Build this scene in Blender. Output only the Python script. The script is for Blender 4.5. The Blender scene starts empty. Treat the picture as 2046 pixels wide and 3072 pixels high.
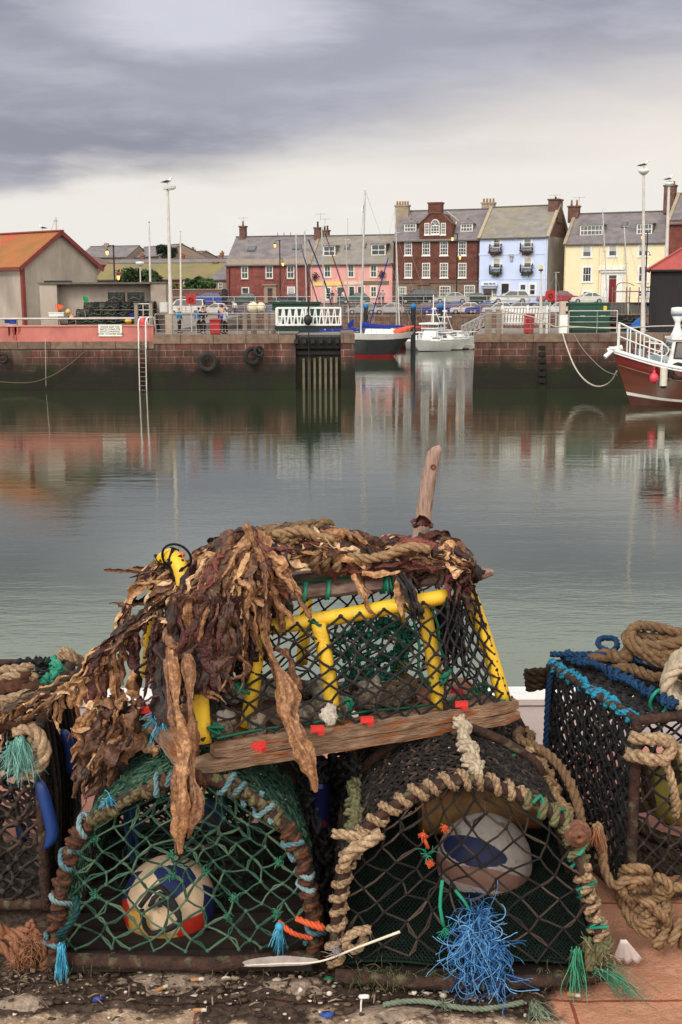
import bpy, math, random
from mathutils import Vector, Matrix, noise as mnoise
R = random.Random(7)
PI = math.pi
C = bpy.context.scene.collection
SC = bpy.context.scene
V = Vector
# ---------------------------------------------------------------- camera
IW, IH, FPX, HY = 2046.0, 3072.0, 3600.0, 880.0
PITCH = math.atan((IH/2-HY)/FPX)
CAMZ = 6.1
CAMM = (Matrix.Rotation(PI/2-PITCH, 3, 'X') @ Matrix.Rotation(math.radians(-0.2), 3, 'Z'))
CAM = V((0, 0, CAMZ))
def ray(px, py):
 return CAMM @ V(((px-IW/2)/FPX, (IH/2-py)/FPX, -1.0))
def at(px, py, Y):
 d = ray(px, py)
 return CAM + d*(Y/d.y)
def onz(px, py, z):
 d = ray(px, py)
 return CAM + d*((z-CAMZ)/d.z)
cam_data = bpy.data.cameras.new('camera')
cam_data.sensor_fit = 'VERTICAL'
cam_data.sensor_height = 24.0
cam_data.lens = 24.0*FPX/IH
cam_data.clip_start = 0.05
cam_data.clip_end = 6000
cam = bpy.data.objects.new('camera', cam_data)
C.objects.link(cam)
cam.matrix_world = Matrix.Translation(CAM) @ CAMM.to_4x4()
SC.camera = cam
# ---------------------------------------------------------------- materials
MATS = {}
def _nodes(name):
 m = bpy.data.materials.new(name); m.use_nodes = True
 nt = m.node_tree
 b = nt.nodes['Principled BSDF']
 return m, nt, b
def rgb(*c):
 return (c[0], c[1], c[2], 1.0)
def mat(name, c1, c2=None, scale=6.0, rough=0.8, bump=0.0, spec=0.3, metal=0.0, c3=None, stretch=(1, 1, 1), contrast=(0.35, 0.65), bscale=None, dist=0.02, s3=None, t3=(0.55, 0.7), emit=None, estr=1.0):
 """mottled procedural material: c1/c2 blended by noise, c3 in patches of a second noise"""
 if name in MATS: return MATS[name]
 m, nt, b = _nodes(name)
 N, L = nt.nodes, nt.links
 tc = N.new('ShaderNodeTexCoord'); mp = N.new('ShaderNodeMapping')
 mp.inputs['Scale'].default_value = stretch
 L.new(tc.outputs['Object'], mp.inputs['Vector'])
 b.inputs['Roughness'].default_value = rough
 b.inputs['Metallic'].default_value = metal
 b.inputs['Specular IOR Level'].default_value = spec
 if c2 is None: c2 = tuple(x*0.8 for x in c1)
 n = N.new('ShaderNodeTexNoise'); n.inputs['Scale'].default_value = scale; n.inputs['Detail'].default_value = 6; n.inputs['Roughness'].default_value = 0.65
 L.new(mp.outputs[0], n.inputs['Vector'])
 r = N.new('ShaderNodeValToRGB')
 r.color_ramp.elements[0].position, r.color_ramp.elements[1].position = contrast
 r.color_ramp.elements[0].color = rgb(*c1); r.color_ramp.elements[1].color = rgb(*c2)
 L.new(n.outputs['Fac'], r.inputs[0])
 col = r.outputs[0]
 if c3:
  n3 = N.new('ShaderNodeTexNoise'); n3.inputs['Scale'].default_value = s3 or scale*0.37; n3.inputs['Detail'].default_value = 5
  L.new(mp.outputs[0], n3.inputs['Vector'])
  r3 = N.new('ShaderNodeMapRange'); r3.inputs[1].default_value, r3.inputs[2].default_value = t3
  L.new(n3.outputs['Fac'], r3.inputs[0])
  mx = N.new('ShaderNodeMixRGB'); mx.inputs[2].default_value = rgb(*c3)
  L.new(r3.outputs[0], mx.inputs[0]); L.new(col, mx.inputs[1]); col = mx.outputs[0]
 L.new(col, b.inputs['Base Color'])
 if bump:
  nb = n
  if bscale:
   nb = N.new('ShaderNodeTexNoise'); nb.inputs['Scale'].default_value = bscale; nb.inputs['Detail'].default_value = 5
   L.new(mp.outputs[0], nb.inputs['Vector'])
  bp = N.new('ShaderNodeBump'); bp.inputs['Strength'].default_value = bump; bp.inputs['Distance'].default_value = dist
  L.new(nb.outputs['Fac'], bp.inputs['Height']); L.new(bp.outputs[0], b.inputs['Normal'])
 if emit:
  b.inputs['Emission Color'].default_value = rgb(*emit); b.inputs['Emission Strength'].default_value = estr
 MATS[name] = m
 return m
def brick_mat(name, c1, c2, mortar, bw=0.6, bh=0.3, rough=0.85, msize=0.012, var=None, algae=None, axis='x', nscale=2.0, bump=0.4):
 """coursed masonry laid on x+y / z; algae=(z_low, z_high, colour, colour2) for the tide-stained foot of a sea wall (world z)"""
 if name in MATS: return MATS[name]
 m, nt, b = _nodes(name)
 N, L = nt.nodes, nt.links
 tc = N.new('ShaderNodeTexCoord'); geo = N.new('ShaderNodeNewGeometry')
 src = tc.outputs['Object'] if algae is None else geo.outputs['Position']
 sx = N.new('ShaderNodeSeparateXYZ'); L.new(src, sx.inputs[0])
 ad = N.new('ShaderNodeMath'); ad.operation = 'ADD'; L.new(sx.outputs[0], ad.inputs[0]); L.new(sx.outputs[1], ad.inputs[1])
 cb = N.new('ShaderNodeCombineXYZ'); L.new(ad.outputs[0], cb.inputs[0]); L.new(sx.outputs[2], cb.inputs[1])
 br = N.new('ShaderNodeTexBrick')
 br.inputs['Color1'].default_value = rgb(*c1); br.inputs['Color2'].default_value = rgb(*c2); br.inputs['Mortar'].default_value = rgb(*mortar)
 br.inputs['Scale'].default_value = 1.0; br.inputs['Brick Width'].default_value = bw; br.inputs['Row Height'].default_value = bh
 br.inputs['Mortar Size'].default_value = msize; br.inputs['Mortar Smooth'].default_value = 0.3; br.inputs['Bias'].default_value = 0.0
 L.new(cb.outputs[0], br.inputs['Vector'])
 n = N.new('ShaderNodeTexNoise'); n.inputs['Scale'].default_value = nscale; n.inputs['Detail'].default_value = 8; n.inputs['Roughness'].default_value = 0.7
 L.new(src, n.inputs['Vector'])
 mr = N.new('ShaderNodeMapRange'); mr.inputs[1].default_value = 0.3; mr.inputs[2].default_value = 0.7; mr.inputs[3].default_value = 0.55; mr.inputs[4].default_value = 1.3
 L.new(n.outputs['Fac'], mr.inputs[0])
 mu = N.new('ShaderNodeMixRGB'); mu.blend_type = 'MULTIPLY'; mu.inputs[0].default_value = 1.0
 L.new(br.outputs['Color'], mu.inputs[1]); L.new(mr.outputs[0], mu.inputs[2])
 col = mu.outputs[0]
 if var:
  n2 = N.new('ShaderNodeTexNoise'); n2.inputs['Scale'].default_value = 0.5; n2.inputs['Detail'].default_value = 6; L.new(src, n2.inputs['Vector'])
  m2 = N.new('ShaderNodeMapRange'); m2.inputs[1].default_value = 0.5; m2.inputs[2].default_value = 0.68; L.new(n2.outputs['Fac'], m2.inputs[0])
  mx = N.new('ShaderNodeMixRGB'); mx.inputs[2].default_value = rgb(*var); L.new(m2.outputs[0], mx.inputs[0]); L.new(col, mx.inputs[1]); col = mx.outputs[0]
 if algae:
  mpv = N.new('ShaderNodeMapping'); mpv.inputs['Scale'].default_value = (2.2, 2.2, .25); L.new(src, mpv.inputs[0])
  nv = N.new('ShaderNodeTexNoise'); nv.inputs['Scale'].default_value = 1.0; nv.inputs['Detail'].default_value = 7; nv.inputs['Roughness'].default_value = .7; L.new(mpv.outputs[0], nv.inputs['Vector'])
  mv = N.new('ShaderNodeMapRange'); mv.inputs[1].default_value = .35; mv.inputs[2].default_value = .68; mv.inputs[3].default_value = .38; mv.inputs[4].default_value = 1.35; L.new(nv.outputs['Fac'], mv.inputs[0])
  mm = N.new('ShaderNodeMixRGB'); mm.blend_type = 'MULTIPLY'; mm.inputs[0].default_value = 1; L.new(col, mm.inputs[1]); L.new(mv.outputs[0], mm.inputs[2]); col = mm.outputs[0]
  zl, zh, ca, cb2 = algae
  n4 = N.new('ShaderNodeTexNoise'); n4.inputs['Scale'].default_value = 0.8; n4.inputs['Detail'].default_value = 7; L.new(src, n4.inputs['Vector'])
  s1 = N.new('ShaderNodeMath'); s1.operation = 'MULTIPLY_ADD'; s1.inputs[1].default_value = 1.6; L.new(n4.outputs['Fac'], s1.inputs[0]); L.new(sx.outputs[2], s1.inputs[2])
  m4 = N.new('ShaderNodeMapRange'); m4.inputs[1].default_value = zh+0.8; m4.inputs[2].default_value = zl+0.8; L.new(s1.outputs[0], m4.inputs[0])
  n5 = N.new('ShaderNodeTexNoise'); n5.inputs['Scale'].default_value = 0.7; n5.inputs['Detail'].default_value = 5; L.new(src, n5.inputs['Vector'])
  m5 = N.new('ShaderNodeMapRange'); m5.inputs[1].default_value = 0.5; m5.inputs[2].default_value = 0.7; L.new(n5.outputs['Fac'], m5.inputs[0])
  ac = N.new('ShaderNodeMixRGB'); ac.inputs[1].default_value = rgb(*ca); ac.inputs[2].default_value = rgb(*cb2); L.new(m5.outputs[0], ac.inputs[0])
  mx = N.new('ShaderNodeMixRGB'); L.new(m4.outputs[0], mx.inputs[0]); L.new(col, mx.inputs[1]); L.new(ac.outputs[0], mx.inputs[2]); col = mx.outputs[0]
 L.new(col, b.inputs['Base Color'])
 b.inputs['Roughness'].default_value = rough; b.inputs['Specular IOR Level'].default_value = 0.25
 bp = N.new('ShaderNodeBump'); bp.inputs['Strength'].default_value = bump; bp.inputs['Distance'].default_value = 0.03
 ma = N.new('ShaderNodeMath'); ma.operation = 'SUBTRACT'; L.new(n.outputs['Fac'], ma.inputs[0]); L.new(br.outputs['Fac'], ma.inputs[1])
 L.new(ma.outputs[0], bp.inputs['Height']); L.new(bp.outputs[0], b.inputs['Normal'])
 MATS[name] = m
 return m
def tint_mat(name, ramp, rough=0.85, bump=0.5, bscale=60, dist=0.004, mottle=0.5, mscale=25, spec=0.25, sub=0.0):
 """colour from the per-strand 'tint' value (each strand its own natural colour), mottled by noise"""
 if name in MATS: return MATS[name]
 m, nt, b = _nodes(name); N, L = nt.nodes, nt.links
 a = N.new('ShaderNodeAttribute'); a.attribute_name = 'tint'
 tc = N.new('ShaderNodeTexCoord')
 n = N.new('ShaderNodeTexNoise'); n.inputs['Scale'].default_value = mscale; n.inputs['Detail'].default_value = 6; n.inputs['Roughness'].default_value = 0.7
 L.new(tc.outputs['Object'], n.inputs['Vector'])
 ma = N.new('ShaderNodeMath'); ma.operation = 'MULTIPLY_ADD'; ma.inputs[1].default_value = mottle; L.new(n.outputs['Fac'], ma.inputs[0])
 s = N.new('ShaderNodeMath'); s.operation = 'SUBTRACT'; s.inputs[1].default_value = mottle*0.5; L.new(a.outputs['Fac'], s.inputs[0]); L.new(s.outputs[0], ma.inputs[2])
 r = N.new('ShaderNodeValToRGB')
 els = r.color_ramp.elements
 els[0].position = ramp[0][0]; els[0].color = rgb(*ramp[0][1])
 els[1].position = ramp[-1][0]; els[1].color = rgb(*ramp[-1][1])
 for p, c in ramp[1:-1]:
  e = els.new(p); e.color = rgb(*c)
 L.new(ma.outputs[0], r.inputs[0]); L.new(r.outputs[0], b.inputs['Base Color'])
 b.inputs['Roughness'].default_value = rough; b.inputs['Specular IOR Level'].default_value = spec
 if bump:
  n2 = N.new('ShaderNodeTexNoise'); n2.inputs['Scale'].default_value = bscale; n2.inputs['Detail'].default_value = 4
  L.new(tc.outputs['Object'], n2.inputs['Vector'])
  bp = N.new('ShaderNodeBump'); bp.inputs['Strength'].default_value = bump; bp.inputs['Distance'].default_value = dist
  L.new(n2.outputs['Fac'], bp.inputs['Height']); L.new(bp.outputs[0], b.inputs['Normal'])
 MATS[name] = m
 return m
# ---------------------------------------------------------------- mesh builder
def frame_of(t):
 t = t.normalized()
 a = V((0, 0, 1)) if abs(t.z) < 0.9 else V((1, 0, 0))
 n = t.cross(a).normalized()
 return t, n, n.cross(t).normalized()
class MB:
 def __init__(s):
  s.v = []; s.f = []; s.mi = []; s.sm = []; s.t = []; s.cm = 0; s.ct = 0.5; s.smooth = False
 def add(s, vs, fs, smooth=None):
  o = len(s.v)
  s.v.extend(V(p) for p in vs); s.t.extend([s.ct]*len(vs))
  sm = s.smooth if smooth is None else smooth
  for f in fs:
   s.f.append(tuple(i+o for i in f)); s.mi.append(s.cm); s.sm.append(sm)
 def box(s, c, d, rz=0.0, m=None):
  hx, hy, hz = d[0]/2, d[1]/2, d[2]/2
  vs = [V((x, y, z)) for z in (-hz, hz) for y in (-hy, hy) for x in (-hx, hx)]
  M = m if m is not None else Matrix.Rotation(rz, 3, 'Z')
  s.add([M @ p + V(c) for p in vs], [(0, 2, 3, 1), (4, 5, 7, 6), (0, 1, 5, 4), (2, 6, 7, 3), (0, 4, 6, 2), (1, 3, 7, 5)], False)
 def box2(s, a, b):
  s.box([(a[i]+b[i])/2 for i in range(3)], [abs(b[i]-a[i]) for i in range(3)])
 def beam(s, a, b, w, h, up=None):
  """a bar of width w and height h from a to b"""
  a, b = V(a), V(b); t = (b-a).normalized()
  u = V(up) if up is not None else (V((0, 0, 1)) if abs(t.z) < 0.95 else V((0, 1, 0)))
  n = t.cross(u).normalized(); u = n.cross(t).normalized()
  vs = []
  for p in (a, b):
   for sx, sy in ((-1, -1), (1, -1), (1, 1), (-1, 1)):
    vs.append(p + n*(sx*w/2) + u*(sy*h/2))
  s.add(vs, [(0, 1, 2, 3), (7, 6, 5, 4), (0, 4, 5, 1), (1, 5, 6, 2), (2, 6, 7, 3), (3, 7, 4, 0)], False)
 def cyl(s, a, b, r0, r1=None, n=10, cap=True):
  r1 = r0 if r1 is None else r1
  a, b = V(a), V(b); t, u, w = frame_of(b-a)
  vs = []
  for p, r in ((a, r0), (b, r1)):
   for k in range(n):
    th = 2*PI*k/n
    vs.append(p + (u*math.cos(th)+w*math.sin(th))*r)
  fs = [(k, (k+1) % n, n+(k+1) % n, n+k) for k in range(n)]
  s.add(vs, fs, True)
  if cap:
   s.add(vs[:n], [tuple(reversed(range(n)))], False); s.add(vs[n:], [tuple(range(n))], False)
 def tube(s, pts, r, n=6, closed=False, cap=True):
  pts = [V(p) for p in pts]
  K = len(pts)
  if K < 2: return
  rr = r if hasattr(r, '__len__') else [r]*K
  u = None; vs = []
  for i in range(K):
   a = pts[(i-1) % K] if (closed or i > 0) else pts[i]
   b = pts[(i+1) % K] if (closed or i < K-1) else pts[i]
   t = (b-a)
   t = t.normalized() if t.length > 1e-9 else V((0, 0, 1))
   if u is None: _, u, w = frame_of(t)
   u = (u - t*u.dot(t))
   u = u.normalized() if u.length > 1e-6 else frame_of(t)[1]
   w = t.cross(u)
   for k in range(n):
    th = 2*PI*k/n
    vs.append(pts[i] + (u*math.cos(th)+w*math.sin(th))*rr[i])
  fs = []
  for i in range(K if closed else K-1):
   j = (i+1) % K
   for k in range(n):
    k2 = (k+1) % n
    fs.append((i*n+k, i*n+k2, j*n+k2, j*n+k))
  if cap and not closed:
   fs.append(tuple(reversed(range(n)))); fs.append(tuple((K-1)*n+k for k in range(n)))
  s.add(vs, fs, True)
 def rope(s, pts, r, pitch=None, closed=False, strands=3, n=5, rough=0.0, tints=None):
  sd = R.uniform(0, 90)
  """laid rope: strands twisted about the path"""
  P = resample(pts, r*0.75, closed)
  K = len(P)
  if K < 3: return
  pitch = pitch or r*5.5
  us = []; u = None; T = []
  for i in range(K):
   a = P[(i-1) % K] if (closed or i > 0) else P[i]
   b = P[(i+1) % K] if (closed or i < K-1) else P[i]
   t = (b-a).normalized() if (b-a).length > 1e-9 else V((0, 0, 1))
   if u is None: _, u, w = frame_of(t)
   u = u - t*u.dot(t); u = u.normalized() if u.length > 1e-6 else frame_of(t)[1]
   us.append((u.copy(), t.cross(u)))
  base = s.ct
  for q in range(strands):
   pl = []
   for i in range(K):
    th = 2*PI*(i*r*0.75/pitch + q/strands)
    j = 1 + (R.uniform(-rough, rough) if rough else 0) + .22*mnoise.noise(V((i*.13, sd, q*3)))
    pl.append(P[i] + (us[i][0]*math.cos(th)+us[i][1]*math.sin(th))*r*0.52*j)
   if tints: s.ct = tints[q % len(tints)]
   s.tube(pl, [r*.56*(1+.30*mnoise.noise(V((i*.21, sd+5, q*5)))) for i in range(K)], n, closed)
   if r >= .008:
    for i in range(q, K-1, 2):            # loose fibres
     if R.random() < .55:
      d = V((R.gauss(0, 1), R.gauss(0, 1), R.gauss(0, 1))).normalized(); p0 = pl[i]+d*r*.45; p1 = p0+(d*.7+V((R.gauss(0, .5), R.gauss(0, .5), R.gauss(0, .5))))*r*R.uniform(.4, 1.0); s.tube([p0, p1], [r*.05, r*.02], 3, cap=False)
  s.ct = base
 def sphere(s, c, r, seg=14, rings=8, rough=0.0, seed=0):
  c = V(c); rx, ry, rz = (r, r, r) if not hasattr(r, '__len__') else r
  vs = []
  for i in range(rings+1):
   ph = PI*i/rings
   for k in range(seg):
    th = 2*PI*k/seg
    d = V((math.sin(ph)*math.cos(th), math.sin(ph)*math.sin(th), math.cos(ph)))
    q = 1 + (rough*mnoise.noise(d*1.7+V((seed*7.3, seed*3.1, 0)))+0.4*rough*mnoise.noise(d*4.7+V((seed, 0, seed)))) if rough else 1
    vs.append(c + V((d.x*rx, d.y*ry, d.z*rz))*q)
  fs = []
  for i in range(rings):
   for k in range(seg):
    k2 = (k+1) % seg
    if i == 0: fs.append((k, (i+1)*seg+k, (i+1)*seg+k2))
    elif i == rings-1: fs.append((i*seg+k, (i+1)*seg+k, i*seg+k2))
    else: fs.append((i*seg+k, (i+1)*seg+k, (i+1)*seg+k2, i*seg+k2))
  s.add(vs, fs, True)
 def lathe(s, c, prof, n=14):
  c = V(c); vs = []; K = len(prof)
  for r, z in prof:
   for k in range(n):
    th = 2*PI*k/n
    vs.append(c+V((r*math.cos(th), r*math.sin(th), z)))
  fs = [(i*n+k, i*n+(k+1) % n, (i+1)*n+(k+1) % n, (i+1)*n+k) for i in range(K-1) for k in range(n)]
  fs += [tuple(reversed(range(n))), tuple((K-1)*n+k for k in range(n))]
  s.add(vs, fs, True)
 def torus(s, c, axis, R0, r, n=24, m=8):
  t, u, w = frame_of(V(axis))
  s.tube([V(c)+(u*math.cos(2*PI*k/n)+w*math.sin(2*PI*k/n))*R0 for k in range(n)], r, m, closed=True)
 def prism(s, poly, off):
  """polygon (list of 3d points) extruded by vector off"""
  n = len(poly); off = V(off)
  a = [V(p) for p in poly]; b = [p+off for p in a]
  s.add(a+b, [tuple(range(n)), tuple(reversed(range(n, 2*n)))]+[((k+1) % n, k, n+k, n+(k+1) % n) for k in range(n)], False)
 def quad(s, a, b, c, d):
  s.add([a, b, c, d], [(0, 1, 2, 3)])
 def build(s, name, mats, parent=None, origin=None, world=False):
  me = bpy.data.meshes.new(name)
  if not s.v: s.v = [V((0, 0, 0))]; s.t = [0.5]
  if parent is not None and not world:
   org = V((0, 0, 0)); loc = V((0, 0, 0))
  else:
   xs = [min(p[i] for p in s.v) for i in range(3)]; xe = [max(p[i] for p in s.v) for i in range(3)]
   org = V(origin) if origin is not None else V(((xs[0]+xe[0])/2, (xs[1]+xe[1])/2, xs[2]))
   loc = org.copy()
   if parent is not None: loc = org - WO[parent.name]
  me.from_pydata([tuple(p-org) for p in s.v], [], s.f)
  if not isinstance(mats, (list, tuple)): mats = [mats]
  for m in mats: me.materials.append(m)
  me.polygons.foreach_set('material_index', s.mi)
  me.polygons.foreach_set('use_smooth', s.sm)
  if any(t != 0.5 for t in s.t):
   at_ = me.attributes.new('tint', 'FLOAT', 'POINT'); at_.data.foreach_set('value', s.t)
  me.update()
  o = bpy.data.objects.new(name, me); C.objects.link(o)
  o.location = loc
  if parent is not None: o.parent = parent
  WO[o.name] = org
  return o
WO = {}
def resample(pts, step, closed=False):
 """Catmull-Rom through pts, resampled at about step"""
 pts = [V(p) for p in pts]; K = len(pts); out = []
 rng = range(K) if closed else range(K-1)
 for i in rng:
  if closed: p0, p1, p2, p3 = pts[(i-1) % K], pts[i], pts[(i+1) % K], pts[(i+2) % K]
  else: p0, p1, p2, p3 = pts[max(i-1, 0)], pts[i], pts[i+1], pts[min(i+2, K-1)]
  n = max(1, int(round((p2-p1).length/step)))
  for k in range(n):
   t = k/n; t2 = t*t; t3 = t2*t
   out.append(0.5*((2*p1)+(p2-p0)*t+(2*p0-5*p1+4*p2-p3)*t2+(3*p1-p0-3*p2+p3)*t3))
 if not closed: out.append(pts[-1])
 return out
def tag(o, label=None, cat=None, group=None, kind=None):
 if label: o['label'] = label
 if cat: o['category'] = cat
 if group: o['group'] = group
 if kind: o['kind'] = kind
 return o
def thing(name, label, cat, loc=(0, 0, 0), rz=0.0, group=None):
 o = bpy.data.objects.new(name, None); C.objects.link(o)
 o.location = loc; o.rotation_euler = (0, 0, rz); o.empty_display_size = 0.2
 WO[o.name] = V(loc)
 return tag(o, label, cat, group)
KIDS = {}
def copy_tree(root, loc=None, rz=None, label=None, scale=None):
 r = root.copy(); C.objects.link(r); WO[r.name] = V(loc) if loc is not None else WO[root.name]
 if loc is not None: r.location = loc
 if rz is not None: r.rotation_euler = (0, 0, rz)
 if scale: r.scale = scale
 if label: r['label'] = label
 for ch in root.children:
  c = ch.copy(); C.objects.link(c); c.parent = r
  for g in ch.children:
   d = g.copy(); C.objects.link(d); d.parent = c
 return r
def struct(mb, name, m):
 o = mb.build(name, m, origin=(0, 0, 0)); o['kind'] = 'structure'; return o
# common materials
def M_(k): return MATS[k]
mat('white_paint', (.78, .78, .77), (.66, .66, .65), 3, rough=.5)
mat('white_metal', (.74, .74, .74), (.62, .62, .61), 8, rough=.4, spec=.5)
mat('steel', (.42, .41, .40), (.30, .28, .27), 6, rough=.45, metal=.6)
mat('galv', (.55, .53, .51), (.42, .40, .38), 4, rough=.5, metal=.3)
mat('pale_post', (.62, .58, .54), (.48, .44, .41), 2, rough=.6)
mat('black_paint', (.012, .012, .014), (.02, .02, .022), 5, rough=.45)
mat('glass_dark', (.022, .026, .032), (.05, .055, .065), 0.8, rough=.06, spec=.8)
mat('rubber', (.012, .012, .013), (.028, .027, .026), 12, rough=.75, bump=.3)
mat('old_wood', (.17, .13, .10), (.09, .07, .055), 5, rough=.9, stretch=(1, 1, .2), bump=.4)
mat('red_paint', (.42, .018, .02), (.33, .012, .015), 4, rough=.4, spec=.5)
mat('orange_lamp', (.9, .5, .2), rough=.3, emit=(1.0, .36, .06), estr=3.0)
# ---------------------------------------------------------------- sky, sun, view
SUN_AZ = math.radians(215)     # compass bearing of the veiled sun, behind and left of the camera
SUN_EL = math.radians(42)
W_ = bpy.data.worlds.new('World'); SC.world = W_; W_.use_nodes = True
def build_world():
 nt = W_.node_tree; N, L = nt.nodes, nt.links
 N.clear()
 out = N.new('ShaderNodeOutputWorld')
 sky = N.new('ShaderNodeTexSky'); sky.sky_type = 'NISHITA'; sky.sun_disc = False
 sky.sun_elevation = SUN_EL; sky.sun_rotation = SUN_AZ
 bg1 = N.new('ShaderNodeBackground'); bg1.inputs[1].default_value = 0.1
 L.new(sky.outputs[0], bg1.inputs[0])
 tc = N.new('ShaderNodeTexCoord'); sp = N.new('ShaderNodeSeparateXYZ'); L.new(tc.outputs['Generated'], sp.inputs[0])
 def M(op, a, b=None, c=None):
  n = N.new('ShaderNodeMath'); n.operation = op
  for i, x in enumerate((a, b, c)):
   if x is None: continue
   if isinstance(x, (int, float)): n.inputs[i].default_value = x
   else: L.new(x, n.inputs[i])
  return n.outputs[0]
 def MR(x, a, b, c=0.0, d=1.0, smooth=True):
  n = N.new('ShaderNodeMapRange'); n.interpolation_type = 'SMOOTHSTEP' if smooth else 'LINEAR'
  L.new(x, n.inputs[0])
  for i, q in enumerate((a, b, c, d)): n.inputs[i+1].default_value = q
  return n.outputs[0]
 def MIX(f, a, b):
  n = N.new('ShaderNodeMixRGB')
  if isinstance(f, (int, float)): n.inputs[0].default_value = f
  else: L.new(f, n.inputs[0])
  for i, q in ((1, a), (2, b)):
   if isinstance(q, tuple): n.inputs[i].default_value = rgb(*q)
   else: L.new(q, n.inputs[i])
  return n.outputs[0]
 x, y, z = sp.outputs
 h = M('SQRT', M('ADD', M('MULTIPLY', x, x), M('MULTIPLY', y, y)))
 h = M('MAXIMUM', h, 0.02)
 el = M('DIVIDE', z, h)                       # tangent of the elevation
 az = M('DIVIDE', x, h)                       # sine of the azimuth off the view axis
 # cloud-space coordinates: streaks long across the view
 cv = N.new('ShaderNodeCombineXYZ')
 L.new(M('MULTIPLY', az, 2.6), cv.inputs[0]); L.new(M('MULTIPLY', y, 1.0), cv.inputs[1]); L.new(M('MULTIPLY', el, 11.0), cv.inputs[2])
 def noise(scale, det, rough, off=0.0, dist=0.0):
  n = N.new('ShaderNodeTexNoise'); n.inputs['Scale'].default_value = scale; n.inputs['Detail'].default_value = det
  n.inputs['Roughness'].default_value = rough; n.inputs['Distortion'].default_value = dist
  a = N.new('ShaderNodeVectorMath'); a.operation = 'ADD'; a.inputs[1].default_value = (off, off*.7, off*1.3)
  L.new(cv.outputs[0], a.inputs[0]); L.new(a.outputs[0], n.inputs['Vector'])
  return n.outputs['Fac']
 n1 = noise(2.0, 6, .5, 3.1, .2); n2 = noise(.9, 3, .45, 11.0); n3 = noise(3.4, 7, .6, 5.7, .3)
 edge = M('MULTIPLY_ADD', az, 0.135, 0.114)
 d = M('SUBTRACT', el, edge)
 d = M('ADD', d, M('MULTIPLY', M('SUBTRACT', n1, .5), .065))
 wid = MR(az, -.25, .25, .012, .075)
 dark = MR(M('DIVIDE', d, wid), -0.6, 1.0)
 # body of the cloud deck
 body = MIX(MR(n2, .32, .68), (.262, .258, .315), (.36, .355, .42))
 body = MIX(MR(M('ADD', n3, M('MULTIPLY', n1, .6)), .66, 1.1), body, (.44, .44, .50))
 # the thinner, brighter patch of the deck, upper left
 gx = M('DIVIDE', M('ADD', az, .105), .115); gz = M('DIVIDE', M('SUBTRACT', el, .216), .036)
 rr = M('ADD', M('ADD', M('MULTIPLY', gx, gx), M('MULTIPLY', gz, gz)), M('MULTIPLY', M('SUBTRACT', n3, .5), 2.2))
 body = MIX(MR(rr, 1.5, .0, 0.0, .85), body, (.66, .66, .73))
 # unseen deck above and behind, brightened to light the water and house fronts
 body = MIX(MR(el, .224, .29, 0.0, .95), body, (.92, .95, .90)); body = MIX(MR(el, .8, 1.6, 0.0, .9), body, (.60, .60, .63))
 back = MR(y, -.05, -.6)
 body = MIX(back, body, (2.5, 2.36, 2.12))
 clear = MIX(MR(el, .0, .14), (.80, .785, .76), (.845, .775, .70))
 clear = MIX(MR(n3, .55, .75, 0, .4), clear, (.90, .85, .80))
 col = MIX(dark, clear, body)
 bg2 = N.new('ShaderNodeBackground'); bg2.inputs[1].default_value = 1.0
 L.new(col, bg2.inputs[0])
 ms = N.new('ShaderNodeMixShader'); ms.inputs[0].default_value = 0.93
 L.new(bg1.outputs[0], ms.inputs[1]); L.new(bg2.outputs[0], ms.inputs[2]); L.new(ms.outputs[0], out.inputs[0])
build_world()
sd = bpy.data.lights.new('sun', 'SUN'); sd.energy = 1.5; sd.angle = math.radians(18); sd.color = (1.0, .95, .88)
so = bpy.data.objects.new('sun', sd); C.objects.link(so)
sdir = V((math.sin(SUN_AZ)*math.cos(SUN_EL), math.cos(SUN_AZ)*math.cos(SUN_EL), math.sin(SUN_EL)))
so.rotation_euler = sdir.to_track_quat('Z', 'Y').to_euler(); so.location = (0, -10, 40)
SC.view_settings.view_transform = 'Standard'; SC.view_settings.look = 'None'
SC.view_settings.exposure = 0.12; SC.view_settings.gamma = 1.0
SC.render.engine = 'CYCLES'
try:
 SC.cycles.use_denoising = True; SC.cycles.denoiser = 'OPENIMAGEDENOISE'
except Exception: pass
SC.cycles.max_bounces = 6; SC.cycles.diffuse_bounces = 3; SC.cycles.glossy_bounces = 3; SC.cycles.caustics_reflective = False; SC.cycles.caustics_refractive = False
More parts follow.
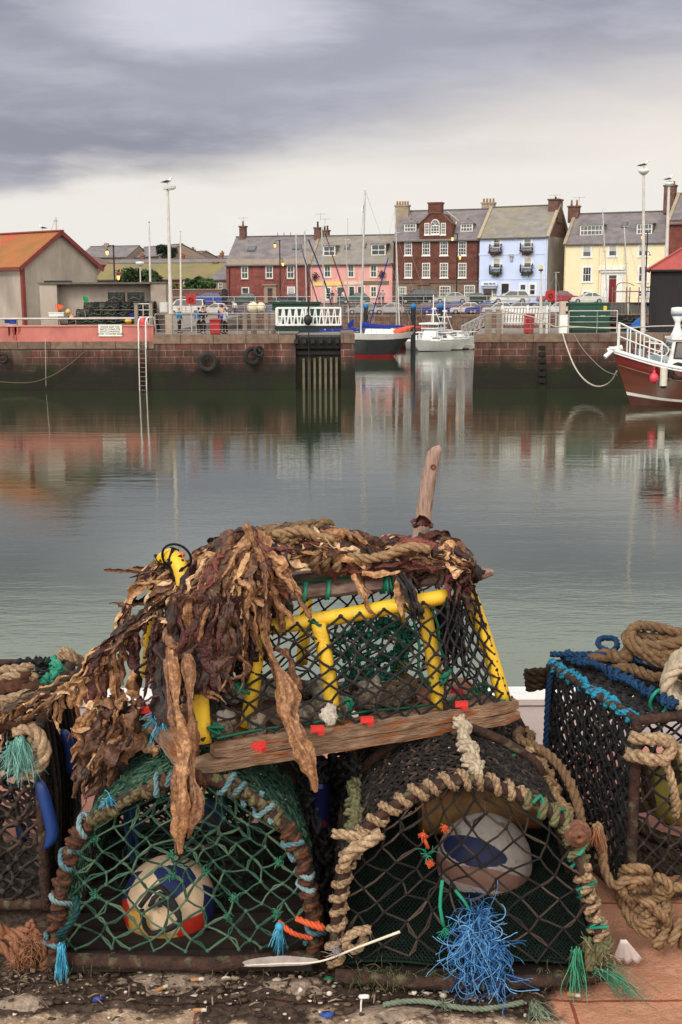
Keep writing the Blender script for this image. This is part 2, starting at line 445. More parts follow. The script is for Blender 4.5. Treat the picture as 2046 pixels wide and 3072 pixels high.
# ---------------------------------------------------------------- water
def water_mat():
 m, nt, b = _nodes('harbour_water'); N, L = nt.nodes, nt.links
 b.inputs['Base Color'].default_value = (.026, .034, .018, 1); b.inputs['Roughness'].default_value = .04; b.inputs['IOR'].default_value = 2.6; b.inputs['Specular Tint'].default_value = (.94, 1.0, .83, 1)
 b.inputs['Specular IOR Level'].default_value = .5
 tc = N.new('ShaderNodeTexCoord')
 def layer(sx, sy, sc, det, off):
  mp = N.new('ShaderNodeMapping'); mp.inputs['Scale'].default_value = (sx, sy, 1); mp.inputs['Location'].default_value = (off, off, 0); mp.inputs['Rotation'].default_value = (0, 0, .12)
  L.new(tc.outputs['Object'], mp.inputs[0])
  n = N.new('ShaderNodeTexNoise'); n.inputs['Scale'].default_value = sc; n.inputs['Detail'].default_value = det; n.inputs['Roughness'].default_value = .5
  L.new(mp.outputs[0], n.inputs['Vector']); return n.outputs['Fac']
 a = layer(.35, 1.0, 1.3, 3, 0); c = layer(.55, 1.6, 5.0, 3, 9)
 sw = layer(.10, .42, 1.0, 2, 17)
 # wind-ruffled and slick areas
 ns = layer(.05, .12, 1.0, 3, 31)
 mr = N.new('ShaderNodeMapRange'); mr.inputs[1].default_value = .4; mr.inputs[2].default_value = .62; mr.inputs[3].default_value = .25; mr.inputs[4].default_value = 1.0; L.new(ns, mr.inputs[0])
 mu = N.new('ShaderNodeMath'); mu.operation = 'MULTIPLY'; L.new(c, mu.inputs[0]); L.new(mr.outputs[0], mu.inputs[1])
 b1 = N.new('ShaderNodeBump'); b1.inputs['Strength'].default_value = 1.0; b1.inputs['Distance'].default_value = .0065; L.new(a, b1.inputs['Height'])
 b0 = N.new('ShaderNodeBump'); b0.inputs['Strength'].default_value = 1.0; b0.inputs['Distance'].default_value = .010; L.new(sw, b0.inputs['Height']); L.new(b0.outputs[0], b1.inputs['Normal'])
 b2 = N.new('ShaderNodeBump'); b2.inputs['Strength'].default_value = 1.0; b2.inputs['Distance'].default_value = .0045; L.new(mu.outputs[0], b2.inputs['Height']); L.new(b1.outputs[0], b2.inputs['Normal'])
 L.new(b2.outputs[0], b.inputs['Normal'])
 return m
w = MB(); w.quad((-400, 4.3, 0), (400, 4.3, 0), (400, 151, 0), (-400, 151, 0)); struct(w, 'water', water_mat())
# ---------------------------------------------------------------- piers and harbour furniture
ALG = (1.15, 2.65, (.014, .012, .009), (.014, .022, .005))
quay_m = brick_mat('quay_stone', (.165, .058, .046), (.095, .045, .036), (.27, .21, .165), bw=1.15, bh=.42, msize=.02, var=(.12, .085, .065), algae=ALG, nscale=1.6)
quay_gate_m = mat('gate_timber', (.035, .028, .02), (.016, .015, .011), 2, rough=.85, stretch=(1, 1, .25), bump=.5)
coping_m = brick_mat('coping_stone', (.21, .145, .105), (.15, .10, .075), (.08, .055, .045), bw=2.1, bh=3.0, msize=.03, nscale=2.5)
pave_m = mat('quay_paving', (.25, .215, .19), (.17, .15, .135), .8, rough=.9, bump=.3)
pink_m = mat('pink_render', (.52, .185, .155), (.42, .135, .115), .9, rough=.85, c3=(.36, .13, .11), s3=.5, bump=.2)
harl_m = mat('beige_harling', (.40, .345, .295), (.31, .262, .222), 1.1, rough=.95, c3=(.225, .185, .155), s3=.45, t3=(.52, .75), bump=.6, bscale=14, dist=.03, stretch=(1, 1, .35))
YP = 78.0
def XP(px, Y=YP): return at(px, 1000, Y).x
def block(mb, x0, x1, y0, y1, z0, z1, bat=0.0, batx1=0.0, batx0=0.0, sk=0.0):
 vs = [(x0-batx0, y0-bat, z0), (x1+batx1, y0-bat, z0), (x1+batx1, y1, z0), (x0-batx0+sk, y1, z0), (x0, y0, z1), (x1, y0, z1), (x1, y1, z1), (x0+sk, y1, z1)]
 mb.add(vs, [(0, 3, 2, 1), (4, 5, 6, 7), (0, 1, 5, 4), (1, 2, 6, 5), (2, 3, 7, 6), (3, 0, 4, 7)], False)
def harbour_pier_left():
 t = thing('harbour_pier', 'long red sandstone pier left of the harbour entrance, carrying a pink wall', 'pier', (XP(450), YP, -3))
 m = MB(); block(m, XP(-700), XP(460), YP, 150.0, -3, 2.62, .25); block(m, XP(460), XP(886), YP+.01, 87.0, -3, 2.95, .25)
 block(m, XP(886), XP(1022), YP+1.0, 87.0, -3, 2.95, .2); block(m, XP(1022), XP(1062), YP+.02, 87, -3, 2.95, .25, .22)
 m.build('wall', quay_m, t, world=True)
 m = MB(); block(m, XP(-700), XP(460), YP-.05, YP+1.1, 2.62, 3.1); block(m, XP(460), XP(886), YP-.05, YP+1.2, 2.95, 3.5); block(m, XP(1022), XP(1062)+.05, YP-.05, 87.05, 2.95, 3.5)
 m.build('coping', coping_m, t, world=True)
 m = MB(); m.box2((XP(-700), YP+1.1, 2.62), (XP(460), 150, 3.495)); m.box2((XP(460), YP+1.2, 2.95), (XP(886), 87, 3.497)); m.box2((XP(886), YP+1.0, 2.95), (XP(1022), 87, 3.4))
 m.build('paving', pave_m, t, world=True)
harbour_pier_left()
def harbour_pier_right():
 t = thing('harbour_pier', 'red sandstone pier right of the harbour entrance with dark ladder recess', 'pier', (XP(1700), YP, -3))
 x0, x1 = XP(1426), XP(2800); sk = (x0/78)*92-x0+.4
 m = MB(); block(m, x0, x1, YP+.3, 92, -3, 2.95, .25, 0, .22, sk); m.build('wall', quay_m, t, world=True)
 m = MB(); block(m, x0-.05, x1, YP+.25, YP+1.5, 2.95, 3.46, sk=sk*.09); m.build('coping', coping_m, t, world=True)
 m = MB(); block(m, x0+sk*.09, x1, YP+1.5, 92, 2.95, 3.45, sk=sk*.9); m.build('paving', pave_m, t, world=True)
 m = MB()                                       # near-black blocks stand in for the shade in the climbing footholds
 xr = XP(1629)
 for k in range(7): m.box((xr, YP+.27-.06*k, 2.6-.42*k), (.42, .12, .26), 0)
 m.build('foothold', mat('hole_shade', (.01, .009, .008), (.018, .015, .012), 3, rough=.9), t, world=True)
harbour_pier_right()
# pink parapet with its notice
def parapet():
 t = thing('parapet_wall', 'pink painted parapet wall along the left pier, rust streaked', 'wall', (XP(200), YP, 3.1))
 m = MB(); m.box2((XP(-700), YP+.12, 3.1), (XP(459), YP+.6, 4.06)); m.build('wall', pink_m, t, world=True)
 m = MB(); m.box2((XP(-700), YP+.06, 4.06), (XP(459), YP+.68, 4.14)); m.build('wall_cap', mat('pink_cap', (.60, .26, .20), (.50, .20, .15), 1.5, rough=.85), t, world=True)
 m = MB()                                       # rust streaks: real stain patches under the drain
 for k in range(12):
  x = XP(24+R.uniform(0, 36)); h = R.uniform(.25, .9)
  m.box2((x-.04, YP+.112, 4.04-h), (x+.04, YP+.12, 4.04))
 m.build('rust_streak', mat('rust', (.25, .035, .03), (.33, .07, .06), 3, rough=.9), t, world=True)
parapet()
def text(body, size, loc, rz, m, parent, name='lettering', align='CENTER', world=True, tilt=PI/2):
 cu = bpy.data.curves.new(name, 'FONT'); cu.body = body; cu.size = size; cu.align_x = align; cu.align_y = 'CENTER'; cu.extrude = .004; cu.space_line = .95
 tmp = bpy.data.objects.new(name+'_tmp', cu); C.objects.link(tmp)
 bpy.context.view_layer.update()
 me = bpy.data.meshes.new_from_object(tmp.evaluated_get(bpy.context.evaluated_depsgraph_get()))
 bpy.data.objects.remove(tmp); me.materials.clear(); me.materials.append(m)
 o = bpy.data.objects.new(name, me); C.objects.link(o); o.parent = parent
 o.location = V(loc)-WO[parent.name] if world else V(loc); o.rotation_euler = (tilt, 0, rz)
 return o
def notice():
 a, b = at(294, 974, YP), at(366, 1009, YP)
 t = thing('notice_board', 'white notice about keeping the berth clear, fixed to the pink wall', 'sign', ((a.x+b.x)/2, YP+.06, b.z))
 m = MB(); m.box2((a.x, YP+.06, b.z), (b.x, YP+.105, a.z)); m.build('board', mat('sign_white', (.78, .77, .70), (.70, .69, .62), 2, rough=.6), t, world=True)
 text('PLEASE KEEP THIS\nBERTH CLEAR FOR\nBOATS AWAITING\nENTRY TO INNER BASIN', .155, ((a.x+b.x)/2, YP+.054, (a.z+b.z)/2), 0, M_('black_paint'), t)
notice()
def skip():
 Y = 85.2; a, b = at(812, 906, Y), at(962, 906, Y); t = thing('steel_skip', 'low dark green skip behind the white footbridge rails', 'skip', ((a.x+b.x)/2, Y, 3.5))
 g = mat('skip_green', (.012, .045, .03), (.008, .03, .02), 2, rough=.7)
 m = MB(); m.box2((a.x+.1, Y, 3.5), (b.x-.1, Y+1.6, a.z-.15)); m.build('skip_body', g, t, world=True)
 m = MB(); m.box2((a.x, Y-.06, a.z-.15), (b.x, Y+1.66, a.z)); m.build('skip_rim', g, t, world=True)
skip()
# ---------------------------------------------------------------- railings
def railing(name, label, pts, h, nr, step, m, rr=.035, pr=.04, top=None, cat='railing'):
 t = thing(name, label, cat, pts[0])
 p = MB(); q = MB()
 for a, b in zip(pts[:-1], pts[1:]):
  a, b = V(a), V(b); n = max(1, int((b-a).length/step))
  for k in range(n+1):
   c = a.lerp(b, k/n); p.cyl(c, c+V((0, 0, h)), pr, n=6)
  for k in range(nr):
   z = h*(k+1)/nr
   q.cyl(a+V((0, 0, z)), b+V((0, 0, z)), rr*(1.35 if k == nr-1 else .7), n=6)
 p.build('post', m, t, world=True); q.build('rail', top or m, t, world=True)
 return t
RAILM = mat('rail_grey', (.36, .33, .31), (.25, .21, .19), 1.5, rough=.6)
rust_m = mat('rusty_rail', (.24, .16, .12), (.16, .10, .075), 4, rough=.8)
z35 = 3.5
railing('pipe_railing', 'pale single pipe rail on top of the pink parapet', [(XP(-300, YP+.4), YP+.4, 4.14), (XP(405, YP+.4), YP+.4, 4.14)], .42, 1, 3.2, rust_m, .05, .04, M_('galv'))
railing('quay_railing', 'grey four bar railing along the left pier edge', [(XP(464), YP+.35, z35), (XP(835), YP+.35, z35)], 1.32, 4, 2.1, RAILM, .030, .035)
railing('quay_railing', 'weathered four bar railing along the right pier edge', [(XP(1440, YP+.7), YP+.7, 3.46), (XP(1590, YP+.7), YP+.7, 3.46), (XP(1670, YP+.7), YP+.9, 3.46)], 1.32, 4, 2.2, RAILM, .028, .035)
railing('quay_railing', 'thin rail fence in front of the green container', [(XP(1705, YP+2.5), YP+2.5, 3.45), (XP(1790, YP+2.5), YP+2.5, 3.45), (XP(1850, YP+2.6), YP+2.6, 3.45)], 1.45, 4, 2.2, M_('galv'), .03, .04)
# timber posts standing between railing and footbridge
def timber_post(px0, px1, ytop, Y, label, zb=3.45, d=.35, m=None, group='weathered timber posts by the footbridge'):
 a = at(px0, ytop, Y); b = at(px1, ytop, Y)
 mb = MB(); mb.box2((a.x, Y, zb), (b.x, Y+d, a.z)); mb.box2((a.x-.03, Y-.03, a.z), (b.x+.03, Y+d+.03, a.z+.05))
 return tag(mb.build('timber_post', m or mat('grey_timber', (.27, .225, .185), (.19, .155, .125), 2.5, rough=.9, stretch=(1, 1, .2), bump=.4)), label, 'post', group)
timber_post(727, 740, 938, YP+.6, 'grey timber post standing just right of the red bin')
timber_post(752, 768, 936, YP+1.6, 'broad grey timber post in the middle of the left railing')
timber_post(792, 804, 938, YP+.8, 'grey timber post left of the white footbridge rails')
timber_post(812, 826, 934, YP+2.0, 'grey timber post touching the white footbridge end')
timber_post(1457, 1476, 932, YP+1.4, 'grey timber post at the corner of the right pier')
timber_post(1490, 1506, 930, YP+1.5, 'grey timber post at the end of the white picket gate')
timber_post(402, 412, 912, YP+3.0, 'pale gate post at the end of the creel yard', group=None)
timber_post(449, 456, 910, YP+3.0, 'thin pale gate post beside the pink ladder buoy', group=None)
def big_post():
 a, b = at(495, 945, YP+1.0), at(515, 945, YP+1.0)
 m = MB(); m.box2((a.x, YP+1, 3.49), (b.x, YP+1.5, a.z)); m.box2((a.x+.05, YP+1.05, a.z), (b.x-.05, YP+1.45, a.z+.06))
 tag(m.build('concrete_post', mat('pale_stone', (.44, .36, .29), (.34, .27, .21), 2, rough=.9)), 'square stone post at the foot of the tall left lamp', 'post')
big_post()
# ---------------------------------------------------------------- lock gate and footbridge
def lock_gate():
 xa, xb = XP(884), XP(1021)
 t = thing('lock_gate', 'dark timber dock gate with pale vertical fenders under the footbridge', 'gate', ((xa+xb)/2, YP, -2))
 m = MB(); m.box2((xa, YP+.45, -2), (xb, YP+.95, 2.55)); m.build('gate_leaf', quay_gate_m, t, world=True)
 fm = mat('fender_timber', (.20, .17, .12), (.085, .075, .05), 1.2, rough=.9, stretch=(1, 1, .5), c3=(.03, .035, .012), s3=.8, t3=(.45, .6))
 for k in range(7):
  x = xa+.55+(xb-xa-.8)*k/6
  m = MB(); m.box2((x-.075, YP+.2, -2), (x+.075, YP+.45, 2.0+R.uniform(-.08, .08))); m.build('fender', fm, t, world=True)
 m = MB(); m.box2((xa-.9, YP+.1, 2.6), (xb+.1, YP+.9, 3.3)); m.box2((xa, YP+.25, 2.2), (xb, YP+.5, 2.42)); m.build('beam', mat('dark_beam', (.012, .011, .011), (.02, .018, .016), 3, rough=.8), t, world=True)
 m = MB()
 for k in range(6):
  x = xa+.1+(xb-xa-.3)*k/5
  m.box2((x-.12, YP-.35, 2.95), (x+.12, YP+.1, 3.2))
 m.build('bracket', M_('black_paint'), t, world=True)
lock_gate()
def footbridge():
 xa, xb = at(829, 950, YP+.3).x, at(1022, 950, YP+.3).x
 zt = at(900, 924, YP+.3).z; zb = at(900, 976, YP+.3).z
 t = thing('footbridge', 'white footbridge with slanted lattice rails over the dock gate', 'footbridge', ((xa+xb)/2, YP+.3, zb))
 m = MB(); m.box2((xa-.1, YP+.15, zb-.22), (xb+.1, YP+1.75, zb-.02)); m.build('deck', M_('black_paint'), t, world=True)
 for y0 in (YP+.2, YP+1.65):
  m = MB(); w = .09
  m.beam((xa, y0, zt), (xb, y0, zt), w, .10); m.beam((xa, y0, (zt+zb)/2), (xb, y0, (zt+zb)/2), .05, .05); m.beam((xa, y0, zb+.02), (xb, y0, zb+.02), w, .08)
  n = 10
  for k in range(n):
   x = xa+(xb-xa)*(k+.05)/n; d = (xb-xa)/n
   m.beam((x, y0, zt), (x+d*.30, y0, zb), .03, .06, up=(1, 0, 0)); m.beam((x+d*.95, y0, zt), (x+d*.55, y0, zb), .03, .06, up=(1, 0, 0))
  for x in (xa, (xa+xb)/2-.2, xb): m.beam((x, y0, zt), (x, y0, zb), .09, .12)
  m.build('rail', M_('white_paint'), t, world=True)
 m = MB(); x = at(926, 950, YP).x
 m.cyl((x, YP-.1, zb+.1), (x, YP-.1, zt+.55), .06); m.sphere((x-.05, YP-.12, zb+.35), (.28, .22, .34), 10, 6); m.cyl((x, YP-.1, -1), (x, YP-.1, zb), .035)
 m.build('gate_winch', M_('black_paint'), t, world=True)
footbridge()
def picket_gate():
 Y = YP+2.2
 xa, xb = at(1506, 950, Y).x, at(1640, 950, Y).x; zt, zb = at(1570, 920, Y).z, at(1570, 975, Y).z
 t = thing('picket_gate', 'white picket barrier on the right pier behind the red bin', 'barrier', ((xa+xb)/2, Y, zb))
 m = MB(); n = 15
 for k in range(n):
  x = xa+(xb-xa)*(k+.5)/n
  m.beam((x+.04, Y, zt), (x-.06, Y, zb), .04, .14, up=(1, 0, 0))
 m.build('pickets', M_('white_paint'), t, world=True)
 m = MB(); m.beam((xa, Y-.05, zt-.02), (xb, Y-.05, zt-.02), .06, .09); m.beam((xa, Y-.05, zb+.15), (xb, Y-.05, zb+.15), .06, .09)
 for x in (xa, (xa+xb)/2+.2, xb): m.box2((x-.07, Y-.1, 3.45), (x+.07, Y+.05, zt+.08))
 m.build('frame', M_('white_paint'), t, world=True)
picket_gate()
# ---------------------------------------------------------------- ladder, tyres, ropes, small furniture
def ladder():
 a, b = at(417, 1020, YP).x, at(438, 1020, YP).x
 t = thing('quay_ladder', 'rusty rung ladder with white hooped handrails on the left pier', 'ladder', ((a+b)/2, YP-.3, -.5))
 m = MB()
 for x in (a, b): m.beam((x, YP-.42, -.5), (x, YP-.2, 3.0), .06, .08)
 m.build('stile', M_('galv'), t, world=True)
 m = MB(); k = 0
 z = -.3
 while z < 3.0:
  y = YP-.42+.22*(z+.5)/3.5
  m.cyl((a, y, z), (b, y, z), .025, n=6); z += .29
 m.build('rungs', rust_m, t, world=True)
 for x in (a, b+.02):
  m = MB(); m.tube(resample([(x, YP-.22, 2.6), (x+.02, YP-.2, 3.6), (x+.04, YP-.1, 4.45), (x+.25, YP+.35, 4.62), (x+.45, YP+.75, 4.45), (x+.5, YP+.8, 3.3)], .12), .05, 6)
  m.build('handrail', M_('white_metal'), t, world=True)
ladder()
def tyre(px, py, r, Y, label, axis=(0, -1, 0), w=.12):
 c = at(px, py, Y); m = MB(); rr = r*Y/FPX
 t, u, wv = frame_of(V(axis))
 prof = [(.62, .9), (.78, 1.0), (.93, .95), (1.0, .6), (1.0, -.6), (.93, -.95), (.78, -1.0), (.62, -.9), (.55, -.6), (.55, .6)]
 n = 28; vs = []
 for k in range(n):
  th = 2*PI*k/n; d = u*math.cos(th)+wv*math.sin(th)
  for q, s in prof: vs.append(c+d*(rr*q)+t*(s*w))
 K = len(prof)
 m.add(vs, [(k*K+j, k*K+(j+1) % K, ((k+1) % n)*K+(j+1) % K, ((k+1) % n)*K+j) for k in range(n) for j in range(K)], True)
 o = tag(m.build('tyre', M_('rubber')), label, 'tyre', 'tyre fenders hung on walls and boats')
 return o
tyre(623, 1086, 29, YP-.42, 'big black tyre hanging alone on the left pier wall below the red bin')
tyre(757, 1068, 28, YP-.40, 'large tilted tyre behind a smaller one on the left pier wall', axis=(.45, -.85, 0))
tyre(776, 1054, 17, YP-.62, 'small black tyre hung over the larger tilted one', axis=(.5, -.8, .1))
tyre(8, 1074, 16, YP-.42, 'dark tyre at the far left end of the pier wall')
def hang_rope(name, label, pts, r, m, cat='rope', group=None, twist=False):
 mb = MB()
 if twist: mb.rope(pts, r)
 else: mb.tube(resample(pts, .25), r, 6)
 return tag(mb.build(name, m), label, cat, group)
pale_rope_m = mat('pale_rope', (.52, .47, .40), (.38, .33, .27), 20, rough=.9)
hang_rope('mooring_rope', 'pale mooring rope drooping from the right pier to the fishing boat bow', [at(1688, 1001, YP+.2), at(1700, 1040, YP-.3), at(1723, 1098, YP-1.5), at(1752, 1138, YP-4), at(1785, 1158, YP-7), at(1815, 1156, YP-9), at(1838, 1138, YP-10.6), at(1851, 1112, YP-11.2)], .05, pale_rope_m)
hang_rope('mooring_rope', 'thin grey mooring line from the right pier to the fishing boat', [at(1722, 1003, YP+.2), at(1745, 1042, YP-2), at(1780, 1082, YP-6), at(1815, 1112, YP-9), at(1852, 1126, YP-11.2)], .025, mat('grey_rope', (.25, .22, .19), (.18, .16, .14), 20, rough=.9))
hang_rope('slack_rope', 'thin brown rope sagging across the left pier wall', [at(-40, 1142, YP-.6), at(40, 1148, YP-.6), at(100, 1146, YP-.6), at(160, 1125, YP-.5), at(215, 1088, YP-.42), at(252, 1056, YP-.32)], .028, mat('brown_rope', (.15, .11, .075), (.10, .075, .05), 20, rough=.9))
hang_rope('hanging_line', 'fine pale line hanging straight down the left pier wall', [at(136, 1015, YP-.1), at(137, 1090, YP-.4), at(138, 1160, YP-.5)], .015, pale_rope_m)
hang_rope('slack_rope', 'pale rope lying along the right pier edge up to its railing', [at(1500, 930, YP+.7), at(1560, 942, YP+.7), at(1610, 955, YP+.6), at(1665, 980, YP+.55), at(1700, 979, YP+1), at(1800, 984, YP+1), at(1880, 984, YP+1), at(1960, 979, YP+1), at(2060, 977, YP+1)], .045, pale_rope_m)
def bin_(px0, px1, y0, y1, Y, label, zb):
 a, b = at(px0, y0, Y), at(px1, y0, Y)
 t = thing('litter_bin', label, 'bin', ((a.x+b.x)/2, Y, zb), group='red litter bins on the piers')
 m = MB(); m.box2((a.x, Y, zb+.06), (b.x, Y+.7, a.z-.12)); m.build('bin_body', M_('red_paint'), t, world=True)
 m = MB(); m.box2((a.x-.03, Y-.03, a.z-.12), (b.x+.03, Y+.73, a.z)); m.box2((a.x+.1, Y+.1, a.z), (b.x-.1, Y+.6, a.z+.06)); m.build('bin_lid', mat('red_dark', (.33, .014, .018), (.27, .012, .014), 3, rough=.45), t, world=True)
 m = MB(); m.box2((a.x+.05, Y+.05, zb), (b.x-.05, Y+.65, zb+.06)); m.build('bin_base', M_('black_paint'), t, world=True)
bin_(629, 659, 958, 1000, YP+.75, 'red litter bin behind the left pier railing', 3.5)
bin_(1577, 1602, 943, 988, YP+1.2, 'red litter bin at the right pier corner before the picket barrier', 3.46)
def lifebuoy(px, py, Y, zb, label):
 c = at(px, py, Y)
 t = thing('lifebuoy_box', label, 'lifebuoy box', (c.x, Y, zb), group='red lifebuoy housings on posts')
 m = MB(); n = 16
 vs = []
 m.prism([c+V((.33*math.copysign(abs(math.cos(a))**.5, math.cos(a)), 0, .36*math.copysign(abs(math.sin(a))**.5, math.sin(a)))) for a in [2*PI*k/n for k in range(n)]], (0, .3, 0))
 m.build('housing', M_('red_paint'), t, world=True)
 m = MB(); m.torus(c+V((0, -.04, -.02)), (0, 1, 0), .13, .045, 16, 6); m.build('ring', mat('dull_red', (.22, .012, .02), (.16, .01, .015), 3, rough=.5), t, world=True)
 m = MB(); m.cyl((c.x, Y+.15, zb), (c.x, Y+.15, c.z-.45), .05, n=6); m.build('post', M_('galv'), t, world=True)
lifebuoy(572, 898, 84, 3.5, 'red lifebuoy box on a post behind the two people on the left pier')
lifebuoy(1652, 886, 86, 3.46, 'red lifebuoy box on a post left of the green container')
def gate_pillar():
 Y = YP+2.4; a, b = at(1681, 904, Y), at(1705, 904, Y)
 t = thing('gate_pillar', 'square pillar, white below and beige above, beside the green container', 'pillar', ((a.x+b.x)/2, Y, 3.45))
 zm = at(1690, 945, Y).z
 m = MB(); m.box2((a.x, Y, 3.45), (b.x, Y+.5, zm)); m.build('pillar_base', M_('white_paint'), t, world=True)
 m = MB(); m.box2((a.x+.01, Y+.01, zm), (b.x-.01, Y+.49, a.z)); m.build('pillar_top', mat('beige', (.50, .42, .34), (.42, .35, .28), 3, rough=.8), t, world=True)
 m = MB(); m.box2((b.x-.15, Y-.04, a.z-.3), (b.x-.02, Y, a.z-.1)); m.box2((b.x-.15, Y-.04, zm+.1), (b.x-.02, Y, zm+.25)); m.build('hinge', M_('black_paint'), t, world=True)
gate_pillar()
def container():
 Y = YP+3.2; a, b = at(1706, 908, Y), at(1831, 908, Y); zb = 3.52
 g = mat('container_green', (.006, .062, .035), (.004, .045, .027), 2, rough=.5, spec=.5)
 t = thing('steel_container', 'dark green steel container with a yellow label on the right pier', 'container', ((a.x+b.x)/2, Y, zb))
 m = MB(); m.box2((a.x, Y, zb), (b.x, Y+2.2, a.z-.12)); m.build('container_body', g, t, world=True)
 m = MB(); m.box2((a.x-.05, Y-.06, a.z-.12), (b.x+.05, Y+2.25, a.z)); m.build('container_roof', g, t, world=True)
 xm = at(1790, 908, Y).x
 for x0, x1 in ((a.x+.06, xm-.04), (xm+.04, b.x-.06)):
  m = MB(); m.box2((x0, Y-.03, zb+.08), (x1, Y, a.z-.25)); d = m.build('container_door', g, t, world=True)
  m = MB(); xc = (x0+x1)/2; m.box2((xc-.15, Y-.06, zb+1.0), (xc+.15, Y-.03, zb+1.06)); o = m.build('handle', M_('galv'), None); o.parent = d; o.location = WO[o.name]-WO[d.name]
 c = at(1815, 924, Y)
 m = MB(); m.box2((c.x-.11, Y-.05, c.z-.14), (c.x+.11, Y-.032, c.z+.14)); m.build('warning_label', mat('label_yellow', (.70, .48, .06), (.62, .40, .05), 3, rough=.5), t, world=True)
 m = MB()
 for x in (a.x+.2, b.x-.4): m.box2((x, Y+.2, 3.45), (x+.25, Y+2.0, zb))
 m.build('skid', M_('old_wood'), t, world=True)
container()
# ---------------------------------------------------------------- lamps, poles, gulls
def gull(c, rz, s, label):
 t = thing('seagull', label, 'gull', c, rz, 'gulls perched up high')
 m = MB(); m.tube([(-.30, 0, .17), (-.2, 0, .19), (-.05, 0, .22), (.08, 0, .25), (.15, 0, .32), (.19, 0, .40), (.235, 0, .41), (.26, 0, .395)], [.02, .06, .095, .09, .055, .052, .035, .008], 10)
 m.v = [p*s for p in m.v]; m.build('gull_body', mat('gull_white', (.74, .73, .71), (.66, .65, .63), 6, rough=.8), t)
 m = MB()
 for sg in (-1, 1): m.tube([V((.1, sg*.075, .25))*s, V((-.05, sg*.095, .24))*s, V((-.25, sg*.07, .19))*s, V((-.42, sg*.02, .16))*s], [.02*s, .06*s, .04*s, .006*s], 8)
 m.build('wing', mat('gull_dark', (.03, .03, .035), (.05, .05, .055), 6, rough=.8), t)
 m = MB()
 for sg in (-1, 1): m.cyl(V((0, sg*.03, 0))*s, V((0, sg*.03, .16))*s, .01*s, n=5)
 m.build('leg', mat('gull_leg', (.6, .35, .2), rough=.7), t)
 m = MB(); m.cyl(V((.25, 0, .405))*s, V((.325, 0, .39))*s, .014*s, .004*s, 6); m.build('beak', mat('beak_yellow', (.65, .40, .05), rough=.5), t)
def pole_lamp(pxb, yb, pxt, yt, Y, zb, label, r=.11, head='cobra', hl=.7, group=None):
 b = at(pxb, yb, Y); tp = at(pxt, yt, Y); b.z = zb
 t = thing('lamp_post', label, 'lamp post', b, group=group)
 m = MB(); m.cyl(b, b+(tp-b)*.28, r*1.35, r*1.1, 10); m.cyl(b+(tp-b)*.28, tp, r, r*.62, 10); m.build('pole', M_('pale_post'), t, world=True)
 if head == 'cobra':
  m = MB(); m.beam(tp+V((-.28, 0, .06)), tp+V((hl, -.05, .14)), .34, .16); m.beam(tp+V((-.2, 0, .16)), tp+V((hl*.5, -.03, .22)), .22, .1); m.build('lamp_head', M_('galv'), t, world=True)
  m = MB(); m.beam(tp+V((.05, 0, -.03)), tp+V((hl-.1, -.04, .03)), .26, .07); m.build('lens', mat('lens', (.7, .68, .62), rough=.3), t, world=True)
 elif head == 'bowl':
  m = MB(); m.lathe(tp, [(.07, -.05), (.30, .12), (.36, .24), (.33, .34), (.05, .36)], 14); m.build('lamp_head', M_('white_metal'), t, world=True)
 elif head == 'cap':
  m = MB(); m.cyl(tp, tp+V((0, 0, .25)), r*.9, r*.9, 10); m.build('pole_cap', mat('cap_yellow', (.75, .55, .12), (.62, .45, .10), 4, rough=.5), t, world=True)
  m = MB(); m.cyl(tp+V((0, 0, -.1)), tp, r*1.5, r*1.5, 10); m.build('collar', M_('black_paint'), t, world=True)
 else:
  m = MB(); m.lathe(tp, [(.04, 0), (.10, .05), (.10, .12), (.02, .16)], 10); m.build('pole_cap', M_('galv'), t, world=True)
 return tp
tp = pole_lamp(514, 998, 503, 568, YP+1.9, 3.5, 'tall pale lamp post with flat head and gull on the left pier', .125, 'cobra', .5)
gull(tp+V((.02, 0, .24)), math.radians(20), 1.15, 'white gull with dark wings on the tall left lamp')
tp = pole_lamp(1930, 975, 1931, 524, YP+3.2, 3.45, 'tall pale lamp post with round head and gull near the black shed', .125, 'bowl')
gull(tp+V((0, 0, .36)), math.radians(15), 1.2, 'white gull on the tall round-headed lamp by the shed')
tp = pole_lamp(2000, 800, 2007, 560, 100, 3.45, 'pale lamp post with gull rising behind the black shed roof', .17, 'bowl')
gull(tp+V((0, 0, .36)), math.radians(10), 1.2, 'white gull on the lamp furthest to the right, before the red brick chimney')
pole_lamp(450, 860, 447, 668, 110, 3.5, 'thin pale pole rising behind the beige yard wall', .11, 'plain')
pole_lamp(541, 880, 541, 697, 128, 3.5, 'slim pale pole standing right of the tall left lamp, before the mossy roof', .11, 'plain')
pole_lamp(422, 870, 420, 798, 100, 3.5, 'small pale lamp behind the yard wall by the round bush', .07, 'bowl')
pole_lamp(1623, 985, 1623, 808, YP+1.6, 3.46, 'grey post with yellow top in front of the blue house', .10, 'cap')
pole_lamp(1042, 730, 1043, 658, 190, 4.8, 'thin mast-like lamp pole far behind the pink house roof', .10, 'plain')
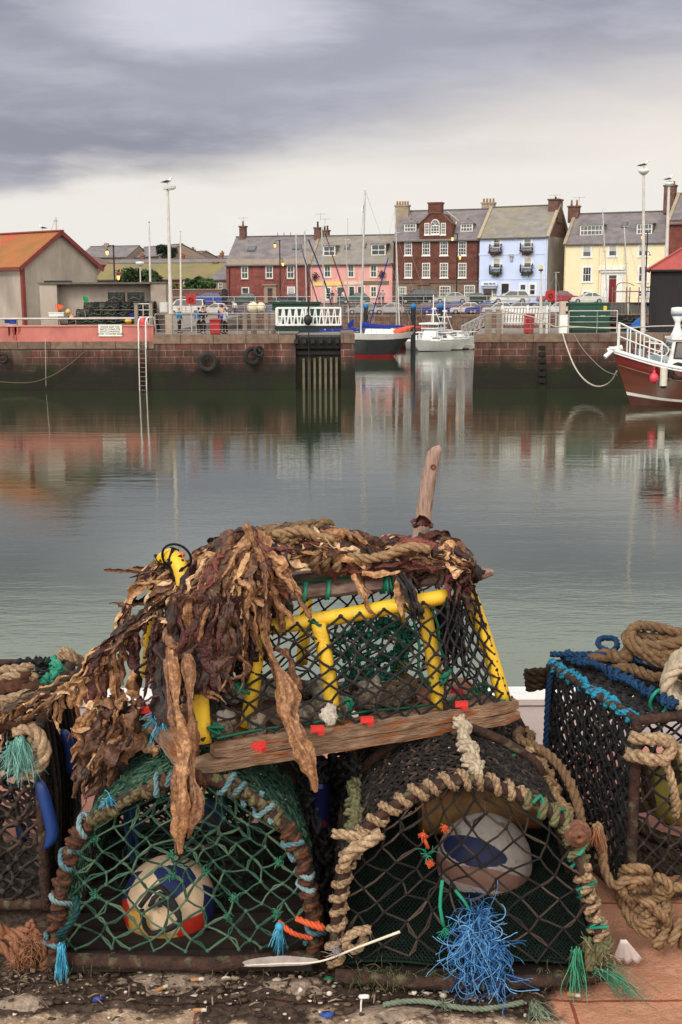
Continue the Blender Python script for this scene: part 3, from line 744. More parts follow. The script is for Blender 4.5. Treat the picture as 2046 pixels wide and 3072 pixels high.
def street_lantern(px, yt, yb, Y, zb, label, lit2=True):
 tp = at(px, yt, Y); b = V((tp.x, Y, zb))
 t = thing('street_lantern', label, 'street lamp', b, group='black street lamps with orange lanterns')
 m = MB(); m.cyl(b, tp, .10, .07, 8); m.sphere(tp, .12, 8, 6)
 arms = ((-.62, -.55), (.38, -2.9 if lit2 else -2.9))
 for dx, dz in arms: m.tube(resample([tp+V((0, 0, dz+.55)), tp+V((dx*.6, 0, dz+.62)), tp+V((dx, 0, dz+.38))], .1), .035, 6)
 m.build('pole', M_('black_paint'), t, world=True)
 for dx, dz in arms:
  m = MB(); c = tp+V((dx, 0, dz)); m.lathe(c, [(.04, -.30), (.10, -.25), (.14, .03), (.11, .10)], 10); g = m.build('lantern', M_('orange_lamp'), t, world=True)
  m = MB(); m.lathe(c, [(.18, .10), (.13, .18), (.04, .3), (.02, .34)], 10); o = m.build('lantern_cap', M_('black_paint')); o.parent = g; o.location = WO[o.name]-WO[g.name]
street_lantern(340, 738, 850, 118, 3.5, 'black double street lamp with lit orange lantern behind the yard wall')
street_lantern(839, 722, 905, 158, 4.7, 'black double street lamp in front of the red sandstone house')
street_lantern(1372, 702, 905, 158, 4.7, 'black double street lamp in front of the tall brown house')
street_lantern(1943, 697, 905, 150, 4.7, 'black double street lamp in front of the yellow house')
# ---------------------------------------------------------------- creel yard on the left pier
def yard_wall():
 Y = 86.0; a, b = at(127, 852, Y), at(500, 850, Y); zt = at(300, 850, Y).z
 t = thing('yard_wall', 'flat topped beige harled wall behind the creel heap', 'wall', ((a.x+b.x)/2, Y, 3.49))
 xp0, xp1 = at(455, 850, Y).x, at(500, 850, Y).x
 m = MB(); m.box2((a.x+1.2, Y, 3.49), (xp0, Y+.4, zt-.05)); m.box2((a.x, Y-.9, 3.49), (a.x+1.2, Y+.4, zt-.06)); m.build('wall', harl_m, t, world=True)
 m = MB(); m.box2((xp0, Y-.6, 3.49), (xp1, Y+1.5, zt-.02)); m.build('pier_end', mat('stone_pier', (.36, .30, .25), (.27, .22, .18), 1.2, rough=.95, bump=.4), t, world=True)
 m = MB(); m.box2((a.x-.1, Y-1.0, zt-.06), (xp0, Y+.5, zt+.06)); m.box2((xp0-.05, Y-.7, zt-.02), (xp1+.05, Y+1.6, zt+.09)); m.build('coping', mat('dark_coping', (.14, .12, .10), (.10, .085, .07), 2, rough=.9), t, world=True)
 p0 = at(136, 845, Y+.5); m = MB(); m.box2((p0.x, Y+.1, zt+.06), (at(212, 845, Y).x, Y+.5, zt+.2)); m.build('flat_roof_edge', M_('black_paint'), t, world=True)
yard_wall()
def shed():
 cx = at(75, 980, 90)
 c = V((cx.x, 90.0, 3.49)); e = V((4.4, 5.4, 0)).normalized(); n = V((-e.y, e.x, 0))   # e along the gable, n along the eaves
 Wd, L_, he, hr = 7.0, 16.0, at(75, 795, 90).z-3.49, at(187, 697, 92.7).z-3.49
 t = thing('harbour_shed', 'beige harled shed with orange lichened corrugated roof and dark red bargeboards', 'shed', c, math.atan2(e.y, e.x))
 m = MB()
 m.prism([(0, 0, 0), (Wd, 0, 0), (Wd, 0, he), (Wd/2, 0, hr), (0, 0, he)], (0, L_, 0)); m.build('wall', harl_m, t)
 rm = mat('orange_roof', (.34, .12, .045), (.22, .115, .04), .5, rough=.85, c3=(.42, .075, .05), s3=.22, t3=(.55, .72))
 m = MB(); k = 0
 for sgn in (0, 1):
  n_ = 60
  for i in range(n_):                       # corrugations run down the slope
   y0 = -.35+(L_+.7)*i/n_; y1 = -.35+(L_+.7)*(i+1)/n_; ym = (y0+y1)/2
   x_e = -.35 if sgn == 0 else Wd+.35; sl = (hr-he)/(Wd/2); z_e = he-.35*sl
   for (ya, za), (yb, zb_) in (((y0, 0), (ym, .05)), ((ym, .05), (y1, 0))):
    m.add([(x_e, ya, z_e+za+.06), (x_e, yb, z_e+zb_+.06), (Wd/2, yb, hr+zb_+.06), (Wd/2, ya, hr+za+.06)], [(0, 1, 2, 3) if sgn else (3, 2, 1, 0)], False)
 m.build('roof', rm, t)
 m = MB(); m.beam((Wd/2, -.4, hr+.13), (Wd/2, L_+.3, hr+.13), .35, .1); m.build('ridge', mat('ridge_red', (.30, .06, .05), (.22, .05, .04), 2, rough=.8), t)
 bm = mat('bargeboard', (.22, .045, .04), (.16, .035, .03), 2, rough=.7)
 m = MB(); sl = (hr-he)/(Wd/2)
 m.beam((-.4, -.32, he-.4*sl), (Wd/2, -.32, hr), .08, .3); m.beam((Wd+.4, -.32, he-.4*sl), (Wd/2, -.32, hr), .08, .3); m.beam((-.42, -.3, he-.42*sl), (-.42, L_, he-.42*sl), .12, .16); m.build('bargeboard', bm, t)
 m = MB(); m.box2((-.12, -.12, 0), (.14, .14, he-.1)); m.build('downpipe', bm, t)
 m = MB(); m.beam((.0-.06, 3.2, 0), (-.06, 3.2, 2.0), .06, .1); m.beam((-.06, 4.9, 0), (-.06, 4.9, 2.0), .06, .1); m.beam((-.06, 3.2, 2.0), (-.06, 4.9, 2.0), .06, .1); m.build('door', mat('grey_door', (.22, .2, .18), rough=.8), t)
 m = MB(); m.box((1.2, 6, he+1.2*sl+.25), (.35, .35, .5)); m.sphere((1.2, 6, he+1.2*sl+.55), (.25, .25, .12), 10, 6); m.build('roof_vent', M_('galv'), t)
 m = MB(); m.cyl((Wd/2, .3, hr), (Wd/2, .3, hr+1.1), .05, n=6); m.cyl((Wd/2, .3, hr+1.1), (Wd/2+1.0, 3, hr-.9), .012, n=4); m.beam((Wd/2-.25, .3, hr+.85), (Wd/2+.2, .3, hr+.85), .05, .05); m.build('mast', M_('galv'), t)
 g = c+e*(Wd/2-.3)+n*1.6
 gull((g.x, g.y, 3.49+hr+.18), math.radians(170), 1.0, 'small white gull on the orange shed ridge')
shed()
creel_net_m = mat('creel_dark', (.014, .016, .015), (.026, .024, .02), 6, rough=.9)
def small_creel():
 t = thing('lobster_creel', 'dark creel in the heap by the yard wall', 'creel', (0, 0, 0), group='dark creels heaped by the yard wall')
 m = MB()
 for x in (-.42, 0, .42): m.tube(resample([(x, -.28, 0), (x, -.28, .26), (x, -.16, .42), (x, .16, .42), (x, .28, .26), (x, .28, 0)], .09), .022, 6)
 m.build('hoop', M_('black_paint'), t)
 m = MB(); m.box2((-.46, -.3, -.03), (.46, .3, .03)); m.build('base', M_('old_wood'), t)
 m = MB()
 prof = [(-.28, .03), (-.28, .26), (-.16, .41), (.16, .41), (.28, .26), (.28, .03)]
 for k in range(13):
  x = -.42+.84*k/12; m.tube([(x, y, z) for y, z in prof], .014, 4)
 for y, z in [(-.28, .10), (-.28, .18), (-.25, .3), (-.2, .36), (-.1, .41), (0, .41), (.1, .41), (.2, .36), (.28, .2), (.28, .1)]: m.cyl((-.42, y, z), (.42, y, z), .014, n=4, cap=False)
 for x in (-.42, .42):
  for k in range(5): m.cyl((x, -.22+.11*k, .03), (x, -.22+.11*k, .4), .007, n=4, cap=False)
  for z in (.12, .2, .3): m.cyl((x, -.27, z), (x, .27, z), .007, n=4, cap=False)
 m.build('net', creel_net_m, t)
 m = MB(); m.rope([(-.4, -.3, .1), (-.1, -.33, .2), (.2, -.31, .12), (.35, -.32, .3)], .02); m.build('rope', mat('teal_rope', (.05, .16, .13), (.1, .12, .09), 8, rough=.9), t)
 return t
SCR = small_creel()
first = True; rc = random.Random(3)
for row, (z, x0, x1, nn) in enumerate(((3.53, 205, 452, 8), (4.02, 228, 448, 7), (4.52, 255, 445, 6), (5.02, 275, 445, 6))):
 for lay in range(2):
  for k in range(nn):
   px = x0+(x1-x0)*k/(nn-1); Y = 84.0+lay*.75-row*.05
   if row > 1 and lay == 0 and k < 1: continue
   p = at(px, 950, Y); loc = (p.x, Y, z+rc.uniform(0, .05)); rz = rc.uniform(-.35, .35)
   if first: SCR.location = loc; SCR.rotation_euler = (0, 0, rz); SCR.scale = (1.2, 1.1, 1.25); first = False
   else: copy_tree(SCR, loc, rz, scale=(1.2, 1.1, 1.25))
for px, lab in ((350, 'single dark creel with pale rope standing on top of the heap'), (408, 'single dark creel beside the stone wall end, on top of the heap')):
 p = at(px, 900, 84.6); copy_tree(SCR, (p.x, 84.6, 5.56), .1, lab, (1.3, 1.0, 1.55)).__setitem__('group', 'creels on top of the yard heap')
def marker_flag(px, py, Y, col, label, name, h, tri=True):
 c = at(px, py, Y); t = thing('marker_flag', label, 'flag', (c.x, Y, 3.5))
 m = MB(); m.cyl((c.x+.25, Y, 3.5), (c.x-.05, Y, c.z+h*.6), .02, n=6); m.build('pole', pale_rope_m, t, world=True)
 m = MB(); n = 8; vs = []
 for i in range(n+1):
  u = i/n; y = Y-.03+.12*math.sin(u*5)
  w0 = h*(1-u*.7) if tri else h*(.6+.4*math.sin(u*PI))
  vs += [(c.x-.1+u*h*1.1, y, c.z+h*.5-u*h*.25), (c.x-.1+u*h*1.1+.05, y+.04, c.z+h*.5-u*h*.25-w0)]
 m.add(vs, [(2*i, 2*i+1, 2*i+3, 2*i+2) for i in range(n)], True)
 m.build('cloth', mat(name, col, tuple(q*.8 for q in col), 4, rough=.7), t, world=True)
marker_flag(170, 922, 83.5, (.85, .13, .04), 'orange marker flag above the white fish box', 'flag_orange', .5)
marker_flag(249, 896, 84.2, (.01, .30, .10), 'green marker flag above the creel heap', 'flag_green', .42, False)
def fish_box(px0, px1, y0, y1, Y, zb, col, label, name):
 a, b = at(px0, y0, Y), at(px1, y1, Y)
 m = MB(); h = a.z-b.z; w = b.x-a.x
 t = thing('fish_box', label, 'box', ((a.x+b.x)/2, Y, b.z))
 m.box2((a.x, Y, b.z), (b.x, Y+.5, b.z+h*.8)); m.build('box_body', mat(name, col, tuple(q*.85 for q in col), 4, rough=.6), t, world=True)
 m = MB(); m.box2((a.x-.03, Y-.03, b.z+h*.8), (b.x+.03, Y+.53, a.z)); m.build('box_rim', M_(name), t, world=True)
fish_box(146, 191, 937, 949, 83.2, 3.9, (.72, .72, .70), 'long white fish box below the orange flag', 'box_white')
fish_box(28, 45, 957, 972, 80, 3.6, (.015, .05, .33), 'bright blue fish box on the pink parapet side', 'box_blue')
fish_box(13, 26, 958, 970, 80.6, 3.6, (.02, .035, .16), 'dark blue fish box at the left of the bright one', 'box_navy')
fish_box(388, 403, 940, 952, 82.5, 3.6, (.012, .02, .16), 'dark blue box at the right end of the creel heap', 'box_navy2')
def buoy(c, r, col, label, name, sq=1.0):
 m = MB(); m.sphere(c, (r, r, r*sq), 14, 10); m.cyl(V(c)+V((0, 0, r*sq*.9)), V(c)+V((0, 0, r*sq*1.25)), r*.22, r*.18, 8)
 return tag(m.build('buoy', mat(name, col, tuple(q*.8 for q in col), 5, rough=.45, spec=.5)), label, 'buoy')
buoy(at(204, 935, 83.0), .17, (.75, .42, .08), 'yellow round buoy beside the orange flag', 'buoy_yellow')
buoy(at(215, 952, 82.6), .15, (.75, .30, .12), 'pale orange buoy low in front of the creel heap', 'buoy_peach')
buoy(at(430, 968, YP+.9), .26, (.70, .06, .07), 'pinkish red buoy between the white ladder handrails', 'buoy_pinkred', 1.5)
buoy(at(385, 963, 80), .24, (.75, .42, .03), 'yellow float lying on the pink parapet by the blue box', 'buoy_gold', .7)
m = MB(); a_, b_ = at(-60, 925, 85.5), at(60, 925, 85.5)
def meter_box():
 Y = 83.0; a, b = at(478, 907, Y), at(503, 938, Y)
 t = thing('meter_cabinet', 'pale grey cabinet fixed beside the stone wall end and lamp post', 'cabinet', ((a.x+b.x)/2, Y, b.z))
 m = MB(); m.box2((a.x, Y, b.z), (b.x, Y+2.4, a.z)); m.build('cabinet_body', M_('galv'), t, world=True)
 m = MB(); m.box2((a.x+.05, Y-.03, b.z+.06), (b.x-.05, Y, a.z-.06)); m.build('door', M_('pale_post'), t, world=True)
meter_box()
# a swinging pipe gate between creel yard and pier
m = MB(); Yg = YP+3.1
for z in (3.75, 4.15, 4.6, 5.05): m.cyl((at(410, 950, Yg).x, Yg, z), (at(450, 950, Yg).x, Yg, z), .03, n=6)
for px in (411, 430, 449): m.cyl((at(px, 950, Yg).x, Yg, 3.55), (at(px, 950, Yg).x, Yg, 5.4), .035, n=6)
m.cyl((at(403, 950, Yg).x, Yg, 5.45), (at(456, 950, Yg).x, Yg, 5.45), .05, n=6)
tag(m.build('pipe_gate', M_('galv')), 'narrow pipe gate between two pale posts by the ladder', 'gate')
# ---------------------------------------------------------------- people
def skin_mesh(name, pts, edges, radii, m, parent, root=0, sub=1):
 me = bpy.data.meshes.new(name); me.from_pydata([tuple(p) for p in pts], edges, []); me.materials.append(m)
 o = bpy.data.objects.new(name, me); C.objects.link(o); o.parent = parent
 sk = o.modifiers.new('skin', 'SKIN'); sk.use_smooth_shade = True
 for i, r in enumerate(radii):
  d = me.skin_vertices[0].data[i]; d.radius = (r, r) if not hasattr(r, '__len__') else r; d.use_root = (i == root)
 sb = o.modifiers.new('sub', 'SUBSURF'); sb.levels = sub; sb.render_levels = sub
 return o
def person(loc, rz, h, label, shirt, legs, hair, arms='down', skin=(.48, .27, .19), group=None, long_hair=False, shorts=False):
 t = thing('person', label, 'person', loc, rz, group)
 k = h/1.72
 if arms == 'down': ar = [(.19, 0, 1.40), (.245, .0, 1.14), (.25, -.06, .90), (.25, -.09, .80)]
 elif arms == 'face': ar = [(.19, 0, 1.40), (.25, -.12, 1.18), (.10, -.22, 1.42), (.05, -.2, 1.5)]
 else: ar = [(.19, 0, 1.40), (.26, -.02, 1.16), (.16, -.24, 1.08), (.08, -.28, 1.10)]
 P = [(0, 0, .95), (0, .01, 1.15), (0, .02, 1.36), (0, .01, 1.48), (0, -.01, 1.57), (0, -.02, 1.68)]
 E = [(0, 1), (1, 2), (2, 3), (3, 4), (4, 5)]; Rr = [.13, .12, .135, .055, .085, .075]
 def limb(pts, rs, root):
  prev = root
  for p, r in zip(pts, rs): P.append(p); Rr.append(r); E.append((prev, len(P)-1)); prev = len(P)-1
 for s in (-1, 1): limb([(s*x, y, z) for x, y, z in ar], [.058, .045, .033, .036], 2)
 st = .07
 for s in (-1, 1): limb([(s*.09, 0, .90), (s*.10, -.03+s*st*.3, .50), (s*.10, .02+s*st*.5, .09), (s*.11, -.13+s*st*.5, .045)], [.085, .058, .042, .04], 0)
 sc = lambda L: [V(p)*k for p in L]
 skin_mesh('body', sc(P), E, [r*k for r in Rr], mat('skin', skin, tuple(q*.9 for q in skin), 8, rough=.6), t)
 pp = [P[0], P[1], P[2]]; ee = [(0, 1), (1, 2)]; rr = [.15, .14, .155]
 pp.insert(0, (0, 0, .88)); ee = [(0, 1), (1, 2), (2, 3)]; rr.insert(0, .145)
 for s in (-1, 1):
  for q, (x, y, z) in enumerate(ar[:3]):
   pp.append((s*x, y, z)); rr.append((.075, .062, .05)[q]); ee.append((3 if q == 0 else len(pp)-2, len(pp)-1))
 skin_mesh('jacket', sc(pp), ee, [r*k for r in rr], mat('cloth_%d_%d_%d' % tuple(int(q*255) for q in shirt), shirt, tuple(q*.75 for q in shirt), 6, rough=.9), t)
 pp = [(0, 0, .96), (0, 0, .9)]; ee = [(0, 1)]; rr = [.135, .14]
 for s in (-1, 1):
  L_ = [(s*.09, 0, .84), (s*.10, -.03+s*st*.3, .50)] + ([] if shorts else [(s*.10, .02+s*st*.5, .10)])
  for q, p in enumerate(L_):
   pp.append(p); rr.append((.105, .078, .062)[q]); ee.append((1 if q == 0 else len(pp)-2, len(pp)-1))
 skin_mesh('trousers', sc(pp), ee, [r*k for r in rr], mat('cloth_%d_%d_%d' % tuple(int(q*255) for q in legs), legs, tuple(q*.75 for q in legs), 6, rough=.9), t)
 m = MB(); m.sphere(V((0, .015, 1.655))*k, (.098*k, .105*k, .095*k), 12, 8)
 if long_hair: m.tube([V((0, .06, 1.66))*k, V((0, .09, 1.55))*k, V((0, .10, 1.42))*k], [.08*k, .085*k, .04*k], 8)
 m.build('hair', mat('hair_%d' % int(hair[0]*255), hair, tuple(q*.7 for q in hair), 12, rough=.8), t)
 m = MB(); f = -.098
 for s in (-1, 1): m.sphere(V((s*.032, f-.002, 1.645))*k, .012*k, 6, 4)
 m.build('eyes', M_('black_paint'), t)
 m = MB()
 for s in (-1, 1): m.box(V((s*.11, -.05, .03))*k, (.09*k, .25*k, .06*k))
 m.build('shoes', mat('shoe', (.03, .03, .035), (.05, .05, .05), 5, rough=.6), t)
 return t
def pers(px, yfeet, Y, zb, rz, h, *a, **k):
 p = at(px, yfeet, Y); return person((p.x, Y, zb), rz, h, *a, **k)
tP = pers(610, 992, YP+2.4, 3.5, math.radians(15), 1.74, 'woman in dark jacket and trousers facing us on the left pier', (.016, .018, .028), (.014, .014, .02), (.09, .05, .03), 'hold', long_hair=True)
m = MB(); m.box((-.30, .12, 1.16), (.28, .2, .42)); m.sphere((-.30, .12, 1.38), (.14, .1, .08), 10, 6); m.build('shoulder_bag', mat('bag_blue', (.02, .22, .50), (.015, .16, .38), 5, rough=.7), tP)
pers(597, 986, YP+4.0, 3.5, math.radians(-150), 1.70, 'person in dark blue standing behind the woman in the dark jacket', (.02, .03, .09), (.016, .016, .022), (.10, .06, .04))
tP2 = pers(676, 994, YP+1.9, 3.5, math.radians(-25), 1.66, 'woman in pale blue top and black trousers by the red bin', (.42, .50, .62), (.012, .012, .016), (.16, .07, .03), 'face', long_hair=True)
pers(667, 990, YP+3.6, 3.5, math.radians(160), 1.86, 'tall person in royal blue jacket behind the woman by the bin', (.035, .03, .26), (.02, .02, .04), (.08, .04, .03))
pers(538, 986, YP+4.2, 3.5, math.radians(60), 1.70, 'person in turquoise top and dark trousers right of the tall lamp', (.03, .22, .36), (.02, .02, .03), (.4, .36, .32))
pers(705, 958, 150.8, 3.5, 0, 1.7, 'small distant figure in white shirt on the inner quay', (.7, .68, .66), (.05, .06, .10), (.1, .06, .04))
for px, lab, c1, c2 in ((996, 'distant dark-dressed figure outside the pink house shop window', (.03, .03, .04), (.03, .03, .04)), (1008, 'distant figure in pink top outside the pink house door', (.6, .3, .3), (.5, .45, .4)), (1031, 'distant figure in white top at the pink house', (.65, .6, .6), (.04, .05, .1)), (1138, 'distant figure with dark hair by the right window of the pink house', (.5, .2, .2), (.04, .04, .06)), (1149, 'distant figure in grey top by the right window of the pink house', (.35, .35, .38), (.03, .03, .06))):
 pers(px, 905, 166.0, 4.8, R.uniform(-.5, .5), 1.7, lab, c1, c2, (.05, .03, .02), group='distant people outside the pink house')
# ---------------------------------------------------------------- inner quay, street
def inner_quay():
 m = MB(); m.box2((-90, 150, -3), (120, 150.8, 3.2)); t = thing('quay_wall', 'long brown stone wall of the inner basin below the parked cars', 'wall', (0, 150, -3))
 m.build('wall', brick_mat('inner_stone', (.20, .115, .085), (.155, .085, .065), (.25, .2, .16), bw=1.2, bh=.45, msize=.02, var=(.16, .12, .09), algae=(.6, 1.9, (.025, .022, .014), (.02, .028, .01))), t, world=True)
 m = MB(); m.box2((-90, 149.95, 3.2), (120, 151.2, 3.5)); m.build('coping', coping_m, t, world=True)
 m = MB(); m.v = []
 xs = (-2500, 2500)
 m.add([(x, y, z) for y, z in ((150.8, 3.48), (154.5, 3.5), (157, 4.75), (4000, 4.8)) for x in xs], [(0, 1, 3, 2), (2, 3, 5, 4), (4, 5, 7, 6)], False)
 struct(m, 'street', mat('asphalt', (.06, .058, .056), (.045, .044, .043), .6, rough=.9))
 railing('basin_railing', 'long rusty red and grey railing along the inner basin edge', [(at(440, 940, 150.4).x, 150.4, 3.5), (at(1500, 940, 150.4).x, 150.4, 3.5)], 1.15, 4, 2.4, mat('red_rail', (.28, .13, .10), (.33, .27, .24), .4, rough=.7), .035, .05)
 railing('street_railing', 'long thin grey railing along the upper street edge', [(at(450, 900, 156.6).x, 156.6, 4.6), (at(1650, 900, 156.6).x, 156.6, 4.6)], 1.1, 2, 2.6, M_('galv'), .03, .04)
inner_quay()
# ---------------------------------------------------------------- houses
slate = mat('slate', (.20, .175, .18), (.125, .112, .12), 1.3, rough=.75, c3=(.22, .19, .16), s3=.5, bump=.5, bscale=6, dist=.05, stretch=(.6, 1, 1))
slate_w = mat('slate_worn', (.25, .225, .20), (.165, .15, .14), 1.4, rough=.8, c3=(.25, .22, .11), s3=.35, t3=(.5, .72), bump=.5, bscale=6, dist=.05, stretch=(.6, 1, 1))
win_white = mat('window_white', (.74, .73, .70), (.64, .63, .60), 3, rough=.5)
stone_b = mat('dressed_stone', (.30, .235, .18), (.22, .17, .13), 1.5, rough=.9)
dark_door = mat('dark_door', (.10, .045, .03), (.07, .03, .022), 3, rough=.5)
pot_m = mat('chimney_pot', (.50, .35, .17), (.40, .26, .13), 3, rough=.85)
chim_y = mat('chimney_stone', (.34, .275, .20), (.24, .19, .14), 1.5, rough=.95, bump=.4)
chim_b = brick_mat('chimney_brick', (.17, .085, .065), (.125, .065, .05), (.12, .09, .075), bw=.4, bh=.18)
class House:
 def __init__(s, name, label, pxL, pxR, YL, YR, zb, cat='house'):
  s.P0 = at(pxL, 900, YL); s.P1 = at(pxR, 900, YR); s.P0.z = s.P1.z = zb; s.zb = zb
  s.e = (s.P1-s.P0).normalized(); s.n = V((-s.e.y, s.e.x, 0)); s.W = (s.P1-s.P0).length
  s.t = thing(name, label, cat, s.P0, math.atan2(s.e.y, s.e.x))
 def uz(s, px, py, w=0.0):
  """local (u, z) of a pixel's ray on the plane w metres behind the front"""
  d = ray(px, py); q = s.P0+s.n*w
  h = CAM+d*((q-CAM).dot(s.n)/d.dot(s.n))
  return (h-s.P0).dot(s.e), h.z-s.zb
 def child(s, mb, name, m, parent=None):
  o = mb.build(name, m, s.t if parent is None else parent)
  return o
 def shell(s, eave, depth, ridge, wallm, roofm, over=.25, right=None, gable=None, chimw=None):
  s.he, s.hr, s.D = eave, ridge, depth
  m = MB()
  m.add([(0, 0, 0), (s.W, 0, 0), (s.W, 0, eave), (0, 0, eave), (0, depth, 0), (s.W, depth, 0), (s.W, depth, eave), (0, depth, eave), (0, depth/2, ridge-.08), (s.W, depth/2, ridge-.08)], [(0, 1, 2, 3), (5, 4, 7, 6)], False)
  m.cm = 1 if right is not None else 0
  m.f += [(1, 5, 6, 2), (4, 0, 3, 7)]; m.mi += [m.cm]*2; m.sm += [False]*2
  g = 2 if gable is not None else m.cm
  m.f += [(2, 6, 9), (7, 3, 8)]; m.mi += [g]*2; m.sm += [False]*2
  s.child(m, 'wall', [wallm]+([right] if right is not None else [])+([gable] if gable is not None else []))
  m = MB(); sl = (ridge-eave)/(depth/2); th = .14
  for a, b, sg in ((-over, depth/2, 1), (depth+over, depth/2, -1)):
   za = eave-over*sl
   m.prism([(-.12, a, za+.02), (-.12, b, ridge), (-.12, b, ridge+th), (-.12, a, za+th+.02)], (s.W+.24, 0, 0))
  s.roof = s.child(m, 'roof', roofm)
  m = MB(); m.beam((-.15, depth/2, ridge+th+.02), (s.W+.15, depth/2, ridge+th+.02), .35, .12); s.child(m, 'ridge', mat('ridge_tile', (.15, .13, .12), (.11, .10, .09), 3, rough=.85), s.roof)
  m = MB(); m.beam((0, -over-.06, eave-over*sl+.02), (s.W, -over-.06, eave-over*sl+.02), .13, .13); s.child(m, 'gutter', mat('gutter', (.10, .09, .085), (.07, .065, .06), 3, rough=.6), s.roof)
 def skews(s, m, ends=(0, 1)):
  sl = (s.hr-s.he)/(s.D/2)
  for e in ends:
   u = -.05 if e == 0 else s.W+.05
   mb = MB(); mb.beam((u, -.3, s.he-.3*sl+.18), (u, s.D/2, s.hr+.18), .42, .26); mb.beam((u, s.D+.2, s.he-.2*sl+.18), (u, s.D/2, s.hr+.18), .42, .26)
   s.child(mb, 'gable_coping', m, s.roof)
 def window(s, x0, y0, x1, y1, cols=2, rows=2, frame=.09, surround=None, sill=True, w=0.0, blind=False, parent=None, sw=.16, fm=None, glass=None):
  u0, z1 = s.uz(x0, y0, w); u1, z0 = s.uz(x1, y1, w)
  fm = fm or win_white
  m = MB(); y = w-.05
  for a, b in (((u0, z0), (u0+frame, z1)), ((u1-frame, z0), (u1, z1))): m.box2((a[0], y, a[1]), (b[0], w+.02, b[1]))
  m.box2((u0+frame, y, z1-frame), (u1-frame, w+.02, z1)); m.box2((u0+frame, y, z0), (u1-frame, w+.02, z0+frame*1.3))
  bar = frame*.42
  for c in range(1, cols):
   u = u0+(u1-u0)*c/cols; m.box2((u-bar/2, y+.012, z0+frame*1.3), (u+bar/2, w+.015, z1-frame))
  for r in range(1, rows):
   z = z0+(z1-z0)*r/rows; b2 = bar*1.7 if r == rows//2 else bar; m.box2((u0+frame, y+.008, z-b2/2), (u1-frame, w+.012, z+b2/2))
  f = s.child(m, 'window', fm, parent)
  m = MB(); m.box2((u0+frame*.5, w-.022, z0+frame*.5), (u1-frame*.5, w+.01, z1-frame*.5)); s.child(m, 'pane', glass or M_('glass_dark'), f if parent is None else parent)
  if blind:
   m = MB(); m.box2((u0+frame, w-.034, z1-(z1-z0)*blind), (u1-frame, w-.024, z1-frame)); s.child(m, 'blind', mat('blind', (.45, .43, .39), (.38, .36, .33), 4, rough=.8), f if parent is None else parent)
  if surround and parent is None:
   m = MB(); m.box2((u0-sw, w-.03, z0-.02), (u0, w+.02, z1)); m.box2((u1, w-.03, z0-.02), (u1+sw, w+.02, z1)); m.box2((u0-sw, w-.034, z1), (u1+sw, w+.02, z1+sw*1.2)); m.box2((u0-sw*1.2, w-.1, z0-.15), (u1+sw*1.2, w+.02, z0-.02))
   s.child(m, 'surround', surround, f)
  elif sill and parent is None:
   m = MB(); m.box2((u0-.08, w-.1, z0-.14), (u1+.08, w+.02, z0)); s.child(m, 'sill', win_white, f)
  return f
 def door(s, x0, y0, x1, m, surround=None, sw=.25, fan=True):
  u0, z1 = s.uz(x0, y0); u1, _ = s.uz(x1, y0)
  mb = MB(); zd = z1-.45 if fan else z1
  mb.box2((u0, -.04, .05), (u1, .02, zd))
  for k in (0, 1):
   for q in (0, 1): uu = u0+(u1-u0)*(.12+.44*k); mb.box2((uu, -.06, .3+q*zd*.45), (uu+(u1-u0)*.32, -.04, .2+zd*(.42+.45*q)))
  d = s.child(mb, 'door', m)
  if fan:
   mb = MB(); mb.box2((u0, -.03, zd+.05), (u1, .02, z1)); s.child(mb, 'fanlight', M_('glass_dark'), d)
  mb = MB(); mb.sphere((u1-.15, -.08, zd*.5), .05, 8, 6); s.child(mb, 'handle', M_('steel'), d)
  if surround:
   mb = MB(); mb.box2((u0-sw, -.08, 0), (u0, .02, z1)); mb.box2((u1, -.08, 0), (u1+sw, .02, z1)); mb.box2((u0-sw, -.085, z1), (u1+sw, .02, z1+.35)); mb.box2((u0-sw-.15, -.3, z1+.35), (u1+sw+.15, .02, z1+.52)); s.child(mb, 'surround', surround, d)
 def opening(s, x0, y0, x1, y1, name='shop_window', m=None):
  u0, z1 = s.uz(x0, y0); u1, z0 = s.uz(x1, y1); z0 = max(z0, .02)
  mb = MB(); mb.box2((u0, -.03, z0), (u1, .02, z1)); o = s.child(mb, name, m or M_('glass_dark'))
  mb = MB(); mb.box2((u0-.1, -.06, z0), (u0, .02, z1)); mb.box2((u1, -.06, z0), (u1+.1, .02, z1)); mb.box2((u0-.1, -.064, z1), (u1+.1, .02, z1+.1)); s.child(mb, 'frame', win_white, o)
 def chimney(s, x0, x1, y0, y1, w, m, pots=4, d=.9, poth=.55, potm=None, fl=True):
  u0, z1 = s.uz(x0, y0, w); u1, z0 = s.uz(x1, y1, w)
  mb = MB(); mb.box2((u0, w-d/2, z0), (u1, w+d/2, z1-.2)); mb.box2((u0-.1, w-d/2-.1, z1-.2), (u1+.1, w+d/2+.1, z1))
  c = s.child(mb, 'chimney', m)
  mb = MB()
  for k in range(pots):
   u = u0+(u1-u0)*(k+.5)/pots; mb.lathe((u, w, z1), [(.15, 0), (.13, poth*.8), (.165, poth*.85), (.15, poth)], 10)
  if pots: s.child(mb, 'chimney_pot', potm or pot_m, c)
  return c
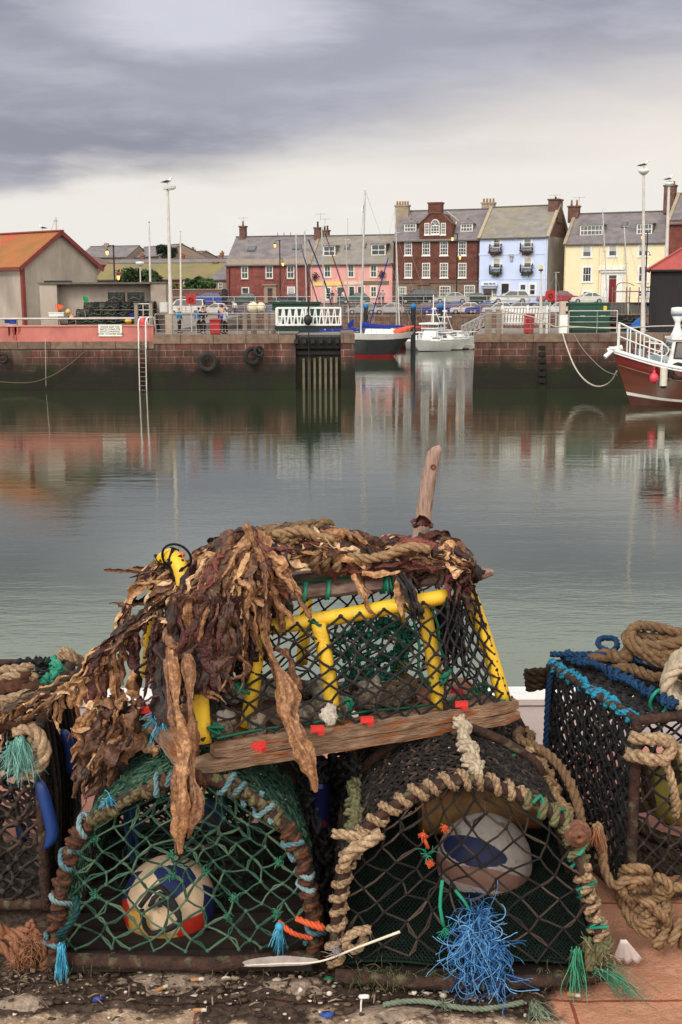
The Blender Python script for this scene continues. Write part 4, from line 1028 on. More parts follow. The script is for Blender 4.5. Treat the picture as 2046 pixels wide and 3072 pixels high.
 def skylight(s, x0, y0, x1, y1):
  w = s.roofw((y0+y1)/2, (x0+x1)/2); sl = (s.hr-s.he)/(s.D/2); dw = .38
  u0, z = s.uz((x0+x1)/2-(x1-x0)*.42, (y0+y1)/2, w); u1, _ = s.uz((x0+x1)/2+(x1-x0)*.42, (y0+y1)/2, w)
  m = MB(); z = s.he+w*sl+.22
  m.prism([(u0, w-dw, z-dw*sl), (u1, w-dw, z-dw*sl), (u1, w+dw, z+dw*sl), (u0, w+dw, z+dw*sl)], (0, -.05, .08)); f = s.child(m, 'skylight', mat('lead_grey', (.10, .10, .10), (.07, .07, .07), 4, rough=.6))
  m = MB(); i = .1
  m.prism([(u0+i, w-dw+i, z-(dw-i)*sl+.1), (u1-i, w-dw+i, z-(dw-i)*sl+.1), (u1-i, w+dw-i, z+(dw-i)*sl+.1), (u0+i, w+dw-i, z+(dw-i)*sl+.1)], (0, -.02, .03)); s.child(m, 'pane', mat('sky_glass', (.10, .11, .12), (.12, .13, .14), 2, rough=.03, spec=1.0), f)
 def roofw(s, py, px):
  """depth w at which the ray meets the front roof slope"""
  lo, hi = 0.0, s.D/2; sl = (s.hr-s.he)/(s.D/2)
  for _ in range(40):
   w = (lo+hi)/2; _, z = s.uz(px, py, w)
   if z > s.he+w*sl: lo = w
   else: hi = w
  return w
 def dormer(s, x0, y0, x1, y1, hip=False, cols=2, rows=2, m=None):
  sl = (s.hr-s.he)/(s.D/2); w = s.roofw(y1, (x0+x1)/2)-.05
  u0, z1 = s.uz(x0, y0, w); u1, z0 = s.uz(x1, y1, w)
  wb = w+(z1-z0+.3)/sl
  mb = MB(); mb.prism([(u0-.08, w+.04, z0-.1), (u0-.08, wb, z1), (u0-.08, w+.04, z1)], (u1-u0+.16, 0, 0)); d = s.child(mb, 'dormer', m or slate)
  mb = MB()
  if hip:
   um = (u0+u1)/2; h = .62
   mb.add([(u0-.2, w-.2, z1), (u1+.2, w-.2, z1), (u1+.2, wb+.5, z1), (u0-.2, wb+.5, z1), (um, w+.55, z1+h), (um, wb+.8, z1+h)], [(0, 1, 4), (1, 2, 5, 4), (3, 0, 4, 5), (3, 2, 1, 0)], False)
   mb.lathe((um, w+.55, z1+h), [(.1, -.05), (.14, .1), (.02, .25)], 8)
  else: mb.box2((u0-.18, w-.18, z1), (u1+.18, wb+.4, z1+.13))
  s.child(mb, 'dormer_roof', slate if hip else mat('lead_roof', (.22, .21, .21), (.16, .155, .155), 2, rough=.6), d)
  s.window(x0, y0, x1, y1, cols, rows, .13, w=w, parent=d)
 def band(s, x0, y0, x1, y1, name, m, out=.12):
  u0, z1 = s.uz(x0, y0); u1, z0 = s.uz(x1, y1); mb = MB(); mb.box2((u0, -out, z0), (u1, .02, z1)); return s.child(mb, name, m)
 def pipe(s, px, m=None, u=None):
  if u is None: u, _ = s.uz(px, 850)
  mb = MB(); mb.cyl((u, -.1, 0), (u, -.1, s.he-.1), .05, n=6); s.child(mb, 'downpipe', m or M_('black_paint'))
 def aerial(s, px, ytop, ybase, w):
  u, z1 = s.uz(px, ytop, w); _, z0 = s.uz(px, ybase, w)
  mb = MB(); mb.cyl((u, w, z0), (u, w, z1), .03, n=5); mb.beam((u-.8, w, z1-.1), (u+.8, w, z1-.1), .04, .04)
  for k in range(6): mb.beam((u-.7+.28*k, w-.25, z1-.1), (u-.7+.28*k, w+.25, z1-.1), .03, .03)
  s.child(mb, 'aerial', M_('steel'))
ZB = 4.78
# -- red sandstone house
redst = brick_mat('red_sandstone', (.225, .066, .056), (.175, .052, .046), (.20, .09, .075), bw=.75, bh=.32, msize=.014, nscale=1.2)
h = House('sandstone_house', 'two storey red sandstone house with slate roof and two skylights', 680, 931, 176.5, 172.5, ZB)
h.shell(h.uz(805, 792)[1], 8.5, h.uz(830, 711, 4.25)[1], redst, slate)
h.band(680, 778, 931, 790, 'cornice', mat('cornice_stone', (.36, .29, .235), (.28, .22, .18), 2, rough=.9))
for x0, x1, y0, y1 in ((724, 745, 799, 837), (797, 819, 798, 836), (861, 883, 797, 836), (725, 748, 862, 898), (862, 885, 860, 898)):
 h.window(x0, y0, x1, y1, 2 if y0 < 840 else 1, 2, .11, surround=mat('red_margin', (.24, .11, .09), (.19, .085, .07), 2, rough=.9), blind=.45 if (x0 == 862) else False)
h.door(803, 864, 818, dark_door, stone_b, .55)
h.chimney(721, 738, 678, 724, 4.2, chim_b, 1, .9, .7, chim_y); h.aerial(730, 652, 676, 4.2)
h.skylight(741, 744, 770, 759); h.skylight(876, 740, 904, 753); h.pipe(689); h.pipe(924)
# -- pink house
pinkm = mat('pink_paint', (.68, .33, .305), (.60, .285, .265), .7, rough=.8, bump=.1)
cream_w = mat('cream_margin', (.62, .52, .38), (.55, .45, .33), 3, rough=.8)
h = House('pink_house', 'pink painted two storey house with shopfronts and slate roof', 932, 1177, 172.4, 168.6, ZB)
h.shell(h.uz(1050, 790)[1], 8.5, h.uz(1060, 709, 4.25)[1], pinkm, slate_w); h.skews(stone_b)
for x0, x1 in ((973, 992), (1044, 1062), (1112, 1130)): h.window(x0, 795, x1, 832, 2, 2, .09, surround=cream_w)
h.window(977, 862, 993, 899, 1, 2, .1, surround=cream_w); h.opening(1012, 862, 1031, 908, 'shop_door'); h.opening(1048, 860, 1063, 904); h.opening(1074, 860, 1092, 904); h.window(1112, 859, 1130, 892, 2, 2, .1, surround=cream_w)
o = h.band(941, 845, 1026, 857, 'shop_sign', mat('sign_yellow', (.72, .52, .18), (.64, .45, .15), 3, rough=.6)); h.band(1034, 845, 1084, 854, 'shop_sign', cream_w); h.band(1090, 843, 1166, 853, 'shop_sign', mat('sign_dark', (.10, .085, .05), (.16, .13, .07), 3, rough=.6))
h.band(934, 789, 1176, 793, 'string_course', cream_w, .06)
h.dormer(970, 738, 1006, 769); h.dormer(1114, 733, 1157, 767); h.skylight(1034, 740, 1051, 751); h.skylight(1089, 736, 1099, 749)
h.chimney(945, 962, 682, 737, 4.0, chim_b, 1, .9, .8, chim_b); h.chimney(970, 987, 690, 735, 4.6, chim_b, 2, .9, .6, chim_b); h.aerial(962, 640, 660, 4.0); h.aerial(975, 655, 672, 4.6)
for px, py in ((948, 830), (1147, 823)):
 u, z = h.uz(px, py); m = MB(); rr_ = random.Random(px)
 for k in range(60): m.sphere((u+rr_.gauss(0, .22), -.35+rr_.gauss(0, .15), z+rr_.gauss(0, .25)), .09, 5, 3)
 m.beam((u, -.02, z+.55), (u, -.5, z+.6), .05, .05); h.child(m, 'hanging_basket', mat('basket_green', (.05, .04, .045), (.10, .05, .06), 9, rough=.9))
h.pipe(936, cream_w)
# -- tall brown house
brown = brick_mat('brown_sandstone', (.15, .054, .039), (.105, .04, .031), (.13, .072, .058), bw=.8, bh=.34, msize=.014, nscale=1.1)
brown_g = brick_mat('brown_ground', (.20, .135, .10), (.165, .11, .085), (.14, .1, .08), bw=1.1, bh=.4, nscale=1.0)
h = House('brown_house', 'four storey dark red sandstone house with curved central gable and arched window', 1179, 1436, 168.2, 164.2, ZB)
h.shell(h.uz(1300, 719)[1], 9.5, h.uz(1300, 634, 4.75)[1], brown, slate)
u0, _ = h.uz(1179, 800); zg = h.uz(1300, 847)[1]
m = MB(); m.box2((-.01, -.08, 0), (h.W+.01, .02, zg)); h.child(m, 'ground_floor', brown_g)
h.band(1179, 843, 1436, 848, 'string_course', mat('brown_course', (.15, .09, .07), (.11, .07, .055), 2, rough=.9), .2)
# central gable, curved shoulders
P_ = [(1258, 722), (1258, 672), (1266, 664), (1277, 655), (1285, 646), (1289, 640), (1327, 640), (1332, 647), (1341, 657), (1351, 666), (1357, 672), (1357, 722)]
m = MB(); m.prism([(h.uz(x, y, -.12)[0], -.12, h.uz(x, y, -.12)[1]) for x, y in reversed(P_)], (0, 3.6, 0)); h.child(m, 'gable', brown)
m = MB()
gp = [V((h.uz(x, y, -.12)[0], -.12, h.uz(x, y, -.12)[1])) for x, y in P_[1:-1]]
for a, b in zip(gp[:-1], gp[1:]): m.beam(a+V((0, .1, .04)), b+V((0, .1, .04)), .5, .12)
h.child(m, 'gable_coping', mat('brown_course', (.15, .09, .07)))
h.chimney(1288, 1327, 608, 642, .6, brown, 0, 1.3)
for x0, x1 in ((1214, 1236), (1267, 1290), (1320, 1344), (1375, 1399)):
 h.window(x0, 724, x1, 766, 3, 4, .10); h.window(x0, 789, x1, 833, 3, 4, .10, glass=mat('curtained_glass', (.20, .19, .17), (.05, .055, .06), .5, rough=.08, spec=.8))
for x0, x1, y0 in ((1196, 1219, 860), (1319, 1351, 858), (1393, 1424, 856)): h.window(x0, y0, x1, 900, 4, 4, .10, w=-.09, glass=M_('curtained_glass'))
h.door(1261, 862, 1280, dark_door, brown_g, .3)
for x0, x1 in ((1274, 1288), (1323, 1337)): h.window(x0, 669, x1, 704, 2, 4, .10, w=-.13)
h.window(1292, 676, 1319, 703, 3, 3, .11, w=-.13)
u0, z0 = h.uz(1292, 676, -.16); u1, _ = h.uz(1319, 676, -.16); um, ur = (u0+u1)/2, (u1-u0)/2
m = MB(); m.tube([V((um+ur*.93*math.cos(a), -.16, z0+ur*1.15*math.sin(a))) for a in [PI*k/14 for k in range(15)]], .07, 6)
for a in (PI/4, PI/2, 3*PI/4): m.cyl((um, -.16, z0), (um+ur*.9*math.cos(a), -.16, z0+ur*1.1*math.sin(a)), .03, n=5)
f = h.child(m, 'arched_fanlight', win_white)
m = MB(); m.prism([V((um+ur*.93*math.cos(a), -.14, z0+ur*1.15*math.sin(a))) for a in [PI*k/14 for k in range(14, -1, -1)]], (0, .03, 0)); h.child(m, 'pane', M_('glass_dark'), f)
for x0, x1 in ((1213, 1249), (1382, 1418)):
 h.dormer(x0, 671, x1, 696, True, 4, 2)
h.chimney(1188, 1227, 616, 690, 4.2, chim_y, 5, 1.0); h.chimney(1448-1, 1484, 608, 660, 5.2, chim_y, 4, 1.0); h.pipe(1183); h.pipe(1432)
# white lead flashings beside the gable (drawn lines of the roof valleys)
m = MB(); sl = (h.hr-h.he)/(h.D/2)
for pa, pb in (((1340, 638), (1376, 668)), ((1370, 670), (1354, 714))):
 w0, w1 = h.roofw(pa[1], pa[0]), h.roofw(pb[1], pb[0]); ua, ub = h.uz(pa[0], pa[1], w0)[0], h.uz(pb[0], pb[1], w1)[0]
 m.beam((ua, w0, h.he+w0*sl+.22), (ub, w1, h.he+w1*sl+.22), .16, .06)
h.child(m, 'lead_flashing', mat('lead_pale', (.50, .46, .42), (.42, .39, .36), 3, rough=.6), h.roof)
# -- blue house
bluem = mat('blue_paint', (.53, .61, .82), (.48, .56, .77), .6, rough=.7, bump=.1)
blue_side = mat('weathered_harl', (.46, .42, .36), (.30, .265, .22), .9, rough=.95, c3=(.20, .18, .155), s3=.35, t3=(.45, .7), stretch=(1, 1, .3))
h = House('blue_house', 'pale blue three storey house with flower boxes and a shop', 1436.5, 1639, 164.0, 159.6, ZB)
h.shell(h.uz(1540, 711)[1], 8.6, h.uz(1560, 622, 4.3)[1], bluem, slate_w, .2, blue_side, chim_b)
h.skews(mat('skew_stone', (.38, .31, .23), (.30, .24, .18), 2, rough=.9))
for y in (761, 836): h.band(1437, y, 1639, y+2, 'string_course', bluem, .05)
wm = mat('blue_margin', (.70, .72, .80), (.62, .65, .75), 3, rough=.6)
fl_m = mat('window_box_green', (.03, .05, .02), (.06, .03, .03), 12, rough=.9)
for k, (x0, x1, y0, y1) in enumerate(((1480, 1501, 714, 743), (1572, 1594, 712, 741), (1480, 1501, 775, 805), (1572, 1594, 773, 803))):
 f = h.window(x0, y0, x1, y1, 1, 2, .09, surround=wm, blind=.5 if k > 1 else False)
 u0, z0 = h.uz(x0-8, y1+15); u1, _ = h.uz(x1+7, y1); z1 = z0+.45; rr_ = random.Random(int(x0+y0))
 m = MB(); m.box2((u0, -.55, z0-.05), (u1, -.12, z0+.12)); h.child(m, 'window_box', fl_m, f)
 m = MB()
 for q in range(12): u = u0+(u1-u0)*q/11; m.cyl((u, -.55, z0+.1), (u, -.55, z0+.9), .025, n=4)
 for z in (.5, .9): m.beam((u0, -.55, z0+z), (u1, -.55, z0+z), .04, .04)
 for u in (u0, u1): m.beam((u, -.55, z0+.9), (u, -.05, z0+.9), .04, .04)
 h.child(m, 'balcony_rail', M_('black_paint'), f)
 m = MB()
 for q in range(150):
  a = rr_.random(); edge = rr_.random() < .35
  m.sphere((u0+(u1-u0)*(rr_.choice((.02, .98)) if edge else a), -.5+rr_.gauss(0, .12), z0+(rr_.uniform(.1, 1.1) if edge else .05+rr_.gauss(0, .14)-.25*math.sin(a*PI))), rr_.uniform(.05, .1), 5, 3)
 h.child(m, 'flowers', mat('flowers_red' if k < 2 else 'flowers_green', (.15, .015, .025) if k < 2 else (.05, .055, .025), (.03, .05, .02), 5, rough=.9), f)
sg = h.band(1445, 847, 1494, 857, 'shop_sign', wm, .25)
u, z = h.uz(1470, 852); m = MB(); rr_ = random.Random(2)
for q0, q1 in ((-.75, -.15), (.0, .85)):                 # the sign's script, too far off to read
 m.tube(resample([(u+q0+(q1-q0)*k/13, -.28, z+(.12 if k % 2 else -.06)*rr_.uniform(.5, 1.3)) for k in range(14)], .04), .03, 4)
h.child(m, 'sign_script', mat('sign_grey', (.12, .12, .14), rough=.6))
m = MB(); u0, z0 = h.uz(1446, 858); u1, _ = h.uz(1493, 858); m.prism([(u0, -.05, z0), (u0, -.75, z0-.32), (u0, -.75, z0-.36), (u0, -.05, z0-.05)], (u1-u0, 0, 0)); h.child(m, 'awning', mat('awning_grey', (.25, .28, .34), (.20, .23, .29), 3, rough=.8))
h.opening(1451, 860, 1475, 893, 'shop_window', mat('shop_glass', (.10, .055, .045), (.05, .04, .05), 1.2, rough=.1, spec=.8)); h.window(1478, 864, 1492, 892, 2, 3, .09, sill=False); h.opening(1505, 851, 1526, 893, 'doorway_shade', M_('black_paint'))  # black panel stands in for the shade inside the open doorway
h.window(1560, 852, 1578, 888, 1, 2, .1, surround=wm); h.window(1589, 852, 1606, 886, 1, 2, .1, surround=wm)
u, z = h.uz(1535, 773); m = MB(); m.box((u, -.1, z), (.35, .2, .9)); m.beam((u-.3, -.3, z+.3), (u+.3, -.3, z+.3), .06, .3); h.child(m, 'hanging_sign', mat('grey_sign', (.35, .36, .38), (.28, .29, .3), 4, rough=.7))
h.chimney(1652, 1680, 598, 668, 4.3, chim_b, 1, 2.0, .3, M_('black_paint')); h.pipe(0, wm, h.W-.25)
h.aerial(1665, 583, 596, 4.0)
# -- yellow house
yel = mat('yellow_paint', (.76, .66, .45), (.70, .60, .40), .7, rough=.8, bump=.1)
h = House('yellow_house', 'pale yellow house with white pedimented doorway and dark red door', 1692, 1995, 160.5, 154.8, ZB)
h.shell(h.uz(1840, 729)[1], 9, h.uz(1850, 641, 4.5)[1], yel, slate, .2)
h.skews(chim_y, (0,))
for x0, x1, y0, y1 in ((1749, 1773, 737, 771), (1827, 1850, 735, 769), (1917, 1942, 735, 769), (1749, 1773, 801, 846), (1917, 1942, 799, 846)): h.window(x0, y0, x1, y1, 1 if y0 < 780 else 3, 2, .09, surround=win_white, blind=.45 if y0 < 780 else False)
h.window(1749, 874, 1773, 892, 1, 2, .09, surround=win_white); h.window(1917, 872, 1942, 890, 1, 2, .09, surround=win_white)
h.door(1828, 826, 1850, mat('dark_red_door', (.16, .010, .02), (.12, .008, .016), 3, rough=.4), win_white, .95)
h.band(1798, 801, 1875, 810, 'door_cornice', win_white, .35)
h.dormer(1741, 676, 1808, 707, False, 6, 2); h.dormer(1911, 672, 1956, 703, False, 4, 2); h.skylight(1863, 672, 1884, 688)
h.chimney(1707, 1737, 618, 668, 4.2, chim_b, 2, 1.0, .8, pot_m); h.aerial(1738, 590, 640, 4.2)
for px in (1795, 1690+3): h.pipe(px, yel)
# -- red brick house at the right edge
h = House('brick_house', 'dark red brick house end rising behind the black shed', 1996, 2150, 154.7, 151.5, ZB)
h.shell(h.uz(2040, 668)[1], 9, h.uz(2040, 584, 4.5)[1], brick_mat('dark_red_brick', (.20, .055, .045), (.16, .045, .04), (.14, .07, .06), bw=.5, bh=.2, nscale=1.2), slate); h.skews(chim_y, (0,))
h.band(1996, 660, 2150, 670, 'cornice', chim_b); h.chimney(1996, 2024, 556, 640, 4.3, chim_b, 3, 1.2, .5); h.window(2055, 690, 2080, 730, 2, 2)
# -- black boarded shed with red roof, on the right pier
def black_shed():
 Y = YP+3.4; a = at(1946, 975, Y); zt = at(1946, 806, Y).z
 t = thing('boat_shed', 'black boarded shed with red corrugated roof on the right pier', 'shed', (a.x, Y, 3.45), math.radians(-16))
 W2, D2 = 8.5, 6.0; he = zt-3.45; rise = 2.0; hd = D2/2; m = MB()
 bm = mat('black_board', (.010, .009, .011), (.022, .018, .02), 3, rough=.7, stretch=(6, 6, .2), bump=.4)
 m.box2((0, 0, 0), (W2, D2, he)); m.build('wall', bm, t)
 m = MB()
 for k in range(34): m.box2((W2*k/34-.015, -.02, 0), (W2*k/34+.015, 0, he))
 m.build('batten', bm, t)
 m = MB(); o = .25; sl = rise/hd
 def P3(x, y): return V((x, y, he+.04+min(y, D2-y, x, W2-x)*sl))
 def strip(f, n):                              # corrugated sheets on a hipped slope
  for i in range(n):
   for a, b, za, zb_ in ((i/n, (i+.5)/n, 0, .04), ((i+.5)/n, (i+1)/n, .04, 0)):
    (p, q), (r, u) = f(a), f(b); m.add([p+V((0, 0, za)), r+V((0, 0, zb_)), u+V((0, 0, zb_)), q+V((0, 0, za))], [(0, 1, 2, 3)], False)
 def front(a): x = -o+(W2+2*o)*a; d = max(0, min(x, W2-x, hd)); return P3(x, -o), P3(x, d if 0 < x < W2 else -o)
 def rear(a): x = W2+o-(W2+2*o)*a; d = max(0, min(x, W2-x, hd)); return P3(x, D2+o), P3(x, D2-d if 0 < x < W2 else D2+o)
 def left(a): y = D2+o-(D2+2*o)*a; d = max(0, min(y, D2-y, hd)); return P3(-o, y), P3(d if 0 < y < D2 else -o, y)
 def right(a): y = -o+(D2+2*o)*a; d = max(0, min(y, D2-y, hd)); return P3(W2+o, y), P3(W2-d if 0 < y < D2 else W2+o, y)
 strip(front, 58); strip(rear, 58); strip(left, 40); strip(right, 40)
 rf = m.build('roof', mat('red_roof', (.40, .085, .075), (.30, .07, .06), 1.2, rough=.7, c3=(.24, .06, .05), s3=.8), t)
 m = MB(); z1 = he+.1
 for x0, x1 in ((-o, hd), (W2+o, W2-hd)): m.beam(P3(x0, -o)+V((0, 0, .06)), P3(x1, hd)+V((0, 0, .06)), .22, .07); m.beam(P3(x0, D2+o)+V((0, 0, .06)), P3(x1, hd)+V((0, 0, .06)), .22, .07)
 m.beam(P3(hd, hd)+V((0, 0, .06)), P3(W2-hd, hd)+V((0, 0, .06)), .3, .08); m.build('ridge', M_('red_roof'), rf)
 m = MB(); zf = he-.13; m.box2((-o, -o-.03, zf-.06), (W2+o, -o, zf+.06)); m.box2((-o-.03, -o, zf-.06), (-o, D2+o, zf+.06)); m.build('fascia', bm, t)
 m = MB(); m.box2((.45, -.05, 0), (3.2, -.02, 2.9)); d = m.build('door', bm, t)
 m = MB(); m.box2((2.15, -.09, 1.75), (2.45, -.05, 1.81)); m.build('handle', M_('galv'), d)
black_shed()
# ---------------------------------------------------------------- roofs of the town behind, left
moss = mat('mossy_roof', (.16, .14, .085), (.22, .19, .06), .35, rough=.95, c3=(.24, .155, .10), s3=.2, bump=.4, stretch=(1, 1, .5))
redb = brick_mat('far_red_brick', (.26, .10, .075), (.21, .085, .065), (.22, .13, .10), bw=.5, bh=.2, nscale=1.0)
h = House('long_building', 'long low building with mossy yellow green roof behind the yard', 290, 650, 190, 187, ZB)
h.shell(h.uz(480, 838)[1], 12, h.uz(480, 792, 6)[1], redb, moss)
for x0, x1 in ((550, 566), (585, 602)): h.window(x0, 842, x1, 866, 1, 1, .12, glass=mat('shutter_grey', (.36, .34, .34), (.30, .28, .28), 2, rough=.8))
h.chimney(640, 654, 785, 800, 6, redb, 0); h.chimney(352, 372, 816, 840, 1.5, redb, 2, .9, .4, M_('black_paint'))
h = House('terraced_house', 'slate roofed house end between the mossy building and the red sandstone house', 634, 690, 183, 181, ZB)
h.shell(h.uz(660, 838)[1], 8, h.uz(660, 792, 4)[1], mat('brown_harl', (.27, .20, .155), (.22, .16, .125), 1.5, rough=.95), slate)
h.window(655, 848, 668, 868, 2, 2)
h = House('terraced_house', 'long slate roof seen just above the mossy roof', 345, 680, 215, 212, ZB)
h.shell(h.uz(500, 800)[1], 9, h.uz(500, 779, 4.5)[1], stone_b, slate)
for px in (428, 548, 664): h.chimney(px-5, px+5, 765, 785, 4.5, redb, 2, .8, .4)
h = House('terraced_house', 'brown gabled roof with red bargeboard left of the black lantern', 262, 365, 205, 216, ZB)
h.shell(h.uz(300, 795)[1], 14, h.uz(300, 766, 7)[1], mat('brown_harl', (.27, .20, .155)), mat('brown_slate', (.17, .10, .085), (.13, .085, .075), 1, rough=.85))
h = House('terraced_house', 'wide slate roof furthest left behind the shed ridge', 240, 385, 250, 246, ZB)
h.shell(h.uz(300, 772)[1], 10, h.uz(300, 741, 5)[1], stone_b, slate); h.chimney(312, 328, 735, 750, 5, chim_y, 3, 1, .4); h.window(285, 776, 294, 788, 1, 2)
h = House('terraced_house', 'slate roof with stone gable left of the thin pale pole', 372, 480, 255, 238, ZB)
h.shell(h.uz(420, 772)[1], 10, h.uz(420, 745, 5)[1], mat('far_stone', (.30, .225, .17), (.24, .18, .14), 1, rough=.95), slate)
h = House('terraced_house', 'distant brown roof right of the round tree', 500, 583, 262, 258, ZB)
h.shell(h.uz(540, 775)[1], 9, h.uz(540, 757, 4.5)[1], M_('far_stone'), M_('brown_slate')); h.chimney(575, 583, 748, 765, 4.5, redb, 2, .8, .5); h.chimney(496, 506, 752, 768, 4.5, redb, 2, .8, .4)
h = House('terraced_house', 'low distant dark roof left of the red sandstone house chimney', 585, 700, 300, 296, ZB)
h.shell(h.uz(640, 785)[1], 9, h.uz(640, 770, 4.5)[1], M_('far_stone'), slate); h.chimney(620, 628, 760, 775, 4.5, redb, 2, .8, .4); h.chimney(664, 670, 757, 772, 4.5, redb, 2, .8, .4)
# church pinnacles over the red house roof
def pinnacles():
 Y = 260; t = thing('church_tower', 'distant church tower with three thin stone pinnacles above the sandstone house roof', 'church', at(853, 800, Y))
 m = MB(); a, b = at(828, 718, Y), at(876, 718, Y); m.box2((a.x, Y, 4.8), (b.x, Y+4, a.z-.6)); m.build('tower', M_('far_stone'), t, world=True)
 for px in (833, 852, 872):
  p = at(px, 712, Y); m = MB(); m.cyl((p.x, Y+.5, p.z-1.2), (p.x, Y+.5, at(px, 696, Y).z), .42, .05, 6); m.build('pinnacle', M_('far_stone'), t, world=True)
pinnacles()
def brick_boundary():
 Y = 163; a, b = at(505, 870, Y), at(682, 870, Y); t = thing('boundary_wall', 'brown brick boundary wall behind the cars left of the sandstone house', 'wall', ((a.x+b.x)/2, Y, ZB))
 m = MB(); m.box2((a.x, Y, 4.7), (b.x, Y+.4, a.z)); m.build('wall', chim_b, t, world=True)
 m = MB(); m.box2((a.x-.05, Y-.06, a.z), (b.x+.05, Y+.46, a.z+.14)); m.build('coping', stone_b, t, world=True)
 p0, p1 = at(666, 868, 162.3), at(682, 868, 162.3)
 t = thing('phone_kiosk', 'narrow dark kiosk against the corner of the red sandstone house', 'kiosk', ((p0.x+p1.x)/2, 162.3, 4.75))
 m = MB(); m.box2((p0.x, 161.8, 4.75), (p1.x, 162.6, p0.z)); m.build('kiosk_body', M_('black_paint'), t, world=True)
 m = MB()
 for k in range(4): m.box2((p0.x+.12, 161.76, 5.2+.42*k), (p1.x-.12, 161.8, 5.5+.42*k))
 m.build('pane', M_('glass_dark'), t, world=True)
brick_boundary()
# ---------------------------------------------------------------- trees and bushes
def tree(px, py, Y, rx, rz, zb, label, name='tree', n=1500, c=(.045, .075, .028), c2=(.02, .038, .016), seed=1, leaf=.3, group=None):
 rr = random.Random(seed); ctr = at(px, py, Y)
 t = thing(name, label, 'tree' if name == 'tree' else 'bush', (ctr.x, Y, zb), group=group)
 m = MB(); top = ctr.z
 m.tube(resample([(ctr.x, Y, zb), (ctr.x+.1, Y, (zb+top)/2), (ctr.x, Y, top)], .4), [.25*max(.3, rx/3)*(1-.6*i/40) for i in range(len(resample([(ctr.x, Y, zb), (ctr.x+.1, Y, (zb+top)/2), (ctr.x, Y, top)], .4)))], 7)
 for k in range(5):
  a = k*1.3; m.tube([(ctr.x, Y, top-rz*.5), (ctr.x+math.cos(a)*rx*.35, Y+math.sin(a)*rx*.35, top), (ctr.x+math.cos(a)*rx*.6, Y+math.sin(a)*rx*.6, top+rz*.3)], [.1, .07, .03], 5)
 m.build('trunk', M_('old_wood'), t, world=True)
 m = MB(); lobes = [(V((rr.uniform(-.65, .65)*rx, rr.uniform(-.6, .6)*rx, rr.uniform(-.5, .55)*rz)), rr.uniform(.35, .55)) for _ in range(11)]+[(V((0, 0, 0)), .6)]
 for i in range(n):
  lc, lr = lobes[i % len(lobes)]; d = V((rr.gauss(0, 1), rr.gauss(0, 1), rr.gauss(0, 1))).normalized()*(rr.random()**.35)
  p = ctr+lc+V((d.x*lr*rx, d.y*lr*rx, d.z*lr*rz)); u = V((rr.gauss(0, 1), rr.gauss(0, 1), rr.gauss(0, 1))).normalized(); w = u.cross(V((rr.gauss(0, 1), rr.gauss(0, 1), rr.gauss(0, 1)))).normalized(); s = leaf*rr.uniform(.6, 1.3)
  m.ct = rr.random(); m.add([p-u*s, p+w*s*.6, p+u*s, p-w*s*.6], [(0, 1, 2, 3)])
 m.build('crown', tint_mat('leaf_%d_%d' % (int(c[0]*1000), int(c[1]*1000)), [(0, c2), (1, c)], bump=0, mottle=.3, mscale=.6), t, world=True)
tree(497, 757, 240, 2.4, 1.5, ZB, 'dark round tree on the skyline behind the tall left lamp', seed=3, leaf=.28, c=(.022, .045, .024), c2=(.010, .022, .013), n=2600)
tree(418, 838, 170, 2.7, 1.6, ZB, 'wide green bush in front of the mossy roof', 'bush', 2200, seed=5)
tree(457, 846, 168, 1.4, 1.0, ZB, 'smaller green bush right of the wide one behind the yard wall', 'bush', 900, seed=15)
tree(576, 862, 172, 1.0, 1.3, ZB, 'narrow dark green bush left of the leafy one on the boundary wall', 'bush', 800, seed=8, c=(.04, .085, .025))
tree(618, 855, 172, 1.6, 1.4, ZB, 'leafy green bush nearest the sandstone house', 'bush', 1100, seed=9, c=(.06, .11, .03), c2=(.025, .045, .016))
tree(520, 866, 170, 1.4, .8, ZB, 'yellow green low bush at the foot of the tall left lamp', 'bush', 700, seed=10, c=(.16, .15, .03), c2=(.05, .06, .02))
